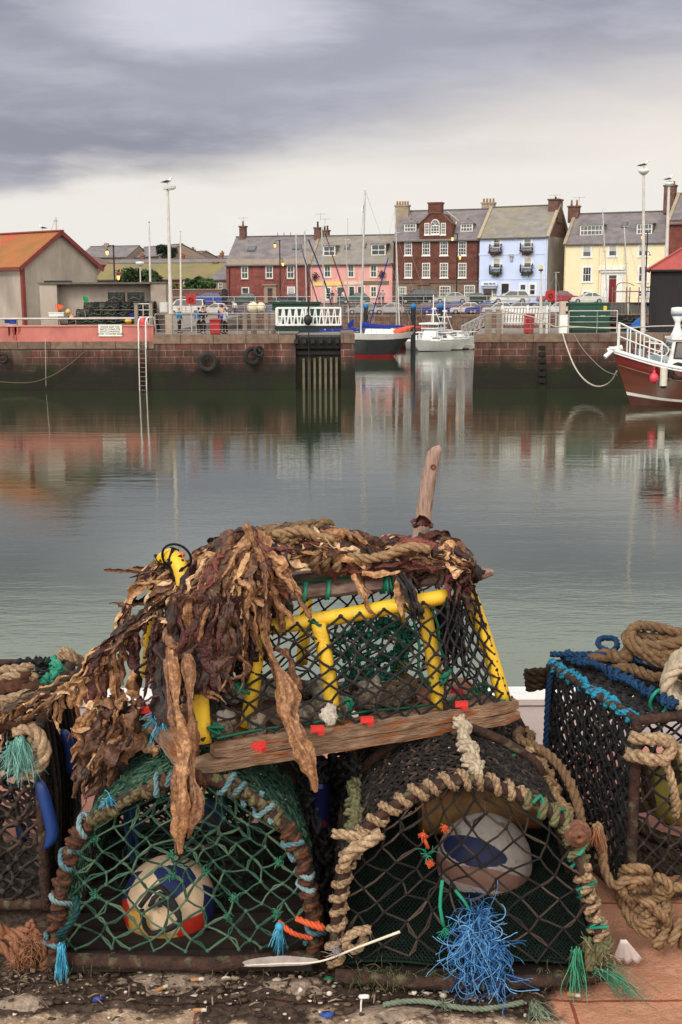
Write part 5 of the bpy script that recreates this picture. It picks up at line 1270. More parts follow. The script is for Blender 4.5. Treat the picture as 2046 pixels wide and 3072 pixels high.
# ---------------------------------------------------------------- cars
tail_m = mat('tail_light', (.35, .01, .01), rough=.2); head_m = mat('head_light', (.6, .6, .58), rough=.1)
def car(px, Y, zb, rz, col, label, kind='hatch', s=1.0):
 p = at(px, 900, Y); t = thing('parked_car', label, 'car', (p.x, Y, zb), rz, 'cars parked along the harbour')
 L_ = {'hatch': 3.9, 'estate': 4.6, 'saloon': 4.5, 'suv': 4.7, 'van': 4.8}[kind]*s; Hh = {'hatch': 1.45, 'estate': 1.5, 'saloon': 1.42, 'suv': 1.75, 'van': 1.95}[kind]*s; Wc = 1.7*s; hl = .88*s if kind not in ('suv', 'van') else 1.05*s
 roof = {'hatch': (-.16, .02, .34, .47), 'estate': (-.18, -.02, .40, .48), 'saloon': (-.16, 0, .22, .36), 'suv': (-.22, -.08, .42, .48), 'van': (-.34, -.22, .47, .49)}[kind]
 cm = mat('car_%d_%d_%d' % tuple(int(q*255) for q in col), col, tuple(q*.85 for q in col), 2, rough=.22, spec=.7)
 def sect(pts, inset):   # side profile loft: (x, z) with half width
  m = MB(); n = len(pts); vs = []
  for sg in (-1, 1):
   for (x, z, w) in pts: vs.append((x*L_, sg*w*Wc/2, z))
  fs = [tuple(reversed(range(n))), tuple(range(n, 2*n))]+[(k, (k+1) % n, n+(k+1) % n, n+k) for k in range(n)]
  m.add(vs, fs, False); return m
 bz = .22*s
 m = sect([(-.48, bz, .92), (-.5, bz+.2, .95), (-.495, hl*.72, .96), (-.46, hl*.88, .93), (roof[0]-.06, hl, .95), (roof[3], hl, .95), (.495, hl*.9, .95), (.5, bz+.2, .95), (.48, bz, .92)], 0)
 m.cm = 0
 body = m.build('body', cm, t)
 m = sect([(roof[0]-.05, hl, .93), (roof[1], Hh-.05*s, .78), (roof[1]+.06, Hh, .74), (roof[2]-.04, Hh-.02*s, .74), (roof[2], Hh-.06*s, .78), (roof[3], hl, .93)], 0); m.build('cabin', cm, t)
 m = MB(); d = .012
 for sg in (-1, 1):
  y0, y1 = sg*(Wc*.93/2+d-.005), sg*(Wc*.79/2+d+.01)
  z0, z1 = hl+.05*s, Hh-.1*s
  xa0, xa1 = (roof[0]+.01)*L_, (roof[1]+.01)*L_; xb0, xb1 = (roof[3]-.03)*L_, (roof[2]-.02)*L_; xm = (xa1+xb1)/2
  for q0, q1, r0, r1 in ((xa0, xm-.05, xa1, xm-.05), (xm+.05, xb0, xm+.05, xb1)): m.add([(q0, y0, z0), (q1, y0, z0), (r1, y1, z1), (r0, y1, z1)], [(0, 1, 2, 3) if sg < 0 else (3, 2, 1, 0)], False)
 def slant(x0, z0, x1, z1, o):
  m.add([(x0*L_+o, -Wc*.40, z0), (x0*L_+o, Wc*.40, z0), (x1*L_+o, Wc*.34, z1), (x1*L_+o, -Wc*.34, z1)], [(0, 1, 2, 3)], False)
 slant(roof[0]-.035, hl+.06, roof[1]-.01, Hh-.1, -.03); slant(roof[3]-.01, hl+.06, roof[2]+.005, Hh-.12, .03)
 m.build('window', M_('glass_dark'), t)
 for x in (-.31, .30):
  for sg in (-1, 1):
   m = MB(); c = V((x*L_, sg*(Wc/2-.09), .30*s)); m.cyl(c+V((0, -.1, 0)), c+V((0, .1, 0)), .30*s, n=16); w_ = m.build('wheel', M_('rubber'), t)
   m = MB(); m.cyl(c+V((0, sg*.09, 0)), c+V((0, sg*.112, 0)), .18*s, n=12); m.build('rim', M_('steel'), w_)
 for sg in (-1, 1):
  m = MB(); m.box((-.49*L_, sg*Wc*.36, hl*.68), (.08, .3, .14)); m.build('headlight', head_m, t)
  m = MB(); m.box((.492*L_, sg*Wc*.38, hl*.78), (.06, .22, .22)); m.build('tail_light', tail_m, t)
 m = MB()
 for x in (-.505, .505): m.box((x*L_, 0, bz+.14), (.08, Wc*.9, .16))
 m.build('bumper', M_('black_paint') if kind in ('suv', 'van') else cm, t)
 return t
ZU = 4.72; ZL = 3.5
car(612, 159, ZU, .1, (.03, .06, .32), 'blue estate car on the upper street left of the sandstone house', 'estate')
car(558, 153, ZL, -.1, (.62, .62, .62), 'white van parked behind the left lifebuoy box', 'van')
car(640, 153.2, ZL, 0, (.58, .58, .57), 'white hatchback behind the two women on the pier')
car(728, 158.6, ZU, 0, (.05, .075, .07), 'dark grey green car before the lit window of the sandstone house')
car(727, 152.8, ZL, .05, (.10, .10, .15), 'dark purple car on the inner quay below the sandstone house')
car(815, 152.8, ZL, 0, (.10, .16, .28), 'dusty blue hatchback right of the white covered boat')
car(868, 158.6, ZU, 0, (.03, .035, .045), 'dark saloon in front of the last window of the sandstone house', 'saloon')
car(1065, 159, ZU, 0, (.05, .10, .09), 'dark teal car outside the pink house', 'hatch')
car(1085, 152.8, ZL, 0, (.30, .31, .31), 'grey hatchback on the inner quay under the pink house')
car(1165, 152.8, ZL, .05, (.40, .41, .42), 'silver hatchback on the inner quay beside the pink house corner')
car(1252, 158.4, ZU, .02, (.012, .014, .018), 'black people carrier outside the brown house', 'suv', 1.1)
car(1352, 158.2, ZU, .02, (.40, .39, .36), 'silver saloon outside the brown house', 'saloon', 1.05)
car(1420, 158.6, ZU, 0, (.03, .05, .04), 'dark green car between the brown and blue houses', 'saloon', 1.0)
car(1528, 157.6, ZU, .03, (.62, .62, .61), 'silver white estate car outside the blue house', 'estate', 1.12)
car(1262, 152.6, ZL, 0, (.08, .09, .10), 'dark car on the inner quay left of the blue ones')
car(1308, 152.4, ZL, .04, (.015, .04, .30), 'blue hatchback beside the dark one on the inner quay')
car(1352, 152.7, ZL, 0, (.012, .05, .36), 'bright blue hatchback furthest right of the blue pair')
car(1394, 152.5, ZL, .03, (.55, .55, .56), 'white hatchback right of the two blue cars on the inner quay')
car(1440, 152.5, ZL, .03, (.02, .045, .30), 'blue car left of the covered silver one by the right pier posts')
car(1490, 152.3, ZL, .05, (.50, .51, .53), 'silver car just above the white picket barrier')
car(1545, 153.0, ZL, .05, (.25, .28, .28), 'grey car above the right pier red bin')
car(1615, 153.0, ZL, .05, (.16, .19, .18), 'dark grey car behind the yellow topped post')
car(1672, 156.8, ZU, .02, (.30, .03, .04), 'long red car behind the right lifebuoy box', 'saloon', 1.15)
car(1668, 152.0, ZL, .02, (.60, .60, .62), 'white car half hidden left of the green container', 'hatch')
car(1762, 156.6, ZU, .02, (.58, .58, .55), 'white saloon in front of the yellow house basement window', 'saloon')
def cover():
 a = at(770, 925, 152.0); t = thing('covered_boat', 'small boat on the inner quay under a white and yellow cover', 'boat', (a.x, 152, 3.5))
 m = MB(); n = 14
 for i in range(n+1):
  pass
 m.sphere((a.x-.45, 152, 4.35), (.75, .8, .75), 14, 8, .25, 2); m.sphere((a.x+.55, 152, 4.3), (.62, .8, .72), 14, 8, .25, 5); m.build('cover', mat('cover_white', (.68, .66, .58), (.55, .46, .22), 1.6, rough=.8, c3=(.35, .42, .55), s3=1.2), t, world=True)
 m = MB()
 for x in (-.7, .7): m.box2((a.x+x-.1, 151.5, 3.5), (a.x+x+.1, 152.5, 3.9))
 m.build('trestle', M_('old_wood'), t, world=True)
cover()
# ---------------------------------------------------------------- boats
def hull_mesh(L_, B, sheer, bands, rake=.6, stern=.7, keel=-.5, flare=.75, nst=26, nz=9):
 """hull along +x from the bow (x=0); sheer(u) height of the deck edge; bands [(z fraction, material index)]; returns MB and deck edge points"""
 m = MB(); rows = []
 for i in range(nst+1):
  u = i/nst
  half = B/2*(math.sin(min(u/.55, 1)*PI/2)**.75)*(1 if u < .7 else 1-(1-stern)*((u-.7)/.3)**1.5)
  row = []
  for j in range(nz+1):
   v = j/nz; z = keel+(sheer(u)-keel)*v
   f = (v**(.55 if u > .25 else .55+(.25-u)*2.4))
   wdt = half*(flare*f+(1-flare)*v) if v > 0 else 0
   x = u*L_+rake*(1-v)*(1-u)**3*1.4
   row.append((x, wdt, z))
  rows.append(row)
 edge = [r[-1] for r in rows]
 for sg in (-1, 1):
  for j in range(nz):
   v = (j+.5)/nz; mi = 0
   for q, (vf, k) in enumerate(bands):
    if v <= vf: mi = k; break
   m.cm = mi
   vs = []
   for r in rows: vs += [(r[j][0], sg*r[j][1], r[j][2]), (r[j+1][0], sg*r[j+1][1], r[j+1][2])]
   fs = [(2*i, 2*i+2, 2*i+3, 2*i+1) if sg < 0 else (2*i+1, 2*i+3, 2*i+2, 2*i) for i in range(nst)]
   m.add(vs, fs, True)
 m.cm = bands[-1][1]
 r = rows[-1]; n = len(r)
 m.add([(p[0], p[1], p[2]) for p in r]+[(p[0], -p[1], p[2]) for p in reversed(r)], [tuple(range(2*n))], False)
 return m, edge
def deck_of(edge, dz=-.12, k=.96):
 m = MB(); n = len(edge)
 vs = [(x, y*k, z+dz) for x, y, z in edge]+[(x, -y*k, z+dz) for x, y, z in edge]
 m.add(vs, [(i, n+i, n+i+1, i+1) for i in range(n-1)], False); return m
# -- fishing boat at the right edge
def fishing_boat():
 Yb = 66.0; bow = at(1838, 1055, Yb); zb = bow.z
 t = thing('fishing_boat', 'varnished red brown fishing boat with white wheelhouse and white bow rails', 'boat', (bow.x, Yb, 0), math.radians(-6))
 sh = lambda u: zb*(1-.36*math.sin(min(u/.62, 1)*PI/2)+.10*max(0, u-.62)/.38)
 hm = [mat('hull_foot', (.085, .022, .018), (.06, .018, .014), 2, rough=.4), mat('hull_white', (.72, .70, .66), (.62, .60, .56), 3, rough=.4), mat('hull_varnish', (.135, .032, .016), (.095, .022, .012), 1.2, rough=.3, spec=.6, stretch=(.3, 1, 6)), mat('hull_maroon', (.20, .014, .02), (.16, .012, .016), 2, rough=.3, spec=.6), mat('hull_navy', (.012, .015, .05), (.01, .012, .035), 2, rough=.4)]
 kl = -.7
 def frac(z): return (z-kl)/(sh(.15)-kl)
 m, edge = hull_mesh(8.4, 3.3, sh, [(frac(.40), 0), (frac(.62), 1), (.86, 2), (.965, 3), (1, 4)], rake=.95, keel=kl, nz=40)
 m.build('hull', hm, t)
 deck_of(edge, -.05).build('deck', mat('deck_grey', (.36, .38, .38), (.28, .3, .3), 3, rough=.8), t)
 E = [V(p) for p in edge]
 m = MB()
 for sg in (-1, 1): m.tube([V((p.x, sg*(p.y+.03), p.z+.10)) for p in E], .10, 8); m.tube([V((p.x, sg*(p.y+.05), p.z-.04)) for p in E], .05, 6)
 m.build('gunwale', M_('white_paint'), t)
 m = MB(); m.tube([V((p.x, -(p.y*.94+.02), p.z-.62+.1*i/26)) for i, p in enumerate(E)][1:], .035, 6); m.tube([V((p.x, (p.y*.94+.02), p.z-.62)) for p in E][1:], .035, 6); m.build('rubbing_strake', mat('hull_strake', (.20, .07, .03), (.16, .05, .025), 3, rough=.4), t)
 m = MB(); m.cyl((-.28, -.05, zb+.02), (.5, 0, zb+.22), .17, .17, 10); m.box((.1, 0, zb+.2), (.6, .5, .14)); m.cyl((-.45, -.3, zb-.28), (-.05, -.15, zb+.05), .13, .10, 10); m.build('bow_roller', M_('white_paint'), t)
 # bow rails
 def rl(u, sg, h):
  i = u*26; k = int(i); p = E[k].lerp(E[min(k+1, 26)], i-k); return V((p.x, sg*p.y*.93, p.z+.15+h))
 hr = lambda u: 1.55-1.5*u
 m = MB()
 for sg in (-1, 1):
  us = [.035+.255*k/12 for k in range(13)]
  m.tube([rl(u, sg, hr(u)) for u in us]+[rl(.345, sg, .75)], .042, 6); m.tube([rl(u, sg, hr(u)*.52) for u in us], .034, 6)
  for u in (.035, .10, .16, .215, .29): m.cyl(rl(u, sg, -.1), rl(u, sg, hr(u)), .045, n=6)
  m.tube(resample([rl(.22, sg, .9), rl(.30, sg, 1.0), rl(.33, sg, .75), rl(.30, sg, .4), rl(.24, sg, .42)], .1), .035, 6)
 m.tube([rl(.035, -1, hr(.035)), rl(.035, 1, hr(.035))], .042, 6)
 m.build('bow_rail', M_('white_metal'), t)
 # wheelhouse
 zd = sh(.45)
 m = MB(); m.add([(2.7, -1.25, zd), (2.7, 1.25, zd), (6.4, 1.25, zd), (6.4, -1.25, zd), (3.05, -1.1, zd+1.65), (3.05, 1.1, zd+1.65), (6.2, 1.1, zd+1.65), (6.2, -1.1, zd+1.65)], [(0, 3, 2, 1), (4, 5, 6, 7), (0, 1, 5, 4), (1, 2, 6, 5), (2, 3, 7, 6), (3, 0, 4, 7)], False)
 m.box((4.6, 0, zd+1.7), (3.3, 2.45, .12)); wh = m.build('wheelhouse', M_('white_paint'), t)
 def side(x, z, sg=-1): return V((x, sg*(1.25-.15*(z-zd)/1.65+.025), z))
 for x0, x1 in ((3.08, 3.85), (4.2, 5.1)):
  for sg in (-1, 1):
   m = MB(); q = [side(x0, zd+.68, sg), side(x1, zd+.62, sg), side(x1, zd+1.5, sg), side(x0+.12, zd+1.5, sg)]
   m.tube(q, .05, 6, closed=True); f = m.build('window', M_('rubber'), wh)
   m = MB(); m.add(q, [(0, 1, 2, 3) if sg < 0 else (3, 2, 1, 0)]); m.build('pane', mat('cabin_glass', (.06, .05, .045), (.12, .10, .085), 2, rough=.08, spec=.8), wh)
 m = MB()
 for y0, y1 in ((-.95, -.08), (.08, .95)): m.add([(2.86-.02, y0, zd+.75), (2.86-.02, y1, zd+.75), (3.0, y1*.95, zd+1.5), (3.0, y0*.95, zd+1.5)], [(3, 2, 1, 0)])
 m.build('windscreen', M_('glass_dark'), wh)
 # radar pedestal
 m = MB(); c = V((3.35, -.3, zd+1.75)); m.lathe(c, [(.42, 0), (.26, .3), (.15, .65), (.15, .8), (.36, 1.2)], 16); m.build('radar_pedestal', M_('white_paint'), t)
 m = MB(); m.lathe(c, [(.38, 1.21), (.38, 1.52), (.34, 1.57), (.1, 1.6)], 18); m.build('radar', M_('white_metal'), t)
 m = MB(); m.lathe(c, [(.37, 1.16), (.40, 1.22), (.37, 1.25)], 18); m.build('radar_base', mat('blue_ring', (.1, .16, .3), rough=.5), t)
 m = MB()
 for x in (3.85, 4.8): m.cyl((x, -.75, zd+1.75), (x, -.75, zd+3.2), .05, n=6)
 for z in (2.3, 2.75): m.cyl((3.7, -.75, zd+z), (6, -.75, zd+z), .04, n=6)
 m.sphere((3.85, -.75, zd+3.28), .1, 8, 6); m.build('roof_rail', M_('white_metal'), t)
 m = MB()
 for z in (2.25, 2.75): m.cyl((4.1, -.55, zd+z-.4), (4.1, -.55, zd+z+.05), .26, n=14)
 m.build('liferaft', mat('orange_red', (.65, .06, .04), (.55, .05, .035), 3, rough=.5), t)
 m = MB(); m.box((2.2, .1, sh(.2)+.15), (.7, .7, .35)); m.cyl((1.5, .2, sh(.14)), (1.5, .2, sh(.14)+.5), .14, n=10); m.box((3.1, -.3, sh(.28)+.1), (.9, .8, .25)); m.build('deck_gear', mat('deck_gear', (.35, .42, .45), (.25, .33, .38), 3, rough=.7), t)
 Mx = Matrix.Rotation(math.radians(-6), 4, 'Z'); wp = lambda p: Mx @ V(p) + V((bow.x, Yb, 0))
 # things hung on its side
 p = rl(.255, -1, 0)
 c = wp((p.x-.08, p.y-.25, p.z-.85)); m = MB(); m.sphere(c, (.24, .22, .29), 14, 10); m.cyl(c+V((0, 0, .25)), c+V((0, 0, .42)), .08, .06, 8); m.cyl(c+V((0, .05, .45)), wp((p.x-.08, p.y, p.z+.1)), .014, n=5)
 tag(m.build('fender', mat('red_ball', (.70, .05, .09), (.60, .04, .07), 3, rough=.4, spec=.5)), 'bright red ball fender on the fishing boat side', 'fender')
 c = wp((p.x+.42, p.y-.28, p.z-.78)); m = MB(); m.cyl(c+V((0, 0, -.48)), c+V((0, 0, .48)), .2, n=12); m.cyl(c+V((0, 0, .48)), wp((p.x+.45, p.y, p.z+.2)), .014, n=5); t2 = thing('fender', 'white tube fender with blue ends between red ball and tyre', 'fender', c)
 m.build('fender_body', mat('fender_white', (.66, .62, .54), (.55, .5, .42), 4, rough=.6), t2, world=True); m = MB(); m.cyl(c+V((0, 0, -.6)), c+V((0, 0, -.48)), .12, .2, 12); m.build('end_cap', M_('hull_navy'), t2, world=True)
 c = wp((p.x+1.15, p.y-.22, p.z-.5)); sx = at(0, 0, 10)
 px = IW/2+FPX*(c.x/(c.y*math.cos(PITCH)+(CAMZ-c.z)*math.sin(PITCH)))
 m = MB(); m.torus(c, (.1, -1, 0), .36, .13, 26, 8); tag(m.build('tyre', M_('rubber')), 'black tyre fender hung on the fishing boat below its wheelhouse window', 'tyre', 'tyre fenders hung on walls and boats')
fishing_boat()
# -- yachts
sail_blue = mat('sail_cover', (.012, .03, .23), (.01, .022, .16), 3, rough=.8)
mast_m = mat('mast_alloy', (.58, .56, .54), (.48, .46, .44), 2, rough=.4, metal=.2)
def yacht(px, Y, pxt, yt, label, hullc, L_=8.0, rz=0.0, mast_x=3.2, boom=True, main=False, spread=True, r=.075, cover=None, group='sailing yachts in the inner basin'):
 tp = at(pxt, yt, Y); base = V((tp.x-mast_x*math.cos(rz), Y-mast_x*math.sin(rz), 0))
 t = thing('sailing_yacht', label, 'yacht', base, rz, group)
 sh = lambda u: 1.15-.35*math.sin(min(u/.6, 1)*PI/2)+.1*u
 hm = [mat('boot_red', (.35, .02, .03), (.28, .015, .025), 3, rough=.5), mat('hull_%d_%d_%d' % tuple(int(q*255) for q in hullc), hullc, tuple(q*.85 for q in hullc), 2, rough=.3, spec=.6), M_('white_paint')]
 m, edge = hull_mesh(L_, L_*.3, sh, [(.2, 0), (.97, 1), (1, 2)], rake=.9, keel=-.25, nz=10, stern=.75); m.build('hull', hm, t)
 deck_of(edge, -.02, .98).build('deck', M_('white_paint'), t)
 m = MB(); zc = sh(.45); m.add([(L_*.3, -.6, zc), (L_*.3, .6, zc), (L_*.68, .75, zc), (L_*.68, -.75, zc), (L_*.36, -.5, zc+.5), (L_*.36, .5, zc+.5), (L_*.68, .62, zc+.55), (L_*.68, -.62, zc+.55)], [(0, 3, 2, 1), (4, 5, 6, 7), (0, 1, 5, 4), (1, 2, 6, 5), (2, 3, 7, 6), (3, 0, 4, 7)], False); m.build('cabin', M_('white_paint'), t)
 m = MB()
 for k in range(3): m.box((L_*(.42+.08*k), 0, zc+.28), (.35, 1.5, .16))
 m.build('cabin_window', M_('glass_dark'), t)
 bx = (px_to_x(px, Y)-tp.x); H_ = tp.z
 m = MB(); b0 = V((mast_x+bx, 0, 1.0)); t0 = V((mast_x, 0, H_)); m.cyl(b0, t0, r, r*.75, 8)
 ms = m.build('mast', mast_m, t)
 m = MB()
 if spread:
  for f in (.42, .70): q = b0.lerp(t0, f); m.cyl(q+V((0, -.7, 0)), q+V((0, .7, 0)), .025, n=5)
 m.box(t0+V((.1, 0, .1)), (.5, .04, .04)); m.build('spreader', mast_m, ms)
 m = MB()
 for e in (V((.15, 0, sh(0))), V((L_-.1, 0, sh(1)))): m.cyl(t0, e, .012, n=4)
 for sg in (-1, 1): m.cyl(t0.lerp(b0, .06), V((mast_x+.3, sg*L_*.14, 1.0)), .012, n=4)
 m.build('stay', M_('steel'), t)
 if boom:
  m = MB(); a = b0+V((.1, 0, 1.1)); b = a+V((L_*.42, 0, .1)); m.cyl(a, b, .06, n=8); m.build('boom', mast_m, t)
  m = MB(); m.tube([a+V((0, 0, .18)), a.lerp(b, .3)+V((0, 0, .16)), a.lerp(b, .7)+V((0, 0, .1)), b+V((0, 0, .08))], [.24, .22, .16, .08], 8); m.build('sail_cover', cover or sail_blue, t)
 return t
def px_to_x(px, Y): return at(px, 990, Y).x
yacht(893, 124, 888, 703, 'yacht with bare mast furthest left, seen above the footbridge', (.55, .55, .55), 7.5)
yacht(923, 127, 914, 692, 'yacht with tall mast right of the leftmost one above the footbridge', (.05, .06, .2), 8)
yacht(976, 126, 965, 682, 'yacht with mast in front of the pink house left end', (.5, .5, .52), 8)
yacht(1048, 128, 1038, 722, 'yacht with short mast in front of the pink house middle', (.5, .5, .5), 6.5, r=.06)
yacht(1200, 136, 1185, 628, 'tall masted yacht behind the black pile with white sail bag', (.30, .03, .04), 9, mast_x=3.6, cover=mat('cover_red', (.35, .05, .06), (.28, .04, .05), 3, rough=.8), r=.085)
yacht(1189, 140, 1189, 700, 'yacht with thinner mast just beside the tall pair behind the black hull', (.5, .45, .4), 7, boom=False, r=.06)
yacht(1830, 118, 1808, 630, 'yacht with leaning brown mast left of the yellow house door', (.4, .4, .38), 7.5, boom=False, r=.07)
yacht(1892, 116, 1873, 682, 'yacht with leaning wooden mast near the blue tarpaulin', (.35, .3, .25), 7, boom=False, r=.08)
yacht(1668, 121, 1668, 820, 'small yacht with a short mast behind the right lifebuoy box', (.5, .5, .5), 5, boom=False, r=.045)
def black_sloop():
 Y = 118.0; a = at(1056, 1066, Y); bow = at(1243, 985, Y)
 Lh = bow.x-a.x
 t = thing('sailing_sloop', 'black and white hulled sloop with red waterline and blue sail cover by the dock gate', 'yacht', (bow.x, Y, 0), PI)
 z0 = at(1056, 1000, Y).z; z1 = at(1220, 995, Y).z
 sh = lambda u: z1*(1-u)+z0*u-.12*math.sin(u*PI)
 hm = [mat('boot_red', (.35, .02, .03)), mat('hull_black', (.010, .011, .016), (.016, .017, .022), 2, rough=.25, spec=.6), mat('hull_offwhite', (.62, .61, .57), (.54, .53, .5), 2, rough=.4)]
 m, edge = hull_mesh(Lh, 2.5, sh, [(.25, 0), (.80, 1), (1, 2)], rake=1.7, keel=-.45, nz=20, stern=.72, flare=.8); m.build('hull', hm, t)
 deck_of(edge, -.02, .98).build('deck', M_('white_paint'), t)
 E = [V(p) for p in edge]; zc = sh(.5)
 m = MB(); m.add([(Lh*.32, -.55, zc), (Lh*.32, .55, zc), (Lh*.8, .7, zc), (Lh*.8, -.7, zc), (Lh*.38, -.45, zc+.45), (Lh*.38, .45, zc+.45), (Lh*.78, .6, zc+.5), (Lh*.78, -.6, zc+.5)], [(0, 3, 2, 1), (4, 5, 6, 7), (0, 1, 5, 4), (1, 2, 6, 5), (2, 3, 7, 6), (3, 0, 4, 7)], False); m.build('cabin', M_('white_paint'), t)
 w2 = lambda p: V((bow.x-p.x, 0, p.z))
 mb_, mt_ = w2(at(1083, 985, Y)), w2(at(1095, 570, Y)); mb_.z = zc
 m = MB(); m.cyl(mb_, mt_, .11, .085, 8); ms = m.build('mast', mast_m, t)
 m = MB()
 for f in (.35, .68): q = mb_.lerp(mt_, f); m.cyl(q+V((0, -.8, 0)), q+V((0, .8, 0)), .03, n=5)
 m.box(mt_+V((0, 0, .12)), (.6, .04, .05)); q = mb_.lerp(mt_, .87); m.cyl(q+V((.22, 0, -.3)), q+V((.22, 0, .4)), .12, n=8); m.build('mast_fitting', M_('white_metal'), ms)
 m = MB()
 for e in (E[0], V((Lh-.1, 0, z0)), mb_+V((0, 1.1, 0)), mb_+V((0, -1.1, 0))): m.cyl(mt_, e, .013, n=4)
 m.build('stay', M_('steel'), t)
 a2, b2 = w2(at(1087, 978, Y)), w2(at(1213, 980, Y)); m = MB(); m.tube([a2+V((0, 0, .1)), a2.lerp(b2, .15), a2.lerp(b2, .5)+V((0, 0, -.08)), a2.lerp(b2, .85), b2], [.42, .3, .24, .16, .08], 10); m.build('sail_cover', sail_blue, t)
 m = MB(); m.cyl(a2+V((-.1, 0, -.25)), b2+V((0, 0, -.18)), .06, n=6); m.build('boom', mast_m, t)
 m = MB()
 for k in range(9): p = w2(at(1105+9*k, 996-.6*k, Y)); m.sphere(p+V((0, R.uniform(-.3, .3), 0)), (.4, .4, .22), 10, 6, .4, k)
 m.build('folded_sail', mat('sail_white', (.62, .62, .64), (.52, .53, .58), 3, rough=.9), t)
 m = MB(); c = [w2(at(px, py, Y-.4)) for px, py in ((1160, 1003), (1190, 996), (1218, 987), (1243, 979))]; m.tube(c, [.18, .34, .26, .08], 8); m.build('jib_bag', mat('orange_bag', (.72, .10, .05), (.62, .08, .04), 3, rough=.7), t)
 m = MB()
 for k in range(9): p = E[int(2+k*2.8)]; m.cyl((p.x, p.y*.95, p.z), (p.x, p.y*.95, p.z+.55), .018, n=5)
 m.tube([V((p.x, p.y*.95, p.z+.55)) for p in E[2:25]], .012, 4); m.build('guard_rail', M_('steel'), t)
 p = w2(at(1058, 965, Y)); m = MB(); m.cyl((Lh-.15, 0, z0), (Lh-.15, 0, z0+1.4), .03, n=5); n = 6
 m.add([(Lh-.15-.0, 0, z0+1.4), (Lh-.15-.0, 0, z0+.75), (Lh+.35, .1, z0+.35), (Lh+.45, .15, z0+.9)], [(0, 1, 2, 3)]); m.build('ensign', sail_blue, t)
black_sloop()
hang_rope('mooring_rope', 'dark blue furled forestay line slanting in front of the pink house', [at(1106, 985, 121), at(1136, 875, 121.0), at(1165, 772, 121)], .06, sail_blue)
hang_rope('furled_sail', 'dark red furled sail slanting across the pink house', [at(1050, 925, 126.5), at(1015, 820, 126.5), at(975, 700, 126.5)], .07, mat('furl_red', (.12, .03, .035), (.09, .025, .03), 3, rough=.8), 'sail')
hang_rope('furled_sail', 'dark blue furled sail slanting across the left of the pink house', [at(995, 915, 126), at(965, 820, 126), at(925, 718, 126)], .08, mat('furl_blue', (.03, .035, .12), (.02, .025, .08), 3, rough=.8), 'sail')
hang_rope('furled_sail', 'grey blue furled sail slanting across the sandstone house right end', [at(955, 912, 125), at(925, 815, 125), at(902, 735, 125)], .07, mat('furl_grey', (.06, .065, .11), (.05, .05, .08), 3, rough=.8), 'sail')
# -- motor boats
def motor_boat(px, ywl, L_, B, rz, label, hullc, cabin=(.3, .75, 1.1), flybridge=False, mast=False):
 p = onz(px, ywl, 0.0); t = thing('motor_boat', label, 'boat', (p.x, p.y, 0), rz, 'white motor boats in the inner basin')
 sh = lambda u: 1.25-.3*u
 m, edge = hull_mesh(L_, B, sh, [(.22, 0), (1, 1)], rake=.9, keel=-.3, nz=8, stern=.9); m.build('hull', [M_('hull_navy'), mat('boat_white', hullc, tuple(q*.88 for q in hullc), 2, rough=.3, spec=.5)], t)
 deck_of(edge, -.03, .98).build('deck', M_('white_paint'), t)
 c0, c1, ch = cabin; z = sh(.5); b = B*.36
 m = MB(); m.add([(L_*c0, -b*.8, z), (L_*c0, b*.8, z), (L_*c1, b, z), (L_*c1, -b, z), (L_*c0+.7, -b*.75, z+ch), (L_*c0+.7, b*.75, z+ch), (L_*c1, b*.9, z+ch), (L_*c1, -b*.9, z+ch)], [(0, 3, 2, 1), (4, 5, 6, 7), (0, 1, 5, 4), (1, 2, 6, 5), (2, 3, 7, 6), (3, 0, 4, 7)], False); m.box((L_*(c0+c1)/2+.3, 0, z+ch+.05), (L_*(c1-c0), B*.72, .1)); cb = m.build('cabin', M_('white_paint'), t)
 m = MB(); zz = z+ch*.55
 for sg in (-1, 1): m.add([(L_*c0+.75, sg*(b*.80+.03), zz-.2), (L_*c1-.2, sg*(b*.96+.03), zz-.2), (L_*c1-.2, sg*(b*.93+.03), zz+.25), (L_*c0+.9, sg*(b*.78+.03), zz+.25)], [(0, 1, 2, 3) if sg < 0 else (3, 2, 1, 0)])
 m.add([(L_*c0+.33, -b*.7, zz-.15), (L_*c0+.33, b*.7, zz-.15), (L_*c0+.58, b*.68, zz+.28), (L_*c0+.58, -b*.68, zz+.28)], [(3, 2, 1, 0)])
 m.build('window', mat('tinted_window', (.02, .03, .07), (.03, .04, .09), 2, rough=.1, spec=.8), cb)
 m = MB()
 for k in range(8):
  q = V(edge[1+k*2]); m.cyl(q, q+V((0, 0, .5)), .02, n=5); q2 = V((q.x, -q.y, q.z)); m.cyl(q2, q2+V((0, 0, .5)), .02, n=5)
 for sg in (-1, 1): m.tube([V((e[0], sg*e[1], e[2]+.5)) for e in edge[1:17]], .02, 5)
 m.build('guard_rail', M_('white_metal'), t)
 if mast:
  m = MB(); mx = L_*(c0+c1)/2
  m.cyl((mx, 0, z+ch), (mx, 0, z+ch+3.6), .09, .06, 8); m.beam((mx, -.8, z+ch+1.5), (mx, .8, z+ch+1.5), .08, .08); m.sphere((mx+.25, 0, z+ch+2.1), (.3, .3, .16), 10, 6)
  for sg in (-1, 1): m.cyl((mx+1.2, sg*.7, z+ch), (mx, 0, z+ch+2.4), .04, n=5)
  m.build('mast', M_('white_metal'), t)
 if flybridge:
  m = MB(); m.box((L_*.55, 0, z+ch+.55), (L_*.5, B*.85, .16))
  for x in (.38, .72):
   for sg in (-1, 1): m.cyl((L_*x, sg*B*.32, z), (L_*x, sg*B*.36, z+ch+.5), .04, n=5)
  m.build('canopy', M_('white_paint'), t)
 return t
motor_boat(1268, 1054, 6.5, 2.6, math.radians(68), 'white cabin boat with canopy and radar mast right of the black pile', (.70, .70, .68), (.3, .8, 1.2), True, True)
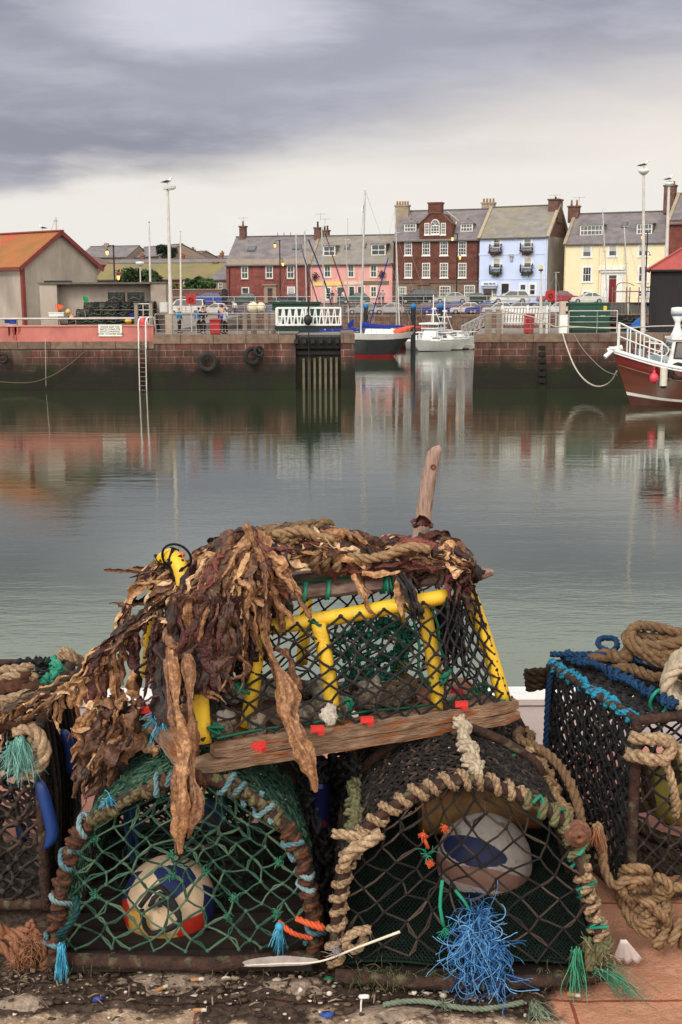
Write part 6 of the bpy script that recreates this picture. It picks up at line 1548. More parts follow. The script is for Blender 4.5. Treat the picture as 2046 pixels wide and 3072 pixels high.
motor_boat(1318, 1050, 5.6, 2.2, math.radians(75), 'small white boat with dark blue canopy and white mast', (.66, .65, .60), (.35, .7, .9), False, True)
motor_boat(1412, 1050, 7.0, 2.6, math.radians(170), 'low white cabin cruiser with tinted blue windows nearest the right pier', (.72, .72, .71), (.25, .8, .75))
motor_boat(1232, 1055, 4.5, 1.9, math.radians(20), 'white dinghy with orange gear in front of the black pile', (.66, .66, .66), (.5, .7, .35))
motor_boat(1440, 1040, 6.0, 2.2, math.radians(165), 'white boat half hidden behind the right pier corner', (.62, .63, .66), (.3, .75, .6))
p = at(1290, 1030, 123.5)
m = MB(); m.sphere((p.x, 125, p.z+.3), (.32, .3, .55), 10, 8); m.sphere((p.x, 125, p.z+.95), .16, 8, 6)
def pile(px, yt, Y, label):
 a = at(px, yt, Y); t = thing('mooring_pile', label, 'pile', (a.x, Y, -3), group='black mooring piles with blue caps')
 m = MB(); m.cyl((a.x, Y, -3), (a.x, Y, a.z-.45), .26, .25, 14); m.build('pile_shaft', M_('black_paint'), t, world=True)
 m = MB(); m.lathe((a.x, Y, a.z-.5), [(.29, 0), (.29, .3), (.24, .42), (.08, .52)], 14); m.build('pile_cap', mat('cap_blue', (.02, .16, .45), (.015, .12, .36), 3, rough=.5), t, world=True)
pile(1240, 911, 122, 'nearest black mooring pile with blue cap, standing at the sloop bow')
pile(1323, 911, 140, 'black pile with blue cap behind the white cabin boats')
pile(1098, 911, 140, 'black pile with blue cap behind the sloop mast')
def gangway():
 a, b = at(1386, 1012, 146), at(1462, 972, 149.5)
 t = thing('gangway', 'grey aluminium lattice gangway sloping down to the pontoon beside the right pier', 'gangway', (a+b)/2)
 m = MB()
 for dy in (0, 1.2):
  p, q = a+V((0, dy, 0)), b+V((0, dy, 0)); up = V((0, 0, 1.3))
  m.beam(p, q, .08, .1); m.beam(p+up, q+up, .08, .1)
  n = 6
  for k in range(n): c0, c1 = p.lerp(q, k/n), p.lerp(q, (k+1)/n); m.beam(c0, c1+up, .05, .05); m.beam(c0+up, c1, .05, .05); m.beam(c0, c0+up, .05, .05)
  m.beam(q, q+up, .06, .06)
 m.build('truss', M_('galv'), t, world=True)
 m = MB(); m.add([a+V((0, 0, .06)), b+V((0, 0, .06)), b+V((0, 1.2, .06)), a+V((0, 1.2, .06))], [(0, 1, 2, 3)]); m.build('walkway', M_('steel'), t, world=True)
gangway()
def pontoon():
 a, b = onz(1300, 1046, .0), onz(1500, 1030, 0)
 t = thing('pontoon', 'low grey floating pontoon between the white boats', 'pontoon', (a.x, 133, 0)); m = MB(); m.box2((a.x, 133, .1), (b.x, 135, .5)); m.build('deck', mat('pontoon_grey', (.36, .34, .31), (.28, .26, .24), 2, rough=.9), t, world=True)
 m = MB()
 for k in range(6): m.box2((a.x+.3+k*2.2, 133.1, -.4), (a.x+1.6+k*2.2, 134.9, .1))
 m.build('float', M_('black_paint'), t, world=True)
pontoon()
# stacked gear by the black shed
def gear():
 Y = YP+5
 m = MB(); c = at(1918, 963, Y); rr = random.Random(4); g = 10; vs = []
 for i in range(g+1):
  for j in range(g+1):
   u, v = i/g-.5, j/g-.5; vs.append((c.x+u*1.9, Y+v*1.2, 3.46+max(0, 1.0*(1-abs(u)*2)*(1-abs(v)*1.2))+rr.uniform(-.08, .08)*(1 if 0 < i < g and 0 < j < g else 0)))
 m.add(vs, [(i*(g+1)+j, (i+1)*(g+1)+j, (i+1)*(g+1)+j+1, i*(g+1)+j+1) for i in range(g) for j in range(g)], False)
 tag(m.build('tarpaulin', mat('tarp_blue', (.02, .13, .42), (.015, .09, .32), 3, rough=.5)), 'crumpled bright blue tarpaulin at the foot of the tall lamp by the black shed', 'tarpaulin')
 rr = random.Random(9)
 for k, px in enumerate((1838, 1858, 1878, 1898)):
  for lv in range(2):
   p = at(px, 950, YP+6); copy_tree(SCR, (p.x, YP+6+rr.uniform(-.2, .2), 3.46+lv*.55), rr.uniform(-.3, .3), 'dark creel stacked between the green container and the black shed')['group'] = 'creels beside the green container'
 t = thing('metal_rack', 'rusty metal rack with blue frame standing left of the black shed', 'rack', (at(1895, 950, YP+9).x, YP+9, 3.46))
 m = MB(); x0, x1 = -1.2, 1.6
 for x in (x0, -.2, .7, x1):
  m.cyl((x, 0, 0), (x, 0, 3.0), .04, n=6); m.cyl((x, 1, 0), (x, 1, 3.0), .04, n=6)
 for z in (1.0, 1.9, 2.7): m.cyl((x0, 0, z), (x1, 0, z), .04, n=6); m.cyl((x0, 1, z), (x1, 1, z), .04, n=6)
 m.tube(resample([(x0, 0, 2.4), (x0+.1, 0, 3.2), (x0+.8, 0, 3.3), (x0+1.3, 0, 3.1)], .1), .03, 6); m.build('frame', rust_m, t)
 m = MB()
 for k in range(7): m.beam((.8+.1*k, -.1, 1.9), (.7+.1*k, -.1, 3.0), .03, .03)
 m.beam((.7, -.1, 3.0), (1.4, -.1, 3.0), .06, .08); m.beam((.8, -.1, 1.9), (1.5, -.1, 1.9), .06, .08); m.build('ladder_frame', mat('blue_frame', (.06, .10, .30), (.05, .08, .22), 3, rough=.6), t)
gear()
# ================================================================ foreground quay and creels
GZ = 4.6
def ground_mat():
 m, nt, b = _nodes('quay_ground'); N, L = nt.nodes, nt.links
 tc = N.new('ShaderNodeTexCoord'); sp = N.new('ShaderNodeSeparateXYZ'); L.new(tc.outputs['Object'], sp.inputs[0])
 def noise(sc, det=6, ro=.6):
  n = N.new('ShaderNodeTexNoise'); n.inputs['Scale'].default_value = sc; n.inputs['Detail'].default_value = det; n.inputs['Roughness'].default_value = ro
  L.new(tc.outputs['Object'], n.inputs['Vector']); return n.outputs['Fac']
 def ma(op, a, c, d=None):
  n = N.new('ShaderNodeMath'); n.operation = op
  for i, q in enumerate((a, c, d)):
   if q is None: continue
   if isinstance(q, (int, float)): n.inputs[i].default_value = q
   else: L.new(q, n.inputs[i])
  return n.outputs[0]
 def mr(x, a, c, d=0., e=1.):
  n = N.new('ShaderNodeMapRange'); n.interpolation_type = 'SMOOTHSTEP'
  L.new(x, n.inputs[0])
  for i, q in enumerate((a, c, d, e)): n.inputs[i+1].default_value = q
  return n.outputs[0]
 def mix(f, a, c):
  n = N.new('ShaderNodeMixRGB')
  L.new(f, n.inputs[0])
  for i, q in ((1, a), (2, c)):
   if isinstance(q, tuple): n.inputs[i].default_value = rgb(*q)
   else: L.new(q, n.inputs[i])
  return n.outputs[0]
 n1, n2, n3, n4 = noise(5), noise(16), noise(60, 4), noise(2.2)
 pink = mix(mr(n1, .3, .7), (.56, .25, .19), (.42, .19, .15))
 # red sandstone flags, right
 flag = mix(mr(n1, .35, .65), (.46, .225, .14), (.34, .155, .095)); flag = mix(mr(n2, .55, .75), flag, (.47, .26, .17)); flag = mix(mr(n4, .55, .7), flag, (.19, .10, .07)); flag = mix(mr(noise(190, 3), .5, .72), flag, (.28, .14, .09))
 # pale worn lime stone, left; trodden dirt that doubles as shade further back
 stone = mix(mr(n2, .35, .65), (.38, .265, .18), (.17, .11, .075)); stone = mix(mr(n3, .5, .7), stone, (.58, .47, .37)); n5 = noise(170, 3); stone = mix(mr(n5, .55, .72), stone, (.16, .11, .08))
 soil_shade = mix(mr(n3, .35, .65), (.030, .021, .016), (.080, .052, .038)); soil_shade = mix(mr(n2, .6, .8), soil_shade, (.13, .085, .06))
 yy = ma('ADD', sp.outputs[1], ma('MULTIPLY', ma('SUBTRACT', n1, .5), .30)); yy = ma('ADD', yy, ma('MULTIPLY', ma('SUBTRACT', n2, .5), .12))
 col = mix(mr(yy, 2.26, 2.30), stone, soil_shade)
 xx = ma('ADD', sp.outputs[0], ma('MULTIPLY', ma('SUBTRACT', n2, .5), .10))
 col = mix(mr(xx, .44, .47), col, flag)
 # joint lines between flags
 br = N.new('ShaderNodeTexBrick'); br.inputs['Scale'].default_value = 1; br.inputs['Brick Width'].default_value = .8; br.inputs['Row Height'].default_value = .42; br.inputs['Mortar Size'].default_value = .004
 br.inputs['Color1'].default_value = br.inputs['Color2'].default_value = (1, 1, 1, 1); br.inputs['Mortar'].default_value = (.55, .30, .25, 1)
 mp = N.new('ShaderNodeMapping'); mp.inputs['Location'].default_value = (.31, .17, 0); L.new(tc.outputs['Object'], mp.inputs[0]); L.new(mp.outputs[0], br.inputs['Vector'])
 mu = N.new('ShaderNodeMixRGB'); mu.blend_type = 'MULTIPLY'; mu.inputs[0].default_value = 1; L.new(col, mu.inputs[1]); L.new(br.outputs['Color'], mu.inputs[2])
 col = mix(mr(yy, 3.08, 3.2), mu.outputs[0], pink)  # dirt tone carried back to paint the shade under and between the creels
 L.new(col, b.inputs['Base Color']); b.inputs['Roughness'].default_value = .9; b.inputs['Specular IOR Level'].default_value = .2
 bp = N.new('ShaderNodeBump'); bp.inputs['Strength'].default_value = .7; bp.inputs['Distance'].default_value = .012
 L.new(ma('ADD', n2, ma('ADD', ma('MULTIPLY', n3, .6), ma('MULTIPLY', n5, .35))), bp.inputs['Height']); L.new(bp.outputs[0], b.inputs['Normal'])
 return m
def quay_ground():
 m = MB(); nx, ny = 150, 90; x0, x1, y0, y1 = -1.3, 1.3, 2.0, 3.0
 vs = []
 for j in range(ny+1):
  for i in range(nx+1):
   x = x0+(x1-x0)*i/nx; y = y0+(y1-y0)*j/ny
   e = min(1, min(i, nx-i, j, ny-j)/6); q = V((x*9, y*9, 0))
   amp = .012 if x < .46 else .004
   if y > 2.7: amp *= max(0, 1-(y-2.7)/.2)
   vs.append((x, y, GZ+e*amp*(mnoise.noise(q)+.6*mnoise.noise(q*3.1))))
 m.add(vs, [(j*(nx+1)+i, j*(nx+1)+i+1, (j+1)*(nx+1)+i+1, (j+1)*(nx+1)+i) for j in range(ny) for i in range(nx)], True)
 for a, b, c, d in ((-60, x0, -40, 3.88), (x1, 60, -40, 3.88), (x0, x1, -40, y0), (x0, x1, y1, 3.88)):
  m.add([(a, c, GZ), (b, c, GZ), (b, d, GZ), (a, d, GZ)], [(0, 1, 2, 3)], False)
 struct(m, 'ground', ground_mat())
 m = MB(); m.box2((-60, 3.88, -2), (60, 3.965, GZ-.004)); m.box2((-60, -40, GZ-.5), (60, 3.88, GZ-.03))
 t = thing('quay_wall', 'our own quay wall falling to the water behind the creels', 'wall', (0, 4.2, -2)); m.build('wall', quay_m, t, world=True)
 t = thing('quay_kerb', 'low quay edge kerb with white painted top behind the creels', 'kerb', (0, 3.9, GZ))
 kf = mat('kerb_face', (.40, .35, .36), (.30, .26, .27), 3, rough=.9, c3=(.45, .36, .33), s3=2, bump=.5, bscale=30, dist=.006)
 m = MB(); m.prism([(-60, 3.80, GZ-.02), (-60, 3.885, GZ+.125), (-60, 3.965, GZ+.125), (-60, 3.965, GZ-.02)], (120, 0, 0)); m.build('kerb_base', kf, t, world=True)
 kt = mat('kerb_white', (.74, .73, .72), (.60, .58, .57), 5, rough=.7, c3=(.42, .33, .27), s3=7, t3=(.58, .7), bump=.3, bscale=40, dist=.004)
 m = MB(); m.prism([(-60, 3.875, GZ+.127), (-60, 3.868, GZ+.15), (-60, 3.885, GZ+.163), (-60, 3.965, GZ+.163), (-60, 3.975, GZ+.15), (-60, 3.975, GZ+.127)], (120, 0, 0)); m.build('kerb_cap', kt, t, world=True)
quay_ground()
# ---------------------------------------------------------------- nets and ropes
def net(mb, S, nu, nv, r, jit=.12, knot=2.0, n=5, closed=False, drop=0.0, sag=0.0, rng=None, tint=None, double=0.0):
 rng = rng or R
 P = {}
 for j in range(nv+1):
  for i in range(nu+1):
   u = (i+.5*(j & 1))/nu+rng.uniform(-jit, jit)/nu; v = j/nv+(rng.uniform(-jit, jit)/nv if 0 < j < nv else 0)
   P[i, j] = S(min(max(u, 0), 1), min(max(v, 0), 1))
 for j in range(nv):
  for i in range(nu+1):
   for k in ((i-1, i) if not j & 1 else (i, i+1)):
    if k < 0 or k > nu: continue
    if drop and rng.random() < drop: continue
    a, b = P[i, j], P[k, j+1]
    if (a-b).length < r: continue
    mid = (a+b)/2+V((rng.uniform(-1, 1), rng.uniform(-1, 1), rng.uniform(-1, 1)-1*0))*sag*(a-b).length+V((0, 0, -sag*.4*(a-b).length))
    if tint: mb.ct = rng.uniform(*tint)
    mb.tube([a, mid, b] if sag else [a, b], r, n, cap=False)
    if double and rng.random() < double:
     o = V((rng.uniform(-1, 1), rng.uniform(-.3, .3), rng.uniform(-1, 1)))*r*2.2
     mb.tube([a, mid+o*1.4, b] if sag else [a+o*.2, (a+b)/2+o, b], r*.9, n, cap=False)
 if knot:
  for (i, j), p in P.items(): mb.sphere(p, r*knot*rng.uniform(.85, 1.25), 6, 4)
 mb.ct = .5
 return P
def frames(P):
 out = []; u = None
 for i in range(len(P)):
  t = P[min(i+1, len(P)-1)]-P[max(i-1, 0)]; t = t.normalized()
  if u is None: _, u, w = frame_of(t)
  u = u-t*u.dot(t); u = u.normalized(); out.append((u.copy(), t.cross(u)))
 return out
def wrap(mb, pts, R0, r, pitch, t0=0.0, t1=1.0, jit=.0, laid=True, gap=None, rng=None):
 """a rope wound round the bar that follows pts"""
 rng = rng or R
 P = resample(pts, .006); n0, n1 = int(t0*(len(P)-1)), int(t1*(len(P)-1)); P = P[n0:n1+1]
 F = frames(P); out = []; th = rng.uniform(0, 6)
 for i, p in enumerate(P):
  th += 2*PI*.006/pitch*(1+rng.uniform(-jit, jit)); rr = R0*(1+rng.uniform(-.06, .06))
  out.append(p+(F[i][0]*math.cos(th)+F[i][1]*math.sin(th))*rr)
 out = out[::2] if len(out) > 6 else out
 if laid: mb.rope(out, r, rough=.05)
 else: mb.tube(out, r, 6)
def fray(mb, c, d, n, ln, r, spread=.5, curl=.3, rng=None, steps=7):
 rng = rng or R; d = V(d).normalized()
 for k in range(n):
  q = V(c)+V((rng.gauss(0, 1), rng.gauss(0, 1), rng.gauss(0, 1)))*ln*.05; dd = (d+V((rng.gauss(0, spread), rng.gauss(0, spread), rng.gauss(0, spread)))).normalized(); L_ = ln*rng.uniform(.5, 1.15)
  pts = [q.copy()]
  for s in range(steps):
   dd = (dd+V((rng.gauss(0, curl), rng.gauss(0, curl), rng.gauss(0, curl)-.12))).normalized(); q = q+dd*L_/steps
   if q.z < GZ+.012: q.z = GZ+.012+rng.uniform(0, .006)
   pts.append(q.copy())
  mb.ct = rng.random(); mb.tube(pts, [r*.68*(1-.5*s/steps) for s in range(steps+1)], 4)
 mb.ct = .5
def loops(mb, centres, rng):
 '''tangled thin strands that curl back on themselves'''
 for c, n in centres:
  for k in range(n):
   q = V(c)+V((rng.gauss(0, .008), rng.gauss(0, .006), rng.gauss(0, .010))); d = V((rng.gauss(0, .7), rng.gauss(0, .35), rng.gauss(-.6, .6))).normalized(); ax = V((rng.gauss(0, .4), rng.gauss(0, 1), rng.gauss(0, .4))).normalized(); w = rng.choice((-1, 1))*rng.uniform(.05, .75); st = rng.uniform(.004, .0085); pts = [q.copy()]
   for s in range(13):
    d = Matrix.Rotation(w*(1-.04*s), 3, ax) @ d; d = (d+V((rng.gauss(0, .12), rng.gauss(0, .1), rng.gauss(0, .12)-.10))).normalized(); q = q+d*st
    if q.z < GZ+.012: q.z = GZ+.012+rng.uniform(0, .008)
    pts.append(q.copy())
   mb.ct = rng.random(); mb.tube(resample(pts, .006), .0009*rng.uniform(.7, 1.4), 4)
 mb.ct = .5
rope_tan = tint_mat('rope_tan', [(0, (.03, .02, .013)), (.35, (.13, .08, .045)), (.62, (.30, .20, .12)), (1, (.54, .41, .27))], .95, 1, 260, .003, 1.6, 110)
rope_pale = tint_mat('rope_pale', [(0, (.08, .06, .04)), (.5, (.34, .27, .19)), (1, (.60, .51, .39))], .95, 1, 260, .003, 1.2, 80)
rope_brown = tint_mat('rope_brown', [(0, (.025, .014, .008)), (.5, (.17, .10, .052)), (1, (.36, .235, .13))], .95, 1, 260, .003, 1.2, 80)
rope_mossy = tint_mat('rope_mossy', [(0, (.02, .014, .008)), (.4, (.10, .072, .035)), (.7, (.13, .14, .07)), (1, (.34, .31, .20))], .95, 1, 240, .003, 1.3, 70)
rope_rusty = tint_mat('rope_rusty', [(0, (.015, .008, .006)), (.5, (.085, .034, .018)), (1, (.24, .115, .055))], .95, 1, 220, .003, 1.3, 70)
rope_bluegrey = tint_mat('rope_bluegrey', [(0, (.02, .035, .04)), (.5, (.07, .14, .165)), (1, (.24, .34, .35))], .9, .8, 240, .002, 1.1, 80)
rope_blue = tint_mat('rope_blue', [(0, (.006, .03, .08)), (.5, (.015, .15, .34)), (1, (.05, .34, .62))], .8, .5, 200, .002, .7, 40)
rope_teal = tint_mat('rope_teal', [(0, (.006, .05, .035)), (.5, (.02, .18, .12)), (1, (.08, .36, .24))], .8, .5, 200, .002, .7, 40)
rope_bluegreen = tint_mat('rope_bluegreen', [(0, (.006, .03, .035)), (.25, (.008, .10, .085)), (.5, (.015, .21, .36)), (1, (.08, .42, .66))], .85, .8, 200, .002, 1.1, 60)
twine_green = tint_mat('twine_green', [(0, (.006, .09, .05)), (.5, (.012, .21, .13)), (1, (.04, .34, .22))], .6, 0, mottle=.5, mscale=30)
net_green = tint_mat('net_green', [(0, (.007, .018, .012)), (.5, (.020, .062, .040)), (1, (.075, .13, .085))], .85, 0, mottle=1.0, mscale=22)
net_black = tint_mat('net_black', [(0, (.006, .006, .007)), (.6, (.018, .016, .018)), (1, (.05, .038, .034))], .85, 0, mottle=.8, mscale=16)
net_dim = tint_mat('net_dim', [(0, (.006, .005, .005)), (.6, (.020, .016, .014)), (1, (.065, .045, .036))], .9, 0, mottle=.8, mscale=16)
fray_blue = tint_mat('fray_blue', [(0, (.006, .03, .10)), (.5, (.035, .16, .40)), (1, (.16, .38, .64))], .7, 0, mottle=.8, mscale=40)
fray_cyan = tint_mat('fray_cyan', [(0, (.015, .11, .20)), (.5, (.04, .30, .48)), (1, (.16, .50, .66))], .7, 0, mottle=.4, mscale=30)
fray_green = tint_mat('fray_green', [(0, (.015, .07, .045)), (.5, (.03, .19, .11)), (1, (.08, .33, .20))], .8, 0, mottle=.5, mscale=30)
fray_aqua = tint_mat('fray_aqua', [(0, (.06, .17, .15)), (.5, (.13, .33, .29)), (1, (.27, .48, .42))], .85, 0, mottle=.5, mscale=30)
fray_orange = tint_mat('fray_orange', [(0, (.12, .045, .025)), (.5, (.28, .11, .05)), (1, (.42, .21, .11))], .9, 0, mottle=.5, mscale=30)
fray_moss = tint_mat('fray_moss', [(0, (.02, .022, .012)), (.5, (.06, .065, .03)), (1, (.14, .12, .06))], .95, 0, mottle=.5, mscale=30)
bar_rust = mat('rusted_bar', (.060, .026, .018), (.018, .012, .010), 55, rough=.9, c3=(.10, .09, .05), s3=35, t3=(.55, .7), bump=1, bscale=110, dist=.006)
yellow_pipe = mat('yellow_pipe', (.74, .47, .02), (.60, .36, .02), 18, rough=.5, spec=.45, c3=(.30, .20, .06), s3=90, t3=(.58, .8), bump=.4, bscale=120, dist=.002)
weathered = mat('weathered_board', (.36, .22, .14), (.045, .024, .015), 18, rough=.9, c3=(.25, .075, .022), s3=9.0, t3=(.50, .60), stretch=(1, 1, 6), contrast=(.3, .72), bump=1, bscale=40, dist=.006)
driftwood = mat('driftwood', (.36, .26, .22), (.11, .065, .05), 28, rough=.9, c3=(.13, .045, .035), s3=18, t3=(.55, .65), stretch=(.6, 2, 2), contrast=(.3, .7), bump=1, bscale=70, dist=.003)
dark_wood = mat('shaded_board', (.022, .013, .010), (.012, .008, .007), 12, rough=.85, stretch=(1, 4, 4), bump=.5, dist=.004)  # board colour darkened to hold the shade inside the creels
def part(mb, name, m, t): return mb.build(name, m, t, world=True)
def on(px, py, Y): return at(px, py, Y)
# ---------------------------------------------------------------- big lower creels
SEEDS = [((.22, -.55, .8), 1), ((-.25, -.75, .55), 0), ((.6, -.7, .4), 0), ((-.6, -.6, .5), 0), ((.1, -1, .15), 0), ((-.85, -.45, .05), 2), ((-.6, -.8, .0), 3), ((.62, -.75, -.2), 2), ((.95, -.3, .12), 1), ((.0, -.85, -.45), 3), ((-.45, -.8, -.42), 4), ((.35, -.75, -.6), 3), ((-.1, -.5, -.85), 4), ((.7, -.4, -.6), 2), ((-.95, -.2, .5), 1), ((-.8, -.3, -.6), 0), ((0, .2, 1), 0), ((.8, .2, .6), 0), ((-.6, .3, .7), 0), ((0, 1, 0), 0), ((.7, .7, -.2), 1), ((-.7, .7, -.2), 3)]
def ballpanels(name, t, c, r, cols, label, cat, squash=(1, 1, 1), rot=(0, 0, 0), pattern='football'):
 mats = [mat('%s_%d' % (name, i), q, tuple(x*.8 for x in q), 40, rough=.6, c3=tuple(x*.3 for x in q), s3=26, t3=(.58, .72)) for i, q in enumerate(cols)]
 m = MB(); seg, rings = 240, 160; E = Matrix.Rotation(rot[2], 3, 'Z') @ Matrix.Rotation(rot[1], 3, 'Y') @ Matrix.Rotation(rot[0], 3, 'X')
 g = (1+5**.5)/2; ico = [V(p).normalized() for p in [(0, a, b*g) for a in (-1, 1) for b in (-1, 1)]+[(a, b*g, 0) for a in (-1, 1) for b in (-1, 1)]+[(b*g, 0, a) for a in (-1, 1) for b in (-1, 1)]]
 m.sphere((0, 0, 0), 1, seg, rings)
 for f, k in zip(range(len(m.f)), m.f):
  d = sum((m.v[i] for i in k), V())/len(k); d.normalize(); d = E @ d
  if pattern == 'football': m.mi[f] = max(SEEDS, key=lambda q: V(q[0]).normalized().dot(d))[1]
  else:
   m.mi[f] = 1 if abs(d.z-.30) < .27*max(0, math.sin(2.4*math.atan2(d.y, d.x)+5.6)+.45)**.5/1.2 or d.z < -.52+.06*math.sin(5*d.x) else (2 if -.36 < d.z < .02+.05*math.sin(4*d.x) else 0)
 m.v = [V((p.x*r*squash[0], p.y*r*squash[1], p.z*r*squash[2]))+c for p in m.v]
 return tag(m.build('ball_float', mats), label, cat)
def prof_curve(px_pts, Y):
 return resample([at(x, y, Y) for x, y in px_pts], .01)
def sample(P, u):
 q = u*(len(P)-1); i = min(int(q), len(P)-2); return P[i].lerp(P[i+1], q-i)
def face_fn(P, bz, inset=None):
 """maps the unit square onto the D-shaped face under the hoop curve P"""
 zt = max(p.z for p in P); k = max(range(len(P)), key=lambda i: P[i].z); Lf = P[:k+1]; Rt = list(reversed(P[k:]))
 def atz(Q, z):
  for a, b in zip(Q[:-1], Q[1:]):
   if min(a.z, b.z) <= z <= max(a.z, b.z) and abs(a.z-b.z) > 1e-6: return a.lerp(b, (z-a.z)/(b.z-a.z))
  return Q[-1] if z > Q[-1].z-.002 else Q[0]
 def S(u, v):
  z = bz+(zt-.012-bz)*v; p = atz(Lf, z).lerp(atz(Rt, z), u)
  return p
 return S
def creel_left():
 Yf = onz(550, 2888, GZ+.03).y; Ln = .66
 t = thing('lobster_creel', 'lower creel with green netting and a football float inside, below the yellow framed pot', 'creel', on(550, 2890, Yf))
 hp = [(163, 2880), (172, 2760), (192, 2620), (232, 2510), (310, 2440), (420, 2380), (560, 2336), (690, 2356), (790, 2420), (868, 2500), (915, 2610), (935, 2740), (948, 2868)]
 P = prof_curve(hp, Yf); rg = random.Random(11)
 Bk = [V((p.x*.97-.01, p.y+Ln, p.z)) for p in P]; Md = [V((p.x*.985-.005, p.y+Ln*.5, p.z)) for p in P]
 m = MB(); m.tube(P, .014, 8); part(m, 'front_hoop', bar_rust, t)
 m = MB(); m.tube(Bk[::3], .013, 6); part(m, 'back_hoop', bar_rust, t); m = MB(); m.tube(Md[::3], .012, 6); part(m, 'middle_hoop', bar_rust, t)
 for a, b, mt, rr_, pi_ in ((.0, .30, rope_rusty, .010, .030), (.30, .47, rope_mossy, .010, .026), (.47, .56, rope_rusty, .010, .040), (.56, .72, rope_mossy, .010, .028), (.72, 1, rope_rusty, .010, .034)):
  m = MB(); m.ct = .45; wrap(m, P, .016, rr_, pi_, a, b, .35, rng=rg); part(m, 'hoop_lashing', mt, t)
 for a, b in ((.03, .05), (.10, .14), (.19, .235), (.27, .31), (.44, .50), (.575, .64), (.66, .71), (.755, .80), (.83, .885), (.93, .98)): m = MB(); m.ct = rg.uniform(.2, .9); wrap(m, P, .024, .0062, .017, a, b, .4, rng=rg); part(m, 'blue_lashing', rope_bluegrey, t)
 # side net: twisted tight, long diamonds
 def S(u, v):
  p = sample(P, u).lerp(sample(Bk, u), v); return p+V((0, 0, -.012*math.sin(v*PI)))
 m = MB(); net(m, S, 34, 50, .0028, .3, 1.6, 4, sag=.08, rng=rg, tint=(.0, .9), double=.45); part(m, 'side_net', net_green, t)
 # front net, drawn in to the entrance eye
 eye = on(590, 2600, Yf)+V((0, .10, 0)); F = face_fn(P, GZ+.06)
 def S2(u, v):
  p = F(u, v); d = (p-eye); d.y = 0; q = math.exp(-(d.length/.11)**2); return p+V((0, .07*q+.01*math.sin(u*9), 0))+(V((eye.x, p.y, eye.z))-p)*.28*q
 m = MB(); Q = net(m, S2, 10, 15, .0023, .26, 2.0, 5, sag=.06, rng=rg, tint=(.15, 1), double=.75); part(m, 'front_net', net_green, t)
 m = MB(); ks = [p for (i, j), p in Q.items() if rg.random() < .15 and 2 < j < 15]
 for p in ks: m = MB(); fray(m, p, (0, -1, 0), 44, .019, .0015, 1.3, .9, rg, 5); part(m, 'net_tuft', fray_green, t)
 # far end net, layered dark to stand for inner shade, and entrance funnel
 B2 = face_fn(Bk, GZ+.06); m = MB(); [net(m, (lambda u, v, k=k: B2(u, v)+V((0, .02*k, 0))), 15, 24, .0036, .35, 1.8, 4, rng=rg, tint=(0, .35)) for k in range(3)]; part(m, 'back_net', net_green, t)
 m = MB(); Sg = lambda u, v: on(575, 2640, Yf+.16+.34*v)+V((math.cos(u*2*PI)*(.07+.20*v), rg.gauss(0, .012), math.sin(u*2*PI)*(.05+.14*v))); net(m, Sg, 18, 12, .0024, .35, 1.7, 4, sag=.12, rng=rg, tint=(.05, .7)); part(m, 'inner_funnel', net_green, t)
 m = MB(); c = on(560, 2600, Yf)
 m.torus(c+V((0, .16, .01)), (0, 1, .3), .055, .005, 22, 6); part(m, 'eye_ring', bar_rust, t)
 m = MB()
 for k in range(9): y = Yf+Ln*k/8; x0, x1 = P[0].x, P[-1].x; m.box(((x0+x1)/2, y, GZ+.035), (x1-x0-.02, .05, .022))
 part(m, 'base_slats', dark_wood, t)
 m = MB(); m.tube([(P[0].x-.01, Yf-.01, GZ+.045), (-.1-.2, Yf-.022, GZ+.038), (P[-1].x+.01, Yf-.01, GZ+.05)], .017, 8)
 for x in (P[0].x, P[-1].x): m.tube([(x, Yf, GZ+.04), (x, Yf+Ln, GZ+.04)], .016, 8)
 part(m, 'base_bar', bar_rust, t)
 m = MB()
 for k in range(26): fray(m, (rg.uniform(P[0].x, P[-1].x), Yf-.015, GZ+.05), (0, -.4, -1), 7, rg.uniform(.02, .05), .0013, .6, .3, rg, 4)
 part(m, 'weed_tuft', fray_moss, t)
 # blue knotted tails
 m = MB(); c = on(188, 2805, Yf-.03)
 m.rope([on(225, 2690, Yf-.02), on(230, 2740, Yf-.03), on(205, 2775, Yf-.04), c], .008); wrap(m, [c+V((0, 0, .02)), c+V((0, 0, -.015))], .010, .007, .010, rng=rg); part(m, 'blue_knot', rope_bluegreen, t)
 m = MB(); fray(m, c+V((0, -.01, -.02)), (-.15, -.1, -1), 60, .075, .0019, .14, .05, rg); part(m, 'blue_tail', fray_cyan, t)
 c = on(838, 2780, Yf-.03); m = MB(); fray(m, c, (-.12, -.2, -1), 44, .055, .0019, .22, .06, rg); m.sphere(c, .010, 8, 6); fray(m, on(330, 2392, Yf-.01), (-.4, -.2, -.5), 30, .035, .0018, .6, .3, rg, 5); part(m, 'blue_tail', fray_cyan, t)
 m = MB(); m.rope([on(890, 2755, Yf-.03), on(925, 2770, Yf-.05), on(968, 2785, Yf-.045), on(950, 2768, Yf-.02)], .007); m.rope([on(835, 2765, Yf-.02), on(880, 2800, Yf-.03), on(935, 2815, Yf-.02)], .006); m.ct = .9; part(m, 'orange_twine', mat('twine_orange', (.62, .10, .035), (.45, .07, .025), 30, rough=.8), t)
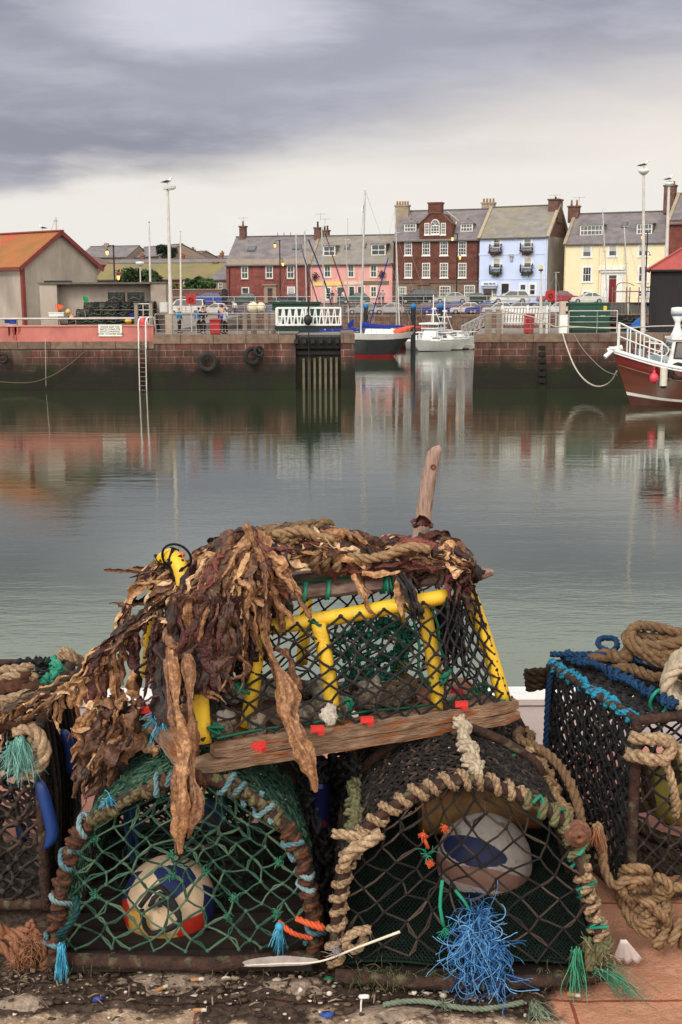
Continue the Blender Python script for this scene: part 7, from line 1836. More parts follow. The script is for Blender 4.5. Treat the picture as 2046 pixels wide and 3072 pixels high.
 # blue plastic sheets stuffed inside the roof
 for px, py, dy, w, hh in ((395, 2500, .2, .03, .14), (640, 2440, .24, .06, .07)):
  m = MB(); c = on(px, py, Yf+dy); n = 6; vs = []
  for i in range(n+1):
   for j in range(n+1): vs.append(c+V(((i/n-.5)*w, .02*math.sin(i*1.7+j), (j/n-.5)*hh)))
  m.add(vs, [(i*(n+1)+j, (i+1)*(n+1)+j, (i+1)*(n+1)+j+1, i*(n+1)+j+1) for i in range(n) for j in range(n)], True); part(m, 'blue_liner', mat('liner_blue', (.008, .035, .08), (.006, .02, .05), 9, rough=.5), t)
 ballpanels('football', None, on(507, 2708, Yf+.18), .110, [(.74, .54, .36), (.018, .026, .11), (.52, .035, .02), (.62, .34, .07), (.5, .28, .09)], 'dirty white, blue, red and yellow ball inside the green netted creel', 'float', )
 m = MB()
 for k in range(3): m.tube(resample([on(420+30*k, 2720, Yf+.05), on(480, 2660+20*k, Yf+.06), on(540, 2760, Yf+.06), on(450, 2800, Yf+.06), on(425, 2730, Yf+.055)], .02), .006, 6)
 part(m, 'black_strap', M_('rubber'), t)
 return t, P, Yf
CL, PL, YLF = creel_left()
def creel_right():
 Yf = onz(1320, 2925, GZ+.03).y; Ln = .66; rg = random.Random(21)
 t = thing('lobster_creel', 'lower creel bound in thick beige rope with a blue and white ball inside', 'creel', on(1400, 2930, Yf))
 hp = [(1005, 2890), (1010, 2760), (1028, 2650), (1052, 2560), (1110, 2475), (1210, 2400), (1310, 2355), (1400, 2338), (1500, 2362), (1600, 2408), (1690, 2470), (1735, 2560), (1765, 2680), (1795, 2800), (1818, 2905)]
 P = prof_curve(hp, Yf); Bk = [V((p.x*.98, p.y+Ln, p.z)) for p in P]; Md = [V((p.x*.99, p.y+Ln*.5, p.z)) for p in P]
 m = MB(); m.tube(P, .013, 8); part(m, 'front_hoop', bar_rust, t)
 m = MB(); m.tube(Bk[::3], .013, 6); part(m, 'back_hoop', bar_rust, t); m = MB(); m.tube(Md[::3], .012, 6); part(m, 'middle_hoop', bar_rust, t)
 m = MB(); m.ct = .55; wrap(m, P, .0165, .0088, .041, .0, .60, .4, rng=rg); part(m, 'rope_binding', rope_tan, t)
 m = MB(); m.ct = .6; wrap(m, P, .018, .0095, .038, .60, .78, .3, rng=rg); part(m, 'rope_binding', rope_mossy, t)
 m = MB(); m.ct = .55; wrap(m, P, .018, .009, .028, .78, 1, .4, rng=rg); part(m, 'rope_binding', rope_tan, t)
 for a, b in ((.615, .64), (.67, .70), (.745, .80), (.82, .85), (.89, .92), (.95, .965)): m = MB(); m.ct = rg.random(); wrap(m, P, .026, .0040, .011, a, b, .5, False, rng=rg); part(m, 'green_lashing', twine_green, t)
 # rope along shoulders and ridge, running back
 def back(u, a=0.0, b=1.0): return [sample(P, u).lerp(sample(Bk, u), a+(b-a)*k/4)+V((0, 0, .012)) for k in range(5)]
 for u, mt, nm in ((.245, rope_mossy, 'shoulder_rope'), (.505, rope_pale, 'ridge_rope'), (.745, rope_brown, 'shoulder_rope')):
  m = MB(); m.tube(back(u), .012, 6); m.ct = .6; wrap(m, back(u), .017, .010, .022, 0, 1, .3, rng=rg); part(m, nm, mt, t)
 def S(u, v):
  p = sample(P, u).lerp(sample(Bk, u), v); return p+V((0, 0, -.014*math.sin(v*PI)*(1 if .2 < u < .8 else .2)))
 m = MB(); net(m, S, 36, 40, .0034, .25, 1.8, 4, sag=.06, rng=rg, tint=(.1, 1), double=.3); part(m, 'side_net', net_dim, t)
 eye = on(1350, 2680, Yf); F = face_fn(P, GZ+.06)
 def S2(u, v):
  p = F(u, v); d = p-eye; d.y = 0; q = math.exp(-(d.length/.12)**2); return p+V((0, .10*q+.008*math.sin(u*8+v*5), 0))+(V((eye.x, p.y, eye.z))-p)*.42*q
 m = MB(); net(m, S2, 8, 12, .0026, .24, 1.6, 5, sag=.05, rng=rg, tint=(.2, 1), double=.25); part(m, 'front_net', net_dim, t)
 B2 = face_fn(Bk, GZ+.06); m = MB(); [net(m, (lambda u, v, k=k: B2(u, v)+V((0, .02*k, 0))), 15, 24, .0036, .35, 1.8, 4, rng=rg, tint=(0, .35)) for k in range(3)]; part(m, 'back_net', net_black, t)  # extra dark net layers stand in for the shade inside the creel
 # green matting floor, a fine mesh
 x0, x1 = P[0].x+.02, P[-1].x-.02
 def S3(u, v): x = x0+(x1-x0)*u; return V((x, Yf+.005+Ln*.9*v, GZ+.062+.085*v+.006*math.sin(u*11)+.004*math.sin(v*17)))
 m = MB(); net(m, S3, 60, 70, .0022, .1, 0, 4, rng=rg, tint=(0, .3)); n = 12
 part(m, 'floor_mat', tint_mat('mat_strand', [(0, (.003, .008, .006)), (1, (.012, .034, .022))], .9, 0, mottle=.6, mscale=20), t)  # strand colour taken near black for the creel's inner shade
 m = MB(); m.add([S3(i/n, j/n)-V((0, 0, .008)) for i in range(n+1) for j in range(n+1)], [(i*(n+1)+j, (i+1)*(n+1)+j, (i+1)*(n+1)+j+1, i*(n+1)+j+1) for i in range(n) for j in range(n)], True); part(m, 'floor_sheet', mat('matting', (.004, .014, .010), (.007, .022, .014), 60, rough=.95), t)
 m = MB()
 for k in range(8): y = Yf+.01+Ln*k/8; m.box(((x0+x1)/2, y, GZ+.025), (x1-x0, .05, .022))
 part(m, 'base_slats', dark_wood, t)
 m = MB(); m.tube(resample([(x0-.02, Yf-.015, GZ+.04), (x0+.2, Yf-.03, GZ+.03), (x0+.45, Yf-.03, GZ+.035), (x1+.02, Yf-.015, GZ+.04)], .03), .015, 8); part(m, 'base_bar', bar_rust, t)
 m = MB()
 for k in range(50): fray(m, (rg.uniform(x0, x1), Yf-.02+rg.uniform(-.01, .02), GZ+.05), (rg.uniform(-.3, .3), -.5, -.7), 9, rg.uniform(.025, .06), .0013, .7, .35, rg, 4)
 part(m, 'weed_tuft', fray_moss, t)
 # left rope post knot sticking out
 m = MB(); m.ct = .65; m.rope([on(1000, 2500, Yf-.02), on(1040, 2505, Yf-.03), on(1085, 2512, Yf-.02), on(1110, 2530, Yf)], .011); m.rope([on(1030, 2600, Yf-.02), on(1055, 2550, Yf-.035), on(1110, 2525, Yf-.03), on(1140, 2500, Yf-.01)], .014); m.rope([on(1110, 2790, Yf-.01), on(1060, 2800, Yf-.03), on(1035, 2830, Yf-.03), on(1070, 2850, Yf-.02), on(1095, 2810, Yf)], .011); part(m, 'rope_knot', rope_tan, t)
 m = MB(); c = on(1733, 2500, Yf-.02); m.ct = .6
 for k in range(3): m.torus(c+V((0, -.008*k, .0)), (0, 1, .2*k-.2), .022-.006*k, .0085, 16, 6)
 part(m, 'rosette_knot', mat('knot_pinkish', (.20, .085, .05), (.07, .035, .022), 120, rough=.95, bump=.6, dist=.003), t)
 m = MB(); c = on(1795, 2860, Yf-.03)
 for k in range(5): m.rope(resample([c+V((rg.uniform(-.03, .03), rg.uniform(-.02, .02), rg.uniform(-.03, .03))) for q in range(6)], .01), .009)
 fray(m, c, (.2, -.5, -.4), 60, .06, .0016, .9, .4, rg, 5); part(m, 'rope_knot', rope_mossy, t)
 m = MB(); fray(m, on(1725, 2850, Yf-.03), (.08, -.2, -1), 50, .12, .0019, .16, .10, rg); fray(m, on(1780, 2895, Yf-.04), (1, -.3, -.25), 40, .14, .0016, .13, .08, rg); part(m, 'green_tail', fray_green, t)
 m = MB(); c = on(1435, 2720, Yf-.03); m.ct = .5; loops(m, [(on(1440, 2760, Yf-.03), 26), (on(1415, 2790, Yf-.05), 44), (on(1470, 2815, Yf-.05), 42), (on(1395, 2830, Yf-.05), 40), (on(1490, 2860, Yf-.05), 35), (on(1440, 2880, Yf-.06), 40), (on(1400, 2930, Yf-.06), 25), (on(1500, 2925, Yf-.06), 24)], rg)
 fray(m, c, (-.1, -.35, -1), 8, .15, .0014, .13, .30, rg, 12); fray(m, on(1450, 2770, Yf-.04), (.25, -.35, -1), 10, .12, .0016, .18, .34, rg, 12); fray(m, on(1400, 2790, Yf-.05), (-.25, -.3, -1), 10, .10, .0016, .18, .34, rg, 12); fray(m, on(1430, 2800, Yf-.05), (.15, -.4, -.9), 14, .16, .0015, .25, .40, rg, 14)
 for q in range(4): fray(m, on(1425+rg.uniform(-20, 20), 2740, Yf-.03), (rg.uniform(-.4, .6), -.3, .6), 5, .07, .0014, .4, .3, rg)
 part(m, 'blue_tail', fray_blue, t)
 m = MB(); m.tube(resample([on(1327, 2640, Yf-.01), on(1320, 2720, Yf-.025), on(1332, 2780, Yf-.03)], .02), .0042, 6); fray(m, on(1334, 2785, Yf-.03), (.2, -.2, -.8), 24, .03, .0016, .6, .3, rg, 4); m.tube(resample([on(1365, 2670, Yf-.0), on(1390, 2700, Yf-.01), on(1415, 2740, Yf-.01)], .02), .0035, 6); fray(m, on(1282, 2560, Yf), (0, -1, 0), 16, .03, .0016, 1, .4, rg, 4); m.ct = .5; part(m, 'green_cord', twine_green, t)
 m = MB()
 for px, py in ((1335, 2485), (1290, 2590), (1268, 2505)): fray(m, on(px, py, Yf-.01), (.1, -1, 0), 60, .014, .0022, 1.5, .9, rg, 5)
 m.tube([on(1268, 2505, Yf-.01), on(1285, 2545, Yf-.01)], .004, 5); part(m, 'orange_tuft', mat('twine_orange', (.62, .10, .035)), t)
 m = MB()
 for px, py in ((1460, 2290), (1525, 2270), (1545, 2300), (1590, 2365), (1560, 2330)): c = on(px, py, Yf+.3); m.tube(resample([c+V((rg.uniform(-.02, .02), 0, rg.uniform(-.012, .012))) for q in range(5)], .008), .006, 6)
 part(m, 'green_cord', twine_green, t)
 m = MB(); c0 = sample(P, .75); pts = [sample(Bk, .72)+V((-.02, -.1, .03)), on(1555, 2215, Yf+.42), on(1640, 2260, Yf+.34), on(1700, 2330, Yf+.26), on(1735, 2420, Yf+.2), on(1742, 2475, Yf+.16)]
 m.ct = .4; m.rope(pts, .0125); part(m, 'loose_rope', rope_brown, t)
 m = MB(); c = on(1600, 2265, Yf+.38); m.ct = .6
 for k in range(5): m.rope(resample([c+V((.028*math.cos(a+k), rg.uniform(-.02, .02), .022*math.sin(a+k)-.012*k)) for a in (0, 1.3, 2.6, 3.9, 5.2)], .01), .0085, closed=True)
 part(m, 'rope_knot', rope_tan, t)
 ballpanels('striped_ball', None, on(1452, 2584, Yf+.34), .117, [(.36, .32, .29), (.012, .02, .07), (.24, .125, .10)], 'blue, white and pink ball behind the netting of the rope bound creel', 'float', rot=(.25, -.2, .4), pattern='bands')
 m = MB(); c = on(1450, 2440, Yf+.42)
 m.cyl(c+V((-.16, 0, 0)), c+V((.14, .02, .01)), .055, n=14); tag(m.build('float', mat('old_yellow', (.14, .075, .015), (.07, .03, .012), 30, rough=.7, c3=(.16, .05, .02), s3=12)), 'stained yellow float wedged above the blue and white ball', 'float')
 return t, P, Yf
CR, PR, YRF = creel_right()
# ---------------------------------------------------------------- upper yellow framed creel
def creel_upper():
 rg = random.Random(31); ZT = GZ+.525; ZB_ = ZT-.058
 FL, FR = onz(580, 2252, ZT), onz(1568, 2098, ZT)
 e = (FR-FL).normalized(); bk = V((-e.y, e.x, 0)); W_l = (FR-FL).length; D = .30
 t = thing('lobster_creel', 'upper creel with yellow pipe frame on a weathered board base, heaped with dry seaweed', 'creel', (FL+FR)/2-V((0, 0, .06)))
 # base boards
 def board(m, a, b, w, z0, z1, bulge=.0):
  n = 18; vs = []
  d = (b-a).normalized(); q = V((-d.y, d.x, 0))
  for i in range(n+1):
   u = i/n; p = a.lerp(b, u); s = 1-.35*max(0, abs(u-.5)-.46)/.04; zz = rg.uniform(-.0015, .0015)
   for oy, z in ((0, z0), (w, z0), (w, z1), (0, z1)): vs.append(V((p.x, p.y, 0))+q*(oy+(w/2-oy)*(1-s))+V((0, 0, (z-(z0+z1)/2)*s+(z0+z1)/2+zz)))
  fs = [(i*4+k, (i+1)*4+k, (i+1)*4+(k+1) % 4, i*4+(k+1) % 4) for i in range(n) for k in range(4)]+[(0, 1, 2, 3), (n*4+3, n*4+2, n*4+1, n*4)]
  m.add(vs, fs, False)
 m = MB(); board(m, FL, FR, .055, ZB_, ZB_+.026); part(m, 'lower_board', weathered, t)
 m = MB(); board(m, FL+e*.05, FR-e*.005, .05, ZB_+.0275, ZT-.001); part(m, 'front_board', weathered, t)
 m = MB(); board(m, FL+bk*(D-.04), FR+bk*(D-.04)-e*.18, .05, ZB_, ZT-.004); part(m, 'back_board', weathered, t)
 m = MB()
 for k in range(7): p = FL+e*(W_l*(.04+.92*k/6)); board(m, V((p.x, p.y, 0))+bk*.056, V((p.x, p.y, 0))+bk*(D-.044), .06, ZB_+.004, ZT-.012)
 part(m, 'cross_slats', weathered, t)
 m = MB(); c = onz(1200, 2085, ZT); board(m, c-e*.09+bk*.01, c+e*.06+bk*.01, .06, ZT-.003, ZT+.03); part(m, 'wood_block', mat('mossy_wood', (.16, .115, .05), (.09, .065, .035), 20, rough=.95, bump=.5, dist=.003), t)
 # stone and mortar ballast on the base
 m = MB(); rr_ = random.Random(4)
 for k in range(34):
  u, v = rr_.uniform(.05, .72), rr_.uniform(.12, .9); p = FL+e*(W_l*u)+bk*(D*v); m.ct = rr_.random()
  m.sphere(p+V((0, 0, .010+.014*rr_.random())), (rr_.uniform(.022, .05), rr_.uniform(.018, .035), rr_.uniform(.018, .034)), 12, 8, .7, k)
 part(m, 'ballast_stone', tint_mat('ballast', [(0, (.05, .035, .025)), (.45, (.20, .155, .115)), (1, (.55, .49, .42))], .95, 1.0, 130, .008, 1.5, 80), t)
 # yellow pipes
 def post(px0, py0, px1, py1, dY, r=.0178, name='yellow_post'):
  a = onz(px0, py0, ZT-.004); b = at(px1, py1, a.y+dY); m = MB(); mid = a.lerp(b, .5)+V((.004, 0, 0)); m.tube(resample([a, mid, b], .03), r, 14); part(m, name, yellow_pipe, t); return a, b
 A0, A1 = post(1003, 2165, 955, 1868, .035); B0, B1 = post(1318, 2128, 1266, 1800, .03); C0, C1 = post(1512, 2100, 1394, 1742, .02, .0185)
 L0, L1 = post(612, 2228, 572, 1870, .04); K0, K1 = post(1200, 2052, 1194, 1820, -.02, .0165); J0, J1 = post(766, 2085, 745, 1830, -.02, .0165); post(740, 2180, 775, 1900, .02, .0165)
 post(905, 1990, 920, 1710, 0.0, .0165)
 r0, r1 = at(640, 1905, A1.y-.012), at(1342, 1788, B1.y-.018)
 m = MB(); m.tube(resample([r0, r0.lerp(r1, .5)+V((0, 0, -.006)), r1], .03), .0185, 14); part(m, 'yellow_rail', yellow_pipe, t)
 m = MB(); m.cyl(r1, r1+(r1-r0).normalized()*.0005, .0135, n=12); part(m, 'bore_shade', M_('black_paint'), t)  # black disc stands in for the shade inside the open pipe end
 ho = [on(560, 1900, A1.y), on(556, 1790, A1.y+.02), on(540, 1700, A1.y+.05), on(512, 1668, A1.y+.09), on(484, 1690, A1.y+.13), on(468, 1760, A1.y+.17), on(455, 1900, A1.y+.2), on(445, 2030, A1.y+.2)]
 m = MB(); m.tube(resample(ho, .02), .0185, 12); part(m, 'end_hoop', yellow_pipe, t)
 m = MB(); hs = resample(ho, .008); k0 = int(len(hs)*.30); wrap(m, hs[k0:k0+int(len(hs)*.2)], .019, .006, .011, laid=False, rng=rg); part(m, 'orange_tape', mat('orange_tape', (.78, .14, .05), (.62, .10, .04), 20, rough=.6), t)
 m = MB(); wrap(m, hs, .023, .004, .05, .2, .75, .3, False, rng=rg); m.torus(on(530, 1672, A1.y+.07), (.25, 1, .35), .036, .003, 20, 6)
 part(m, 'hoop_twine', net_black, t)
 m = MB(); net(m, lambda u, v: sample(hs, .42-.42*v).lerp(sample(hs, .42+.5*v), u)+V((0, -.012*math.sin(u*PI), -.02*math.sin(u*PI)*v)), 7, 13, .0034, .3, 1.7, 4, sag=.1, rng=rg, tint=(0, .6)); [wrap(m, hs, .0195, .0035, .02, .05, .98, .4, False, rng=rg) for k in range(2)]; part(m, 'end_net', net_black, t)
 # top slats
 s0, s1 = at(700, 1800, A1.y+.075), at(1478, 1717, C1.y+.012)
 m = MB(); n = 22; d = (s1-s0).normalized(); q = V((-d.y, d.x, 0)).normalized(); vs = []
 for i in range(n+1):
  u = i/n; p = s0.lerp(s1, u); sh = 1 if u < .93 else max(.45, 1-((u-.93)/.07)**2*.55)
  for k in range(8):
   a = 2*PI*(k+.5)/8; vs.append(p+q*(math.cos(a)*.020*sh)+V((0, 0, math.sin(a)*.0175*sh+rg.uniform(-.001, .001))))
 m.add(vs, [(i*8+k, i*8+(k+1) % 8, (i+1)*8+(k+1) % 8, (i+1)*8+k) for i in range(n) for k in range(8)]+[tuple(n*8+k for k in range(8))], False); part(m, 'top_slat', driftwood, t)
 m = MB(); m.beam(s0+bk*.13, s1+bk*.13-d*.05, .035, .034); part(m, 'top_slat', driftwood, t)
 # green twine lashings
 m = MB(); rg2 = random.Random(5)
 for u, nn in ((.02, 2), (.265, 2), (.355, 2), (.57, 6), (.875, 5)):
  for k in range(nn):
   c = s0.lerp(s1, u+.010*k); m.ct = rg2.random()
   m.tube([c+q*(math.cos(a)*.024)+V((0, 0, math.sin(a)*.022))+d*(.004*math.sin(a+k)) for a in [2*PI*i/12 for i in range(12)]], .0033, 5, closed=True)
 m.tube(resample([s0.lerp(s1, .18)+V((0, -.005, .024)), s0.lerp(s1, .3)+V((0, -.01, .030)), s0.lerp(s1, .45)+V((0, -.005, .026))], .02), .003, 5)
 wrap(m, [L0, L0.lerp(L1, .22)], .021, .0036, .0075, 0, 1, .2, False, rng=rg2); wrap(m, [A0+V((0, 0, -.005)), A0.lerp(A1, .14)], .022, .0040, .0078, 0, 1, .1, False, rng=rg2); wrap(m, [A1+V((0, 0, -.02)), A1+V((0, 0, .005))], .022, .0034, .008, 0, 1, .1, False, rng=rg2)
 for f in (.18, .22, .26, .55, .85): wrap(m, [B0.lerp(B1, f), B0.lerp(B1, f+.05)], .021, .0036, .012, 0, 1, .3, False, rng=rg2)
 for sd in (-1, 1): m.tube(resample([B1+V((sd*.018, -.02, -.01)), B0.lerp(B1, .8)+V((sd*.028, -.022, 0)), B0.lerp(B1, .6)+V((sd*.024, -.022, 0)), B0.lerp(B1, .42)+V((sd*.034, -.02, 0)), B0.lerp(B1, .25)+V((sd*.02, -.02, 0))], .02), .0036, 5)
 wrap(m, [r1+(r0-r1)*.12, r1+(r0-r1)*.155], .021, .0036, .009, 0, 1, .1, False, rng=rg2); wrap(m, [C0, C0.lerp(C1, .05)], .021, .0036, .008, 0, 1, .1, False, rng=rg2)
 pts = [FL+e*.06+bk*.02+V((0, 0, .012))]+[FL+e*(W_l*u)+bk*.03+V((0, 0, .012+rg2.uniform(-.004, .008))) for u in (.2, .35, .5, .65, .8, .93)]; m.tube(resample(pts, .02), .0033, 5)
 for c in (L0+V((.03, -.01, .03)), A0+V((.03, -.015, .045)), C0+V((-.06, 0, .03)), B0+V((.02, -.02, .09)), L0+V((.08, .05, .1)), L0+V((.05, .12, .18))): m.tube(resample([c+V((rg2.uniform(-.022, .022), rg2.uniform(-.01, .01), rg2.uniform(-.018, .018))) for k in range(9)], .006), .0042, 5)
 part(m, 'green_lashing', twine_green, t)
 for px, py, rz in ((776, 2236, .6), (952, 2186, .1), (1101, 2159, .1), (1384, 2112, .05), (1370, 2072, -.3), (1100, 2070, .4), (440, 2130, .3)):
  c = onz(px, py, ZT+.012); m = MB(); m.box(c, (.030, .012, .013), rz); m.box(c+V((.007, -.004, -.007)), (.015, .012, .010), rz+.3); part(m, 'red_clip', mat('clip_red', (.66, .04, .035), (.42, .03, .025), 60, rough=.55), t)
 # black nets
 def bil(a, b, c, dd, bow=0.0): return lambda u, v: (a.lerp(b, u)).lerp(dd.lerp(c, u), v)+V((0, bow*math.sin(u*PI)*math.sin(v*PI), -.010*math.sin(v*PI)))
 off = V((0, -.024, 0))
 m = MB(); net(m, bil(FL+e*.03+bk*.03+V((0, 0, .01)), B0+off+e*.01, r1+off, at(620, 1915, A1.y-.03), -.008), 11, 12, .0031, .24, 1.6, 5, sag=.05, rng=rg, tint=(.1, .9)); part(m, 'front_net', net_black, t)
 m = MB(); net(m, bil(B0+off+e*.01, C0+off*.7+e*.015, C1+off*.8+V((.02, 0, -.01)), r1+off, .01), 5, 13, .0030, .24, 1.6, 5, sag=.05, rng=rg, tint=(.1, .9)); part(m, 'front_net', net_black, t)
 m = MB(); a, b = FL+bk*(D-.03)+V((0, 0, .01)), FR+bk*(D-.03)-e*.14+V((0, 0, .01)); net(m, bil(a, b, s1+bk*.13-e*.03, s0+bk*.13, .02), 14, 14, .0024, .25, 1.5, 4, sag=.06, rng=rg, tint=(0, .8)); part(m, 'back_net', net_black, t)
 m = MB(); net(m, bil(C0+off*.3, b, s1+bk*.13-e*.03, C1, .0), 6, 14, .0028, .25, 1.5, 4, sag=.06, rng=rg, tint=(0, .8)); part(m, 'end_net', net_black, t)
 m = MB()
 for k in range(26): p0 = at(1290+k*3.2, 1795+rg.uniform(-8, 8), C1.y+.06+rg.uniform(0, .06)); m.tube(resample([p0, p0+V((rg.uniform(-.01, .02), rg.uniform(-.02, .02), -.06)), p0+V((rg.uniform(0, .04), 0, -.13-rg.random()*.06))], .03), .0032, 4)
 part(m, 'bunched_net', net_black, t)
 # inner green funnel, crumpled
 m = MB(); c0, c1 = at(1090, 1955, A1.y+.10), at(1180, 1930, A1.y+.13)
 def Sf(u, v): a = u*2*PI; rr = .10*(1-.55*v)+.01*math.sin(5*a); return c0.lerp(c1, v)+V((math.cos(a)*rr*.9, .05*math.cos(a+1), math.sin(a)*rr))+V((rg.gauss(0, .011), rg.gauss(0, .014), rg.gauss(0, .011)))
 net(m, Sf, 17, 13, .0026, .3, 2.0, 4, sag=.18, rng=rg, tint=(0, .7)); part(m, 'inner_funnel', tint_mat('funnel_green', [(0, (.006, .05, .035)), (.5, (.012, .10, .07)), (1, (.03, .17, .12))], .8, 0, mottle=.5, mscale=20), t)
 m = MB(); c0 = at(655, 2010, A1.y+.04)
 for k in range(14): m.tube(resample([c0+V((rg.gauss(0, .015), rg.gauss(0, .02), .10-.04*q+rg.gauss(0, .006))) for q in range(6)], .015), .004, 5)
 part(m, 'inner_cord', M_('twine_green'), t)
 return dict(t=t, FL=FL, FR=FR, e=e, bk=bk, ZT=ZT, s0=s0, s1=s1, A1=A1, C1=C1, r0=r0, r1=r1)
CU = creel_upper()
# ---------------------------------------------------------------- side stacks
def netbox(name, label, FLc, dirb, dirr, lb, lr, h, near, nm, rg, nudense):
 """tall netted creel: corner FLc (ground), dirb towards the water, dirr along its front"""
 t = thing(name, label, 'creel', FLc+dirb*lb/2+dirr*lr/2)
 cs = [FLc, FLc+dirr*lr, FLc+dirr*lr+dirb*lb, FLc+dirb*lb]; up = V((0, 0, h))
 m = MB()
 for k in range(4): m.cyl(cs[k]+V((0, 0, .02)), cs[k]+up, .013, n=8); m.cyl(cs[k]+up, cs[(k+1) % 4]+up, .013, n=8); m.cyl(cs[k]+V((0, 0, .03)), cs[(k+1) % 4]+V((0, 0, .03)), .015, n=8)
 part(m, 'frame', bar_rust, t)
 def bil(a, b, c, d, o): return lambda u, v: a.lerp(b, u).lerp(d.lerp(c, u), v)+o*math.sin(u*PI)*math.sin(v*PI)
 return t, cs, up, bil
def creel_far_right():
 rg = random.Random(41); h = .49
 a = onz(1912, 2162, GZ+h); b = onz(1652, 1994, GZ+h); FLc = V((a.x, a.y, GZ)); db = V((b.x-a.x, b.y-a.y, 0)); lb = db.length; db.normalize(); dr = V((db.y, -db.x, 0))
 t, cs, up, bil = netbox('lobster_creel', 'tall black netted creel at the right with blue rope along its top edge', FLc, db, dr, lb, .62, h, 0, None, rg, 1)
 z0 = V((0, 0, .04))
 m = MB()
 for lay in range(2):
  net(m, bil(cs[0]+z0, cs[3]+z0, cs[3]+up, cs[0]+up, dr*(.015*lay)), 13, 20, .0042, .3, 1.5, 4, sag=.10, rng=rg, tint=(0, .8))
 part(m, 'side_net', net_black, t)
 m = MB(); net(m, bil(cs[0]+z0, cs[1]+z0, cs[1]+up, cs[0]+up, db*.01), 11, 17, .0034, .24, 1.6, 5, sag=.07, rng=rg, tint=(.1, .9)); part(m, 'front_net', net_black, t)
 m = MB(); net(m, bil(cs[3]+z0, cs[2]+z0, cs[2]+up, cs[3]+up, db*.01), 11, 17, .0040, .22, 1.8, 4, sag=.07, rng=rg, tint=(.1, .8)); net(m, bil(cs[1]+z0, cs[2]+z0, cs[2]+up, cs[1]+up, db*.0), 9, 17, .0040, .22, 1.8, 4, rng=rg, tint=(.1, .8)); part(m, 'back_net', net_black, t)
 m = MB()
 for lay in range(2): net(m, bil(cs[0]+up, cs[1]+up, cs[2]+up, cs[3]+up, V((0, 0, -.02))), 16, 20, .0046, .3, 1.9, 4, sag=.1, rng=rg, tint=(0, .7))
 part(m, 'top_net', net_black, t)
 m = MB(); e0, e1 = cs[3]+up, cs[0]+up
 m.ct = .45; wrap(m, [e0, e0.lerp(e1, .5)+V((0, 0, .004)), e1], .015, .0082, .021, .0, .97, .3, rng=rg); part(m, 'edge_rope', rope_bluegreen, t)
 m = MB(); i0, i1 = e0+dr*.03+V((0, 0, .03)), cs[0]+up+dr*.10+V((0, 0, .03))
 m.ct = .5; wrap(m, [i0, i0.lerp(i1, .5)+dr*.02, i1], .012, .0082, .026, .05, 1, .4, rng=rg); m.rope([e0+V((0, 0, .03)), e0.lerp(e1, .15)+dr*.06+V((0, 0, .045)), e0.lerp(e1, .22)+dr*.11+V((0, 0, .05)), e0.lerp(e1, .12)+dr*.17+V((0, 0, .05)), e0.lerp(e1, .02)+dr*.19+V((0, 0, .06)), e0.lerp(e1, .0)+dr*.15+V((0, 0, .06)), e0.lerp(e1, .12)+dr*.13+V((0, 0, .05)), e0.lerp(e1, .4)+dr*.20+V((0, 0, .04)), e0.lerp(e1, .48)+dr*.26+V((0, 0, .04))], .0085); part(m, 'blue_rope', rope_blue, t)
 m = MB(); c = e0+V((-.008, -.02, .0)); m.rope([c+V((.02, 0, .012)), c+V((0, -.01, -.05)), c+V((-.006, -.02, -.18)), c+V((-.012, -.03, -.30))], .0085); part(m, 'hanging_blue_rope', rope_blue, t)
 m = MB(); c = e0+V((-.035, .02, -.03)); m.ct = .5
 for k in range(3): m.rope([c+V((-.03, -.01*k, -.018*k)), c+V((0, -.025, .01-.02*k)), c+V((.04, 0, -.018*k))], .013)
 part(m, 'rope_knot', rope_brown, t)
 m = MB(); c = onz(1975, 2105, GZ+h+.02); m.tube(resample([c+V((.02*math.cos(a), .008*math.sin(2*a), .03*math.sin(a))) for a in [2*PI*k/8 for k in range(8)]], .01, True), .0045, 5, closed=True); fray(m, c+V((0, 0, -.02)), (0, -.2, -1), 14, .035, .0016, .3, .2, rg, 4); part(m, 'green_loop', twine_green, t)
 # rope lashing at the near corner
 m = MB(); c = cs[0]+up+V((.01, -.03, -.06)); m.ct = .62
 m.rope([c+V((-.03, 0, .03)), c+V((.0, -.03, .038)), c+V((.05, -.02, .03)), c+V((.075, 0, .0)), c+V((.12, -.02, -.03)), c+V((.17, -.01, -.06)), c+V((.24, .03, -.10))], .0165)
 m.rope([c+V((-.035, .01, -.015)), c+V((.0, -.035, -.01)), c+V((.045, -.03, -.015)), c+V((.06, -.02, .02)), c+V((.03, -.035, .035))], .0165); m.rope([c+V((.04, -.02, -.01)), c+V((.06, -.03, -.06)), c+V((.075, -.02, -.12)), c+V((.085, .0, -.17))], .011); part(m, 'corner_rope', rope_tan, t)
 # contents: yellow float, thick rope
 ctr = cs[0]+dr*.20+db*.20
 m = MB(); m.sphere(ctr+V((.05, -.02, .22)), (.11, .10, .10), 18, 12); tag(m.build('float', mat('olive_float', (.34, .27, .05), (.22, .19, .05), 12, rough=.6, c3=(.07, .06, .03), s3=16)), 'faded yellow float inside the tall black creel at the right', 'float')
 m = MB(); m.ct = .5
 for k in range(5):
  y = rg.uniform(-.03, .05); m.rope([ctr+V((-.12, y, .15-.012*k)), ctr+V((-.02, y-.05, .10-.02*k)), ctr+V((.10, y, .05-.012*k)), ctr+V((.2, y+.05, .03))], .016)
 for k in range(3): m.rope([ctr+V((-.08+.07*k, -.1, .34)), ctr+V((-.05+.09*k, -.08, .22)), ctr+V((.02+.06*k, -.02, .12))], .012)
 tag(m.build('rope_coil', rope_tan), 'thick tan rope coiled inside the tall black creel at the right', 'rope')
 # wooden base slat sticking out, dark
 # rope coils lying on top
 m = MB(); m.ct = .45; c = onz(2020, 1985, GZ+h+.035)
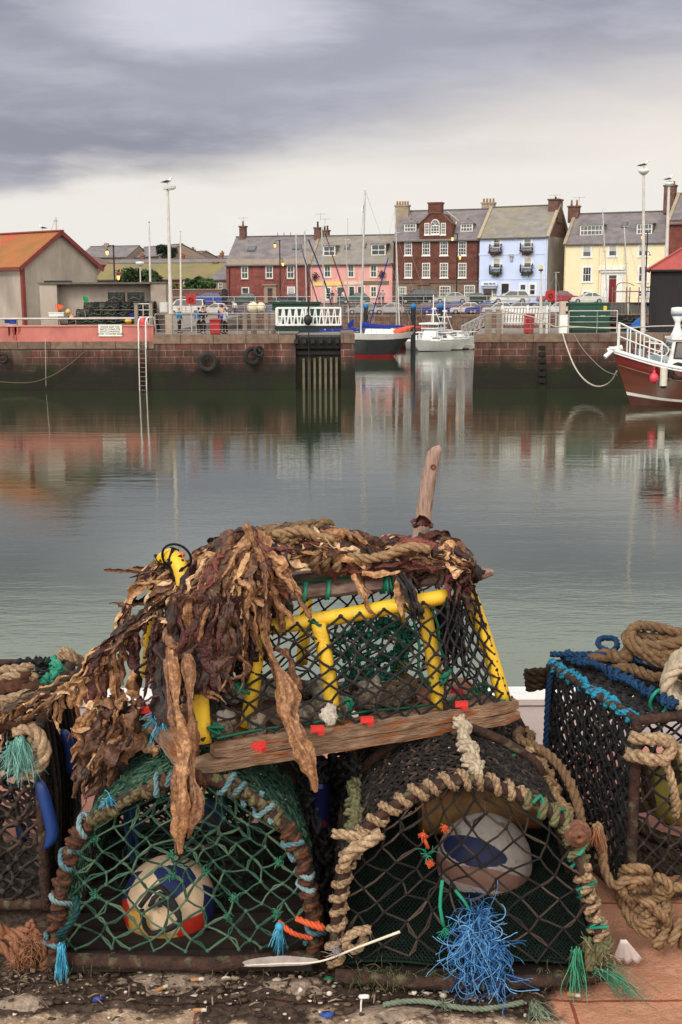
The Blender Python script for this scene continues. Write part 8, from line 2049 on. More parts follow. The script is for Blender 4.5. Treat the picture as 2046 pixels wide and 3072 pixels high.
 for k, (rx, ry, dz, ox) in enumerate(((.125, .10, .0, .03), (.115, .085, .02, .0), (.105, .075, .045, -.02), (.10, .07, .065, -.01))): m.rope([c+V((ox+rx*math.cos(a)*(1+.05*math.sin(3*a+k)), .03+ry*math.sin(a), dz+.012*math.sin(2*a+k))) for a in [2*PI*q/12 for q in range(12)]], .0155, closed=True)
 tag(m.build('rope_coil', rope_brown), 'brown rope coil loosely looped on top of the tall black creel', 'rope')
 m = MB(); m.ct = .6; c = onz(2058, 2030, GZ+h+.06)
 for k in range(5): m.rope([c+V((.05*math.cos(a)+.01*k-.02, -.03+.028*k-.04, .06*math.sin(a)+.01*math.sin(2*a))) for a in [2*PI*q/10 for q in range(10)]], .0165, closed=True)
 tag(m.build('rope_coil', rope_pale), 'pale rope hank standing on edge at the right end of the creel top', 'rope')
 m = MB(); m.ct = .35; m.rope([onz(1840, 2010, GZ+h+.03), onz(1890, 2005, GZ+h+.035), onz(1950, 2028, GZ+h+.03), onz(2040, 2042, GZ+h+.03), onz(2120, 2048, GZ+h+.03)], .015); m.rope([onz(1770, 1985, GZ+h+.03), onz(1830, 1965, GZ+h+.045), onz(1870, 1975, GZ+h+.05), onz(1900, 1950, GZ+h+.05), onz(1930, 1940, GZ+h+.06)], .02)
 tag(m.build('rope_length', rope_brown), 'brown rope end trailing along the creel top beneath the coils', 'rope')
 # tangle at its foot
 m = MB(); m.ct = .66; Yt = a.y-.08 if False else 2.52
 def Q(px, py, dy=0.0): return at(px, py, Yt+dy)
 for k, pts in enumerate(([(1790, 2475), (1805, 2530), (1810, 2600), (1840, 2655), (1880, 2640), (1905, 2625)], [(1865, 2640), (1870, 2612), (1895, 2605), (1935, 2608), (1945, 2625), (1930, 2640)], [(1890, 2660), (1900, 2645), (1940, 2640), (1950, 2652), (1930, 2665), (1895, 2668)], [(1865, 2670), (1880, 2695), (1930, 2700), (1990, 2688), (2010, 2670), (1995, 2640), (1970, 2632), (1960, 2660), (1985, 2672), (2040, 2662), (2080, 2690)], [(1895, 2705), (1900, 2725), (1945, 2728), (1955, 2712), (1920, 2705)], [(1895, 2740), (1910, 2765), (1945, 2770), (1965, 2755)], [(1950, 2715), (1985, 2745), (2005, 2775), (2000, 2800), (1975, 2810)], [(1935, 2740), (1960, 2765), (1980, 2775)], [(2010, 2715), (2005, 2760), (1990, 2810), (1965, 2830), (1980, 2838)], [(2040, 2760), (2030, 2800), (2010, 2830)], [(2070, 2770), (2055, 2810), (2045, 2835)], [(1860, 2650), (1858, 2690), (1880, 2740), (1920, 2790), (1960, 2800)], [(1985, 2690), (2000, 2720), (1990, 2745)])):
  m.rope([Q(x, y, .025*math.sin(k*1.7+i*1.3)) for i, (x, y) in enumerate(pts)], .0112)
 tag(m.build('rope_tangle', rope_brown), 'knotted tangle of tan rope at the foot of the right black creel', 'rope')
 m = MB(); fray(m, Q(1790, 2490, -.02), (.1, -.3, -1), 30, .05, .0022, .25, .15, rg); part(m, 'frayed_tail', fray_orange, t)
creel_far_right()
def creel_far_left():
 rg = random.Random(51); h = .48
 a = onz(112, 2188, GZ+h); b = onz(212, 1990, GZ+h); FRc = V((a.x, a.y, GZ)); db = V((b.x-a.x, b.y-a.y, 0)); lb = db.length; db.normalize(); dl = V((-1, 0, 0))
 t, cs, up, bil = netbox('lobster_creel', 'dark netted creel at the left edge with blue plastic guards', FRc, db, dl, lb, .6, h, 0, None, rg, 1)
 z0 = V((0, 0, .04))
 m = MB()
 for lay in range(2): net(m, bil(cs[0]+z0, cs[3]+z0, cs[3]+up, cs[0]+up, V((.012*lay, 0, 0))), 20, 22, .0040, .3, 1.7, 4, sag=.12, rng=rg, tint=(0, .8))
 part(m, 'side_net', net_dim, t)
 m = MB()
 for lay in range(2): net(m, bil(cs[0]+z0, cs[1]+z0, cs[1]+up, cs[0]+up, db*(.03*lay)), 13, 20, .0045, .3, 1.8, 4, sag=.12, rng=rg, tint=(.1, 1))
 part(m, 'front_net', net_dim, t)
 m = MB(); net(m, bil(cs[3]+z0, cs[2]+z0, cs[2]+up, cs[3]+up, db*.0), 12, 18, .004, .3, 1.8, 4, rng=rg, tint=(.1, .8)); net(m, bil(cs[0]+up, cs[1]+up, cs[2]+up, cs[3]+up, V((0, 0, -.01))), 16, 20, .0045, .3, 1.8, 4, rng=rg, tint=(0, .7)); part(m, 'back_net', net_black, t)
 bl = mat('guard_blue', (.012, .045, .20), (.01, .03, .14), 12, rough=.45, spec=.5, c3=(.03, .05, .10), s3=14)
 def guard(pts, Y, w):
  m = MB(); P = resample([at(x, y, Y) for x, y in pts], .012); n = len(P); vs = []
  for i, p in enumerate(P):
   s = math.sin(min(1, i/n*6, (n-1-i)/n*6)*PI/2)*.5+.5
   for k in range(8):
    a = 2*PI*k/8; vs.append(p+V((math.cos(a)*w*s, math.sin(a)*w*.9*s, 0)))
  m.add(vs, [(i*8+k, i*8+(k+1) % 8, (i+1)*8+(k+1) % 8, (i+1)*8+k) for i in range(n-1) for k in range(8)]+[tuple(range(7, -1, -1)), tuple((n-1)*8+k for k in range(8))], True); part(m, 'blue_guard', bl, t)
 guard([(118, 2342), (132, 2390), (148, 2450), (158, 2500), (150, 2530), (138, 2545)], a.y-.05, .016); guard([(190, 2190), (206, 2230), (216, 2280), (216, 2325)], a.y+.18, .016); guard([(60, 2470), (68, 2500), (70, 2525)], a.y+.10, .016)
 m = MB()
 for k in range(9): p = cs[0].lerp(cs[3], .1+.1*k); m.ct = rg.random(); m.rope([p+up+V((.012, 0, 0)), p+V((.022, .02, h*.6)), p+V((.012, .03, .1))], .005)
 part(m, 'hanging_cord', net_dim, t)
 top = GZ+h+.02
 def T(px, py, dz=0.0): return onz(px, py, top+dz)
 m = MB(); m.ct = .6; m.rope([T(-40, 2120, .02), T(40, 2102, .02), T(90, 2085, .02), T(150, 2078, .01)], .019); m.rope([T(-40, 2060, .03), T(20, 2035, .04), T(60, 2030, .04), T(110, 2035, .03)], .014); m.rope([T(-40, 2035, .04), T(20, 2010, .05), T(70, 2005, .06), T(95, 2000, .06)], .014)
 c = T(195, 1995, .03)
 for k in range(3): m.rope([c+V((-.02, .03, .012*k)), c+V((.01, -.02, .03+.008*k)), c+V((.035, -.01, .01+.006*k)), c+V((.03, .05, 0))], .011)
 tag(m.build('rope_length', rope_tan), 'pale thick ropes lying on top of the left edge creel', 'rope')
 m = MB(); m.ct = .35
 for k in range(16): m.sphere(T(rg.uniform(-20, 100), rg.uniform(2000, 2075), .01+.03*rg.random()), (.028, .022, .014), 8, 6, .6, k)
 tag(m.build('weed_clump', rope_rusty), 'pinkish dried weed clump among ropes on the left edge creel', 'seaweed')
 m = MB(); m.ct = .6; wrap(m, [T(145, 1985, .045), T(170, 2000, .045), T(165, 2025, .03), T(135, 2040, .02)], .012, .011, .022, 0, 1, .3, rng=rg); m.rope([T(110, 2052, .01), T(125, 2045, .02), T(140, 2052, .01)], .009); m.rope([T(-30, 2055, .01), T(40, 2045, .015), T(100, 2035, .01)], .009)
 m.rope([T(10, 2090, .0), T(15, 2110, -.01), T(12, 2150, -.04), T(12, 2165, -.06)], .009); m.rope([T(-5, 2140, 0), T(15, 2130, .01), T(40, 2142, 0)], .010)
 tag(m.build('rope_length', rope_teal), 'bright green rope twisted over the left edge creel top', 'rope')
 m = MB(); m.ct = .3
 for k in range(4): wrap(m, [T(10+25*k, 1998-3*k, .05), T(50+25*k, 1990, .055), T(90+22*k, 1978, .05)], .007, .006, .02, rng=rg)
 tag(m.build('cord_bundle', net_black), 'bundle of black cords along the back of the left edge creel', 'rope')
 # beige loop with teal fray
 Yl = a.y-.06; m = MB(); m.ct = .7; m.rope([at(x, y, Yl) for x, y in ((40, 2195), (75, 2182), (108, 2195), (128, 2235), (132, 2270), (115, 2300), (85, 2318), (50, 2322))], .0175); m.rope([at(x, y, Yl+.01) for x, y in ((95, 2210), (100, 2240), (92, 2270), (100, 2290))], .015); o = part(m, 'rope_loop', rope_tan, t)
 m = MB(); fray(m, at(60, 2215, Yl-.01), (.1, -.2, -1), 150, .10, .0017, .25, .2, rg); fray(m, at(40, 2230, Yl-.01), (-.1, -.2, -1), 70, .09, .0016, .4, .3, rg); part(m, 'teal_fray', fray_aqua, t)
 m = MB(); m.ct = .3; m.rope([at(x, y, Yl) for x, y in ((-20, 2185), (20, 2175), (60, 2168), (90, 2150))], .013); part(m, 'rust_cord', rope_rusty, t)
 # rope heap at its foot
 m = MB(); Yh = 2.50; m.ct = .5
 for k, pts in enumerate(([(-20, 2775), (30, 2800), (80, 2790), (95, 2770)], [(0, 2800), (60, 2815), (120, 2830), (140, 2870), (120, 2910), (95, 2880), (90, 2830)], [(40, 2820), (75, 2870), (110, 2925), (130, 2920)], [(100, 2800), (130, 2815), (148, 2850), (150, 2890)], [(-20, 2830), (20, 2850), (60, 2900)])): m.rope([at(x, y, Yh+.02*math.sin(k*2+i)) for i, (x, y) in enumerate(pts)], .013)
 fray(m, at(100, 2830, Yh-.02), (0, -.5, -.6), 160, .05, .0016, 1.0, .4, rg, 5); fray(m, at(60, 2860, Yh-.02), (0, -.5, -.6), 90, .06, .0016, 1.0, .4, rg, 5)
 tag(m.build('rope_tangle', tint_mat('rope_fray_rust', [(0, (.08, .03, .02)), (.5, (.22, .095, .05)), (1, (.36, .18, .10))], .95, .5, 160, .003, .9, 30)), 'frayed rusty brown rope tangle at the foot of the left edge creel', 'rope')
creel_far_left()
# ---------------------------------------------------------------- dried seaweed
weed_m = tint_mat('dried_kelp', [(0, (.008, .005, .005)), (.25, (.028, .012, .009)), (.45, (.085, .036, .019)), (.64, (.23, .105, .045)), (.82, (.46, .25, .115)), (1, (.70, .50, .32))], .6, .8, 220, .003, 1.0, 95, .45)
weed_red = tint_mat('red_weed', [(0, (.012, .005, .006)), (.5, (.075, .016, .014)), (1, (.20, .05, .035))], .55, 1, 140, .008, 1.0, 50, .45)
def ribbon(mb, pts, w, rg, ruff=.35, twist=1.0, tint=None, nc=6, cr=None, lie=False, crm=1.0):
 """one leathery frond: crinkled strip that follows pts, its width w(u) or constant"""
 P = resample(pts, .006); n = len(P)
 if n < 3: return
 nc = max(nc, 8)
 if tint is not None: mb.ct = tint
 F = frames(P); ph = rg.uniform(0, 6); tw = rg.uniform(-1, 1)*twist*PI*1.8; th0 = rg.uniform(-.8, .8); sd = rg.uniform(0, 50); vs = []; cr = cr or rg.uniform(.8, 4.2)
 for i, p in enumerate(P):
  u = i/(n-1); ww = (w(u) if callable(w) else w*(.62+.45*math.sin(PI*min(1, u*.95+.1))-.35*max(0, u-.85)/.15)) * (1+.55*mnoise.noise(V((u*6, sd, 0))))
  roll = cr*(.55+.9*abs(mnoise.noise(V((u*3+sd, 4, 2))))); th = th0+tw*u+.7*mnoise.noise(V((u*4, sd+9, 0))); a = F[i][0]*math.cos(th)+F[i][1]*math.sin(th); b = F[i][1]*math.cos(th)-F[i][0]*math.sin(th)
  if lie:
   tt = F[i][0].cross(F[i][1]); a0 = tt.cross(V((0, 1, 0)))
   if a0.length > .15: a0.normalize(); b0 = a0.cross(tt); th = tw*.25*u+1.1*mnoise.noise(V((u*2.5, sd+9, 0))); a = a0*math.cos(th)+b0*math.sin(th); b = b0*math.cos(th)-a0*math.sin(th)
  for k in range(nc):
   s = k/(nc-1)-.5
   z = ww*ruff*(mnoise.noise(V((u*n*.10+sd, s*2.6, ph)))*1.5+.5*mnoise.noise(V((u*n*.3+sd, s*6, ph)))+abs(s)*2*math.sin(u*n*.42+ph+s*3)*.5)+ww*.45*(s*s*4-.3)+(ww*.16*math.sin(s*15+ph+4*mnoise.noise(V((u*5, sd, 1)))) if lie else 0)
   ang = s*roll; sx_ = math.sin(ang)/max(roll, .3); vs.append(p+a*(sx_*ww*(1+.35*mnoise.noise(V((u*n*.25+sd, s*3, 7)))))+b*(z*.6+ww*(1-math.cos(ang))/max(roll, .3)))
 vs = [p+mnoise.noise_vector(p*34)*.0070*crm+mnoise.noise_vector(p*95+V((sd, 0, 0)))*.0040*crm for p in vs]
 mb.add(vs, [(i*nc+k, i*nc+k+1, (i+1)*nc+k+1, (i+1)*nc+k) for i in range(n-1) for k in range(nc-1)], True)
def weed_heap():
 rg = random.Random(61); Ym = CU['A1'].y+.10
 t = thing('seaweed_heap', 'long heap of dry brown and red kelp along the top of the yellow framed creel', 'seaweed', at(1050, 1700, Ym))
 ridge = [(560, 1720), (640, 1640), (720, 1605), (800, 1600), (880, 1592), (965, 1580), (1060, 1612), (1130, 1640), (1200, 1618), (1280, 1596), (1345, 1612), (1392, 1670)]
 P = resample([at(x, y+42, Ym+.02*math.sin(i)) for i, (x, y) in enumerate(ridge)], .02)
 m = MB(); n = len(P); m.ct = .15
 vs_r = [.036+.010*mnoise.noise(p*9) for p in P]; m.tube(P, vs_r, 12); m.ct = .1
 for k in range(60): p = rg.choice(P); m.ct = rg.uniform(.05, .35); m.sphere(p+V((rg.gauss(0, .012), rg.gauss(0, .012), rg.gauss(-.01, .012))), rg.uniform(.012, .024), 10, 7, .9, k)
 part(m, 'weed_core', weed_m, t)
 m = MB(); m.ct = .55                       # old rope coiled through the heap
 for k in range(9):
  c = at(780+34*k, 1640-(4*k if k < 6 else -3*k), Ym-.015+.008*(k % 3)); m.ct = rg.uniform(.35, .8)
  m.rope([c+V((.03*math.cos(a)+.015*math.sin(a), .05*math.cos(a), .040*math.sin(a))) for a in [2*PI*q/10 for q in range(10)]], .0125, closed=True)
 m.rope([at(x, y, Ym-.06+.01*math.sin(i*2)) for i, (x, y) in enumerate(((800, 1610), (850, 1600), (905, 1592), (950, 1610), (1000, 1620)))], .0125); m.rope([at(x, y, Ym-.05) for x, y in ((1030, 1660), (1090, 1675), (1150, 1668), (1230, 1640), (1290, 1650))], .012)
 part(m, 'weed_covered_rope', rope_brown, t)
 m = MB(); mr_ = MB()
 for k in range(460):
  i = rg.randrange(n); p = P[i]; L_ = rg.uniform(.08, .24); a = rg.uniform(0, 2*PI); ax = rg.choice((-1, 1))
  d = V((ax, rg.uniform(-.5, .5), rg.uniform(-.35, .2))).normalized(); q = p+V((0, math.cos(a)*.038-.012, abs(math.sin(a))*.036-.008)); pts = [q.copy()]
  for s in range(6):
   d = (d+V((rg.gauss(0, .35), rg.gauss(-.05, .3), rg.gauss(-.14, .28)))).normalized(); q = q+d*L_/6; j = min(range(0, n, 2), key=lambda z: abs(P[z].x-q.x)); o = q-P[j]; o.x = 0
   if o.length < .030: q = q+o.normalized()*(.034-o.length)
   if o.length > .048: q = q-o.normalized()*(o.length-.046)
   if q.x > P[-1].x+.01: d.x = -abs(d.x); q.x = P[-1].x+.01
   pts.append(q.copy())
  red = rg.random() < (.28 if p.x > .15 else .12); b = mr_ if red else m
  ribbon(b, pts, rg.choice((rg.uniform(.006, .015), rg.uniform(.010, .028))), rg, .6, 1.0, rg.choice((rg.uniform(.1, .5), rg.uniform(.45, .95))))
 for k in range(26):                        # short ends hanging under the heap
  i = rg.randrange(n//4, n); p = P[i]+V((0, rg.uniform(-.04, .02), -.02)); pts = [p, p+V((rg.gauss(0, .012), -.012, -.03)), p+V((rg.gauss(0, .02), -.01, -.055-.03*rg.random()))]; ribbon(m if rg.random() < .7 else mr_, pts, rg.uniform(.008, .02), rg, .5, .8, rg.uniform(.1, .7))
 # strips over the slat
 for pts, w in (([(1065, 1720), (1085, 1760), (1100, 1800), (1130, 1850)], .022), ([(1190, 1720), (1200, 1760), (1205, 1800), (1195, 1850)], .020), ([(1090, 1712), (1150, 1718), (1200, 1712)], .02)): ribbon(m, [at(x, y, Ym-.07-.006*i) for i, (x, y) in enumerate(pts)], w, rg, .35, .4, .72)
 for pts in ([(1130, 1700), (1200, 1690), (1270, 1705)], [(1240, 1690), (1300, 1700), (1370, 1690)], [(960, 1700), (1010, 1712), (1060, 1702)], [(1230, 1568), (1258, 1552), (1290, 1566)], [(1236, 1578), (1266, 1562), (1300, 1580)]): ribbon(mr_, [at(x, y, Ym-.045) for x, y in pts], .02, rg, .4, .6, rg.uniform(.4, .8))
 for k in range(4): ribbon(m, [at(1185+8*k, 1715, Ym-.07), at(1215+9*k, 1765, Ym-.095), at(1235+8*k, 1815, Ym-.105), at(1245+7*k, 1862, Ym-.10)], .014, rg, .4, .5, .03)
 part(m, 'kelp_fronds', weed_m, t); part(mr_, 'red_fronds', weed_red, t)
 return P
RIDGE = weed_heap()
def weed_cascade():
 rg = random.Random(71); Yb = CU['A1'].y
 t = thing('seaweed_cascade', 'fan of dry tan kelp hanging over the left end of the yellow framed creel', 'seaweed', at(650, 1900, Yb-.05))
 m = MB(); m.ct = .08
 core = [(760, 1600), (690, 1640), (620, 1710), (570, 1800), (560, 1900), (590, 1990)]; cp = resample([at(x, y+60, Yb+.07-.008*i) for i, (x, y) in enumerate(core)], .02)
 m.tube(cp, [.022+.012*math.sin(PI*i/(len(cp)-1))+.008*mnoise.noise(p*11) for i, p in enumerate(cp)], 12)
 for k in range(30): p = rg.choice(cp[4:]); m.ct = rg.uniform(0, .2); m.sphere(p+V((rg.gauss(0, .012), rg.uniform(0, .02), rg.gauss(-.01, .012))), rg.uniform(.015, .025), 10, 7, .9, k)
 part(m, 'weed_core', weed_m, t)
 m = MB(); mr_ = MB()
 for k in range(480):
  f = rg.random(); sx, sy = (rg.gauss(755, 22), 1585+rg.random()*40) if rg.random() < .5 else (570+200*rg.random(), 1585+rg.random()*70)
  sy = max(sy, 1590+max(0, 750-sx)*.72+rg.uniform(5, 30))
  if f < .62: ex = rg.uniform(465, 640); ey = rg.uniform(1830, 2120)
  elif f < .85: ex = rg.uniform(600, 760); ey = rg.uniform(1800, 2030)
  else: ex = sx+rg.uniform(20, 110); ey = rg.uniform(1740, 1930)
  ex = max(ex, 505+rg.random()*50); sx = max(sx, 600); y0 = Yb+.01+rg.uniform(-.03, .04)
  out = rg.uniform(.05, .13)
  pts = []
  for q in range(7):
   u = q/6; x = sx+(ex-sx)*(u**.75)+rg.gauss(0, 10); y = sy+(ey-sy)*(u**1.25)+rg.gauss(0, 6); pts.append(at(x, y, y0-out*math.sin(min(1, u*1.4)*PI/2)+.02*u))
  dark = rg.random() < .36; red = rg.random() < .15
  tint = rg.uniform(.03, .30) if dark else rg.uniform(.36, .86)
  if dark: pts = [p+V((0, .05, 0)) for p in pts]
  ribbon(mr_ if red else m, pts, rg.choice((rg.uniform(.005, .013), rg.uniform(.006, .016), rg.uniform(.016, .036))), rg, .55, 1.2, tint, 7, rg.uniform(.5, 2.2), True)
 for k in range(130):                        # crown of crumpled pieces where the fan starts
  x_ = rg.uniform(570, 800); c = at(x_, 1612+max(0, 750-x_)*.72+rg.uniform(0, 110), Yb-.04+rg.uniform(-.03, .03)); c.z -= .02*abs(rg.random()); d = V((rg.gauss(0, .7), rg.gauss(-.1, .3), rg.gauss(-.4, .5))).normalized(); d.z = -abs(d.z); pts = [c+d*(.024*q)+V((rg.gauss(0, .006), rg.gauss(0, .006), rg.gauss(0, .006))) for q in range(5)]
  ribbon(m if rg.random() < .85 else mr_, pts, rg.uniform(.009, .028), rg, .65, 1.0, rg.uniform(.25, 1))
 for pts in ([(735, 1570), (770, 1640), (815, 1740), (850, 1820), (890, 1870)], [(770, 1580), (800, 1660), (845, 1730), (900, 1800), (930, 1855)], [(760, 1590), (775, 1680), (790, 1780), (800, 1850)], [(780, 1600), (830, 1690), (870, 1750), (910, 1790)], [(700, 1610), (690, 1700), (715, 1800), (765, 1900), (780, 1960)]): ribbon(m, [at(x, y, Yb-.05-.01*i) for i, (x, y) in enumerate(pts)], rg.uniform(.016, .028), rg, .4, .5, rg.uniform(.5, .75), 9, 1.4, True)
 for k in range(46):
  x = rg.uniform(520, 720); pts = [at(x+rg.gauss(0, 7)*q-6*q, 1790+rg.uniform(-10, 10)+(rg.uniform(50, 66))*q, CU['FL'].y+.02+rg.uniform(-.02, .03)) for q in range(6)]; ribbon(m if rg.random() < .8 else mr_, pts, rg.uniform(.008, .026), rg, .45, .7, rg.uniform(.05, .65), 7, 1.4, True)
 for k in range(34):                        # dark inner strands hanging in front of the net
  x = rg.uniform(455, 800); y = rg.uniform(1850, 1930); pts = [at(x+rg.gauss(0, 8)*q, y+(rg.uniform(110, 260) if x < 660 else rg.uniform(60, 200))*q/4, Yb-.06+rg.uniform(-.02, .02)) for q in range(5)]; ribbon(m if rg.random() < .6 else mr_, pts, rg.uniform(.012, .030), rg, .45, .8, rg.uniform(.05, .45), 8, 1.4, True)
 part(m, 'kelp_fronds', weed_m, t); part(mr_, 'red_fronds', weed_red, t)
 def blade(pts, w, label, tn, seed):
  r2 = random.Random(seed); b = MB(); P = [at(x, y, yy) for x, y, yy in pts]
  for k in range(2): ribbon(b, [p+V((r2.gauss(0, .006)-.008*k, .007*k, r2.gauss(0, .003))) for p in P], (lambda u, k=k: w*(.45+.45*u+.28*math.sin(u*17+k))*(1.15-.9*max(0, u-.8)/.2)*(1-.35*k)), r2, .20, .5, tn-.12*k, 12, .5+.5*k, True, .35)
  tag(b.build('kelp_blade', weed_m), label, 'seaweed')
 Yq = CU['FL'].y-.05
 blade([(520, 1930, Yq+.06), (515, 2060, Yq+.03), (535, 2150, Yq+.005), (545, 2250, Yq-.01), (530, 2350, Yq-.045), (535, 2440, Yq-.06), (540, 2510, Yq-.06), (555, 2560, Yq-.06)], .040, 'longest tan kelp blade, hanging down across the green netted creel', .66, 5)
 blade([(560, 1960, Yq+.05), (570, 2080, Yq+.02), (575, 2170, Yq), (560, 2290, Yq-.015), (565, 2400, Yq-.05), (562, 2520, Yq-.055)], .030, 'narrower kelp blade hanging just beside the longest one', .55, 15)
 blade([(790, 1820, Yb-.07), (815, 1950, Yb-.09), (850, 2060, Yb-.12), (880, 2150, Yb-.15), (915, 2250, Yb-.18), (940, 2330, Yb-.19), (950, 2372, Yb-.19)], .042, 'wide tan kelp blade twisting down over the weathered front board', .64, 6)
 blade([(850, 1950, Yb-.09), (875, 1985, Yb-.09), (890, 2030, Yb-.09), (892, 2070, Yb-.09)], .024, 'small ragged kelp end branching off over the black net', .5, 7)
 blade([(730, 1960, Yb-.06), (745, 2040, Yb-.06), (755, 2110, Yb-.07), (762, 2165, Yb-.07)], .018, 'thin tan kelp strip hanging inside the front net shadow', .6, 8)
 blade([(490, 1930, Yq+.06), (492, 2040, Yq+.05), (500, 2120, Yq+.03), (505, 2180, Yq+.02)], .05, 'dark red brown kelp blade hanging left of the longest blade', .15, 9)
weed_cascade()
def weed_drape():
 rg = random.Random(81); Y0 = CU['A1'].y+.05
 t = thing('seaweed_drape', 'rope draped with dry kelp sagging from the yellow framed creel to the left edge', 'seaweed', at(300, 2000, Y0))
 ln = [(640, 1650, 0), (560, 1740, .0), (480, 1800, -.02), (410, 1860, -.02), (350, 1915, -.02), (300, 1965, -.02), (240, 2015, -.02), (170, 2060, -.03), (90, 2100, -.05), (10, 2135, -.07), (-60, 2160, -.08)]
 P = resample([at(x, y, Y0+d) for x, y, d in ln], .02)
 m = MB(); m.ct = .5; m.rope(P, .0125); part(m, 'rope', rope_tan, t)
 ln2 = [(470, 1690), (420, 1740), (385, 1820), (360, 1880), (330, 1945)]; P2 = resample([at(x, y, Y0+.06) for x, y in ln2], .02)
 m = MB(); m.ct = .4; m.rope(P2, .010); part(m, 'rope', rope_brown, t)
 m = MB(); mr_ = MB()
 for Q, cnt in ((P, 95), (P2, 16)):
  for k in range(cnt):
   i = rg.randrange(len(Q)-3); p = Q[i]; d = (Q[min(i+3, len(Q)-1)]-p).normalized()*rg.choice((1, 1, -1)); q = p+V((rg.gauss(0, .006), rg.uniform(-.02, .01), rg.uniform(-.008, .014))); pts = [q.copy()]
   L_ = rg.uniform(.07, .20)
   for s in range(5): d = (d+V((rg.gauss(0, .2), rg.gauss(-.03, .15), rg.gauss(-.10, .14)))).normalized(); q = q+d*L_/5; j = min(range(0, len(Q), 2), key=lambda z: abs(Q[z].x-q.x)); q.z = min(q.z, Q[j].z+.016); q.z = max(q.z, Q[j].z-.018); pts.append(q.copy())
   ribbon(m if rg.random() < .9 else mr_, pts, rg.choice((rg.uniform(.005, .012), rg.uniform(.008, .022))), rg, .6, .9, rg.uniform(.2, .95))
 for x, y, L_, w, red, tn in ((395, 1880, .16, .030, 1, .35), (300, 1985, .10, .034, 1, .6), (280, 2000, .16, .030, 1, .5), (330, 1960, .15, .016, 0, .7), (345, 1950, .20, .014, 0, .65), (240, 2020, .08, .02, 0, .75), (255, 2015, .12, .014, 0, .8), (210, 2040, .07, .022, 0, .75), (180, 2060, .09, .012, 0, .7), (165, 2060, .12, .010, 0, .8), (225, 2035, .13, .012, 0, .65), (315, 1970, .09, .02, 0, .4), (360, 1930, .10, .02, 0, .5), (270, 2010, .2, .012, 0, .55)):
  p = at(x, y, Y0-.03); ribbon(mr_ if red else m, [p+V((rg.gauss(0, .004), rg.gauss(0, .004), -L_*q/4)) for q in range(5)], w, rg, .35, .5, tn, 8, 1.0, True)
 for k in range(70): i = rg.randrange(len(P)); p = P[i]; L_ = rg.uniform(.02, .10); ribbon(m, [p+V((rg.gauss(0, .005), -.008+rg.gauss(0, .005), -L_*q/3)) for q in range(4)], rg.uniform(.006, .016), rg, .5, .6, rg.uniform(.4, .9))
 part(m, 'kelp_fronds', weed_m, t); part(mr_, 'red_fronds', weed_red, t)
 t = thing('seaweed_clump', 'rumpled clump of tan kelp fallen between the left creel and the green netted one', 'seaweed', at(330, 2250, Y0-.05)); m = MB(); mr_ = MB()
 for k in range(46):
  x, y = rg.uniform(290, 420), rg.uniform(2090, 2210); ex, ey = x-rg.uniform(10, 120), y+rg.uniform(60, 240); ex = max(ex, 215); Yq = Y0-.02-(ey-2100)*.0002
  pts = [at(x+(ex-x)*u+rg.gauss(0, 8), y+(ey-y)*u, Yq+rg.uniform(-.02, .02)) for u in (0, .2, .4, .6, .8, 1)]; ribbon(m if rg.random() < .9 else mr_, pts, rg.choice((rg.uniform(.008, .018), rg.uniform(.018, .042))), rg, .5, .7, rg.uniform(.12, .8), 8, 1.5, True)
 for k in range(16):
  c = at(rg.uniform(300, 420), rg.uniform(2080, 2190), Y0-.03); d = V((rg.gauss(0, .6), rg.gauss(-.1, .3), rg.gauss(-.3, .5))).normalized(); ribbon(m, [c+d*(.02*q)+V((rg.gauss(0, .005), rg.gauss(0, .005), rg.gauss(0, .005))) for q in range(5)], rg.uniform(.018, .034), rg, .55, .9, rg.uniform(.4, .95))
 part(m, 'kelp_fronds', weed_m, t); part(mr_, 'red_fronds', weed_red, t)
 m = MB(); c = at(490, 2135, Y0-.09); fray(m, c, (0, -.2, -1), 70, .085, .0018, .22, .15, rg); fray(m, c+V((-.02, 0, .0)), (-.3, -.2, -1), 30, .05, .0016, .4, .3, rg)
 tag(m.build('frayed_twine', fray_cyan), 'frayed light blue twine hanging left of the longest kelp blade', 'twine')
weed_drape()
# ---------------------------------------------------------------- stick standing in the heap
def stick():
 rg = random.Random(3); Ys = CU['A1'].y+.10; a, b = at(1252, 1640, Ys), at(1306, 1338, Ys+.01); d = (b-a).normalized(); n = 24; vs = []
 for i in range(n+1):
  u = i/n; p = a.lerp(b, u); w = .0185-.003*u; w *= 1 if u < .94 else max(.5, 1-((u-.94)/.06)**2*.5)
  for k in range(10):
   th = 2*PI*k/10; vs.append(p+V((math.cos(th)*w*1.1, math.sin(th)*w*.7, 0))*(1+.06*mnoise.noise(V((k, u*9, 0))))+V((.002*math.sin(u*7), 0, .003*math.cos(th))))
 m = MB(); m.add(vs, [(i*10+k, i*10+(k+1) % 10, (i+1)*10+(k+1) % 10, (i+1)*10+k) for i in range(n) for k in range(10)]+[tuple(n*10+k for k in range(10))], True)
 m.cm = 1; q = a.lerp(b, .80); m.torus(q+V((.003, -.0115, 0)), (0, 1, 0), .005, .0022, 10, 5)
 tag(m.build('wooden_stick', [mat('stick_wood', (.40, .28, .23), (.15, .09, .07), 60, rough=.9, c3=(.12, .045, .03), s3=30, t3=(.56, .66), stretch=(2, 1, .3), contrast=(.3, .7), bump=1, bscale=110, dist=.005), mat('knot_red', (.16, .05, .03), (.10, .035, .02), 20, rough=.9)]), 'grey brown wooden stick standing upright out of the seaweed heap', 'stick')
stick()
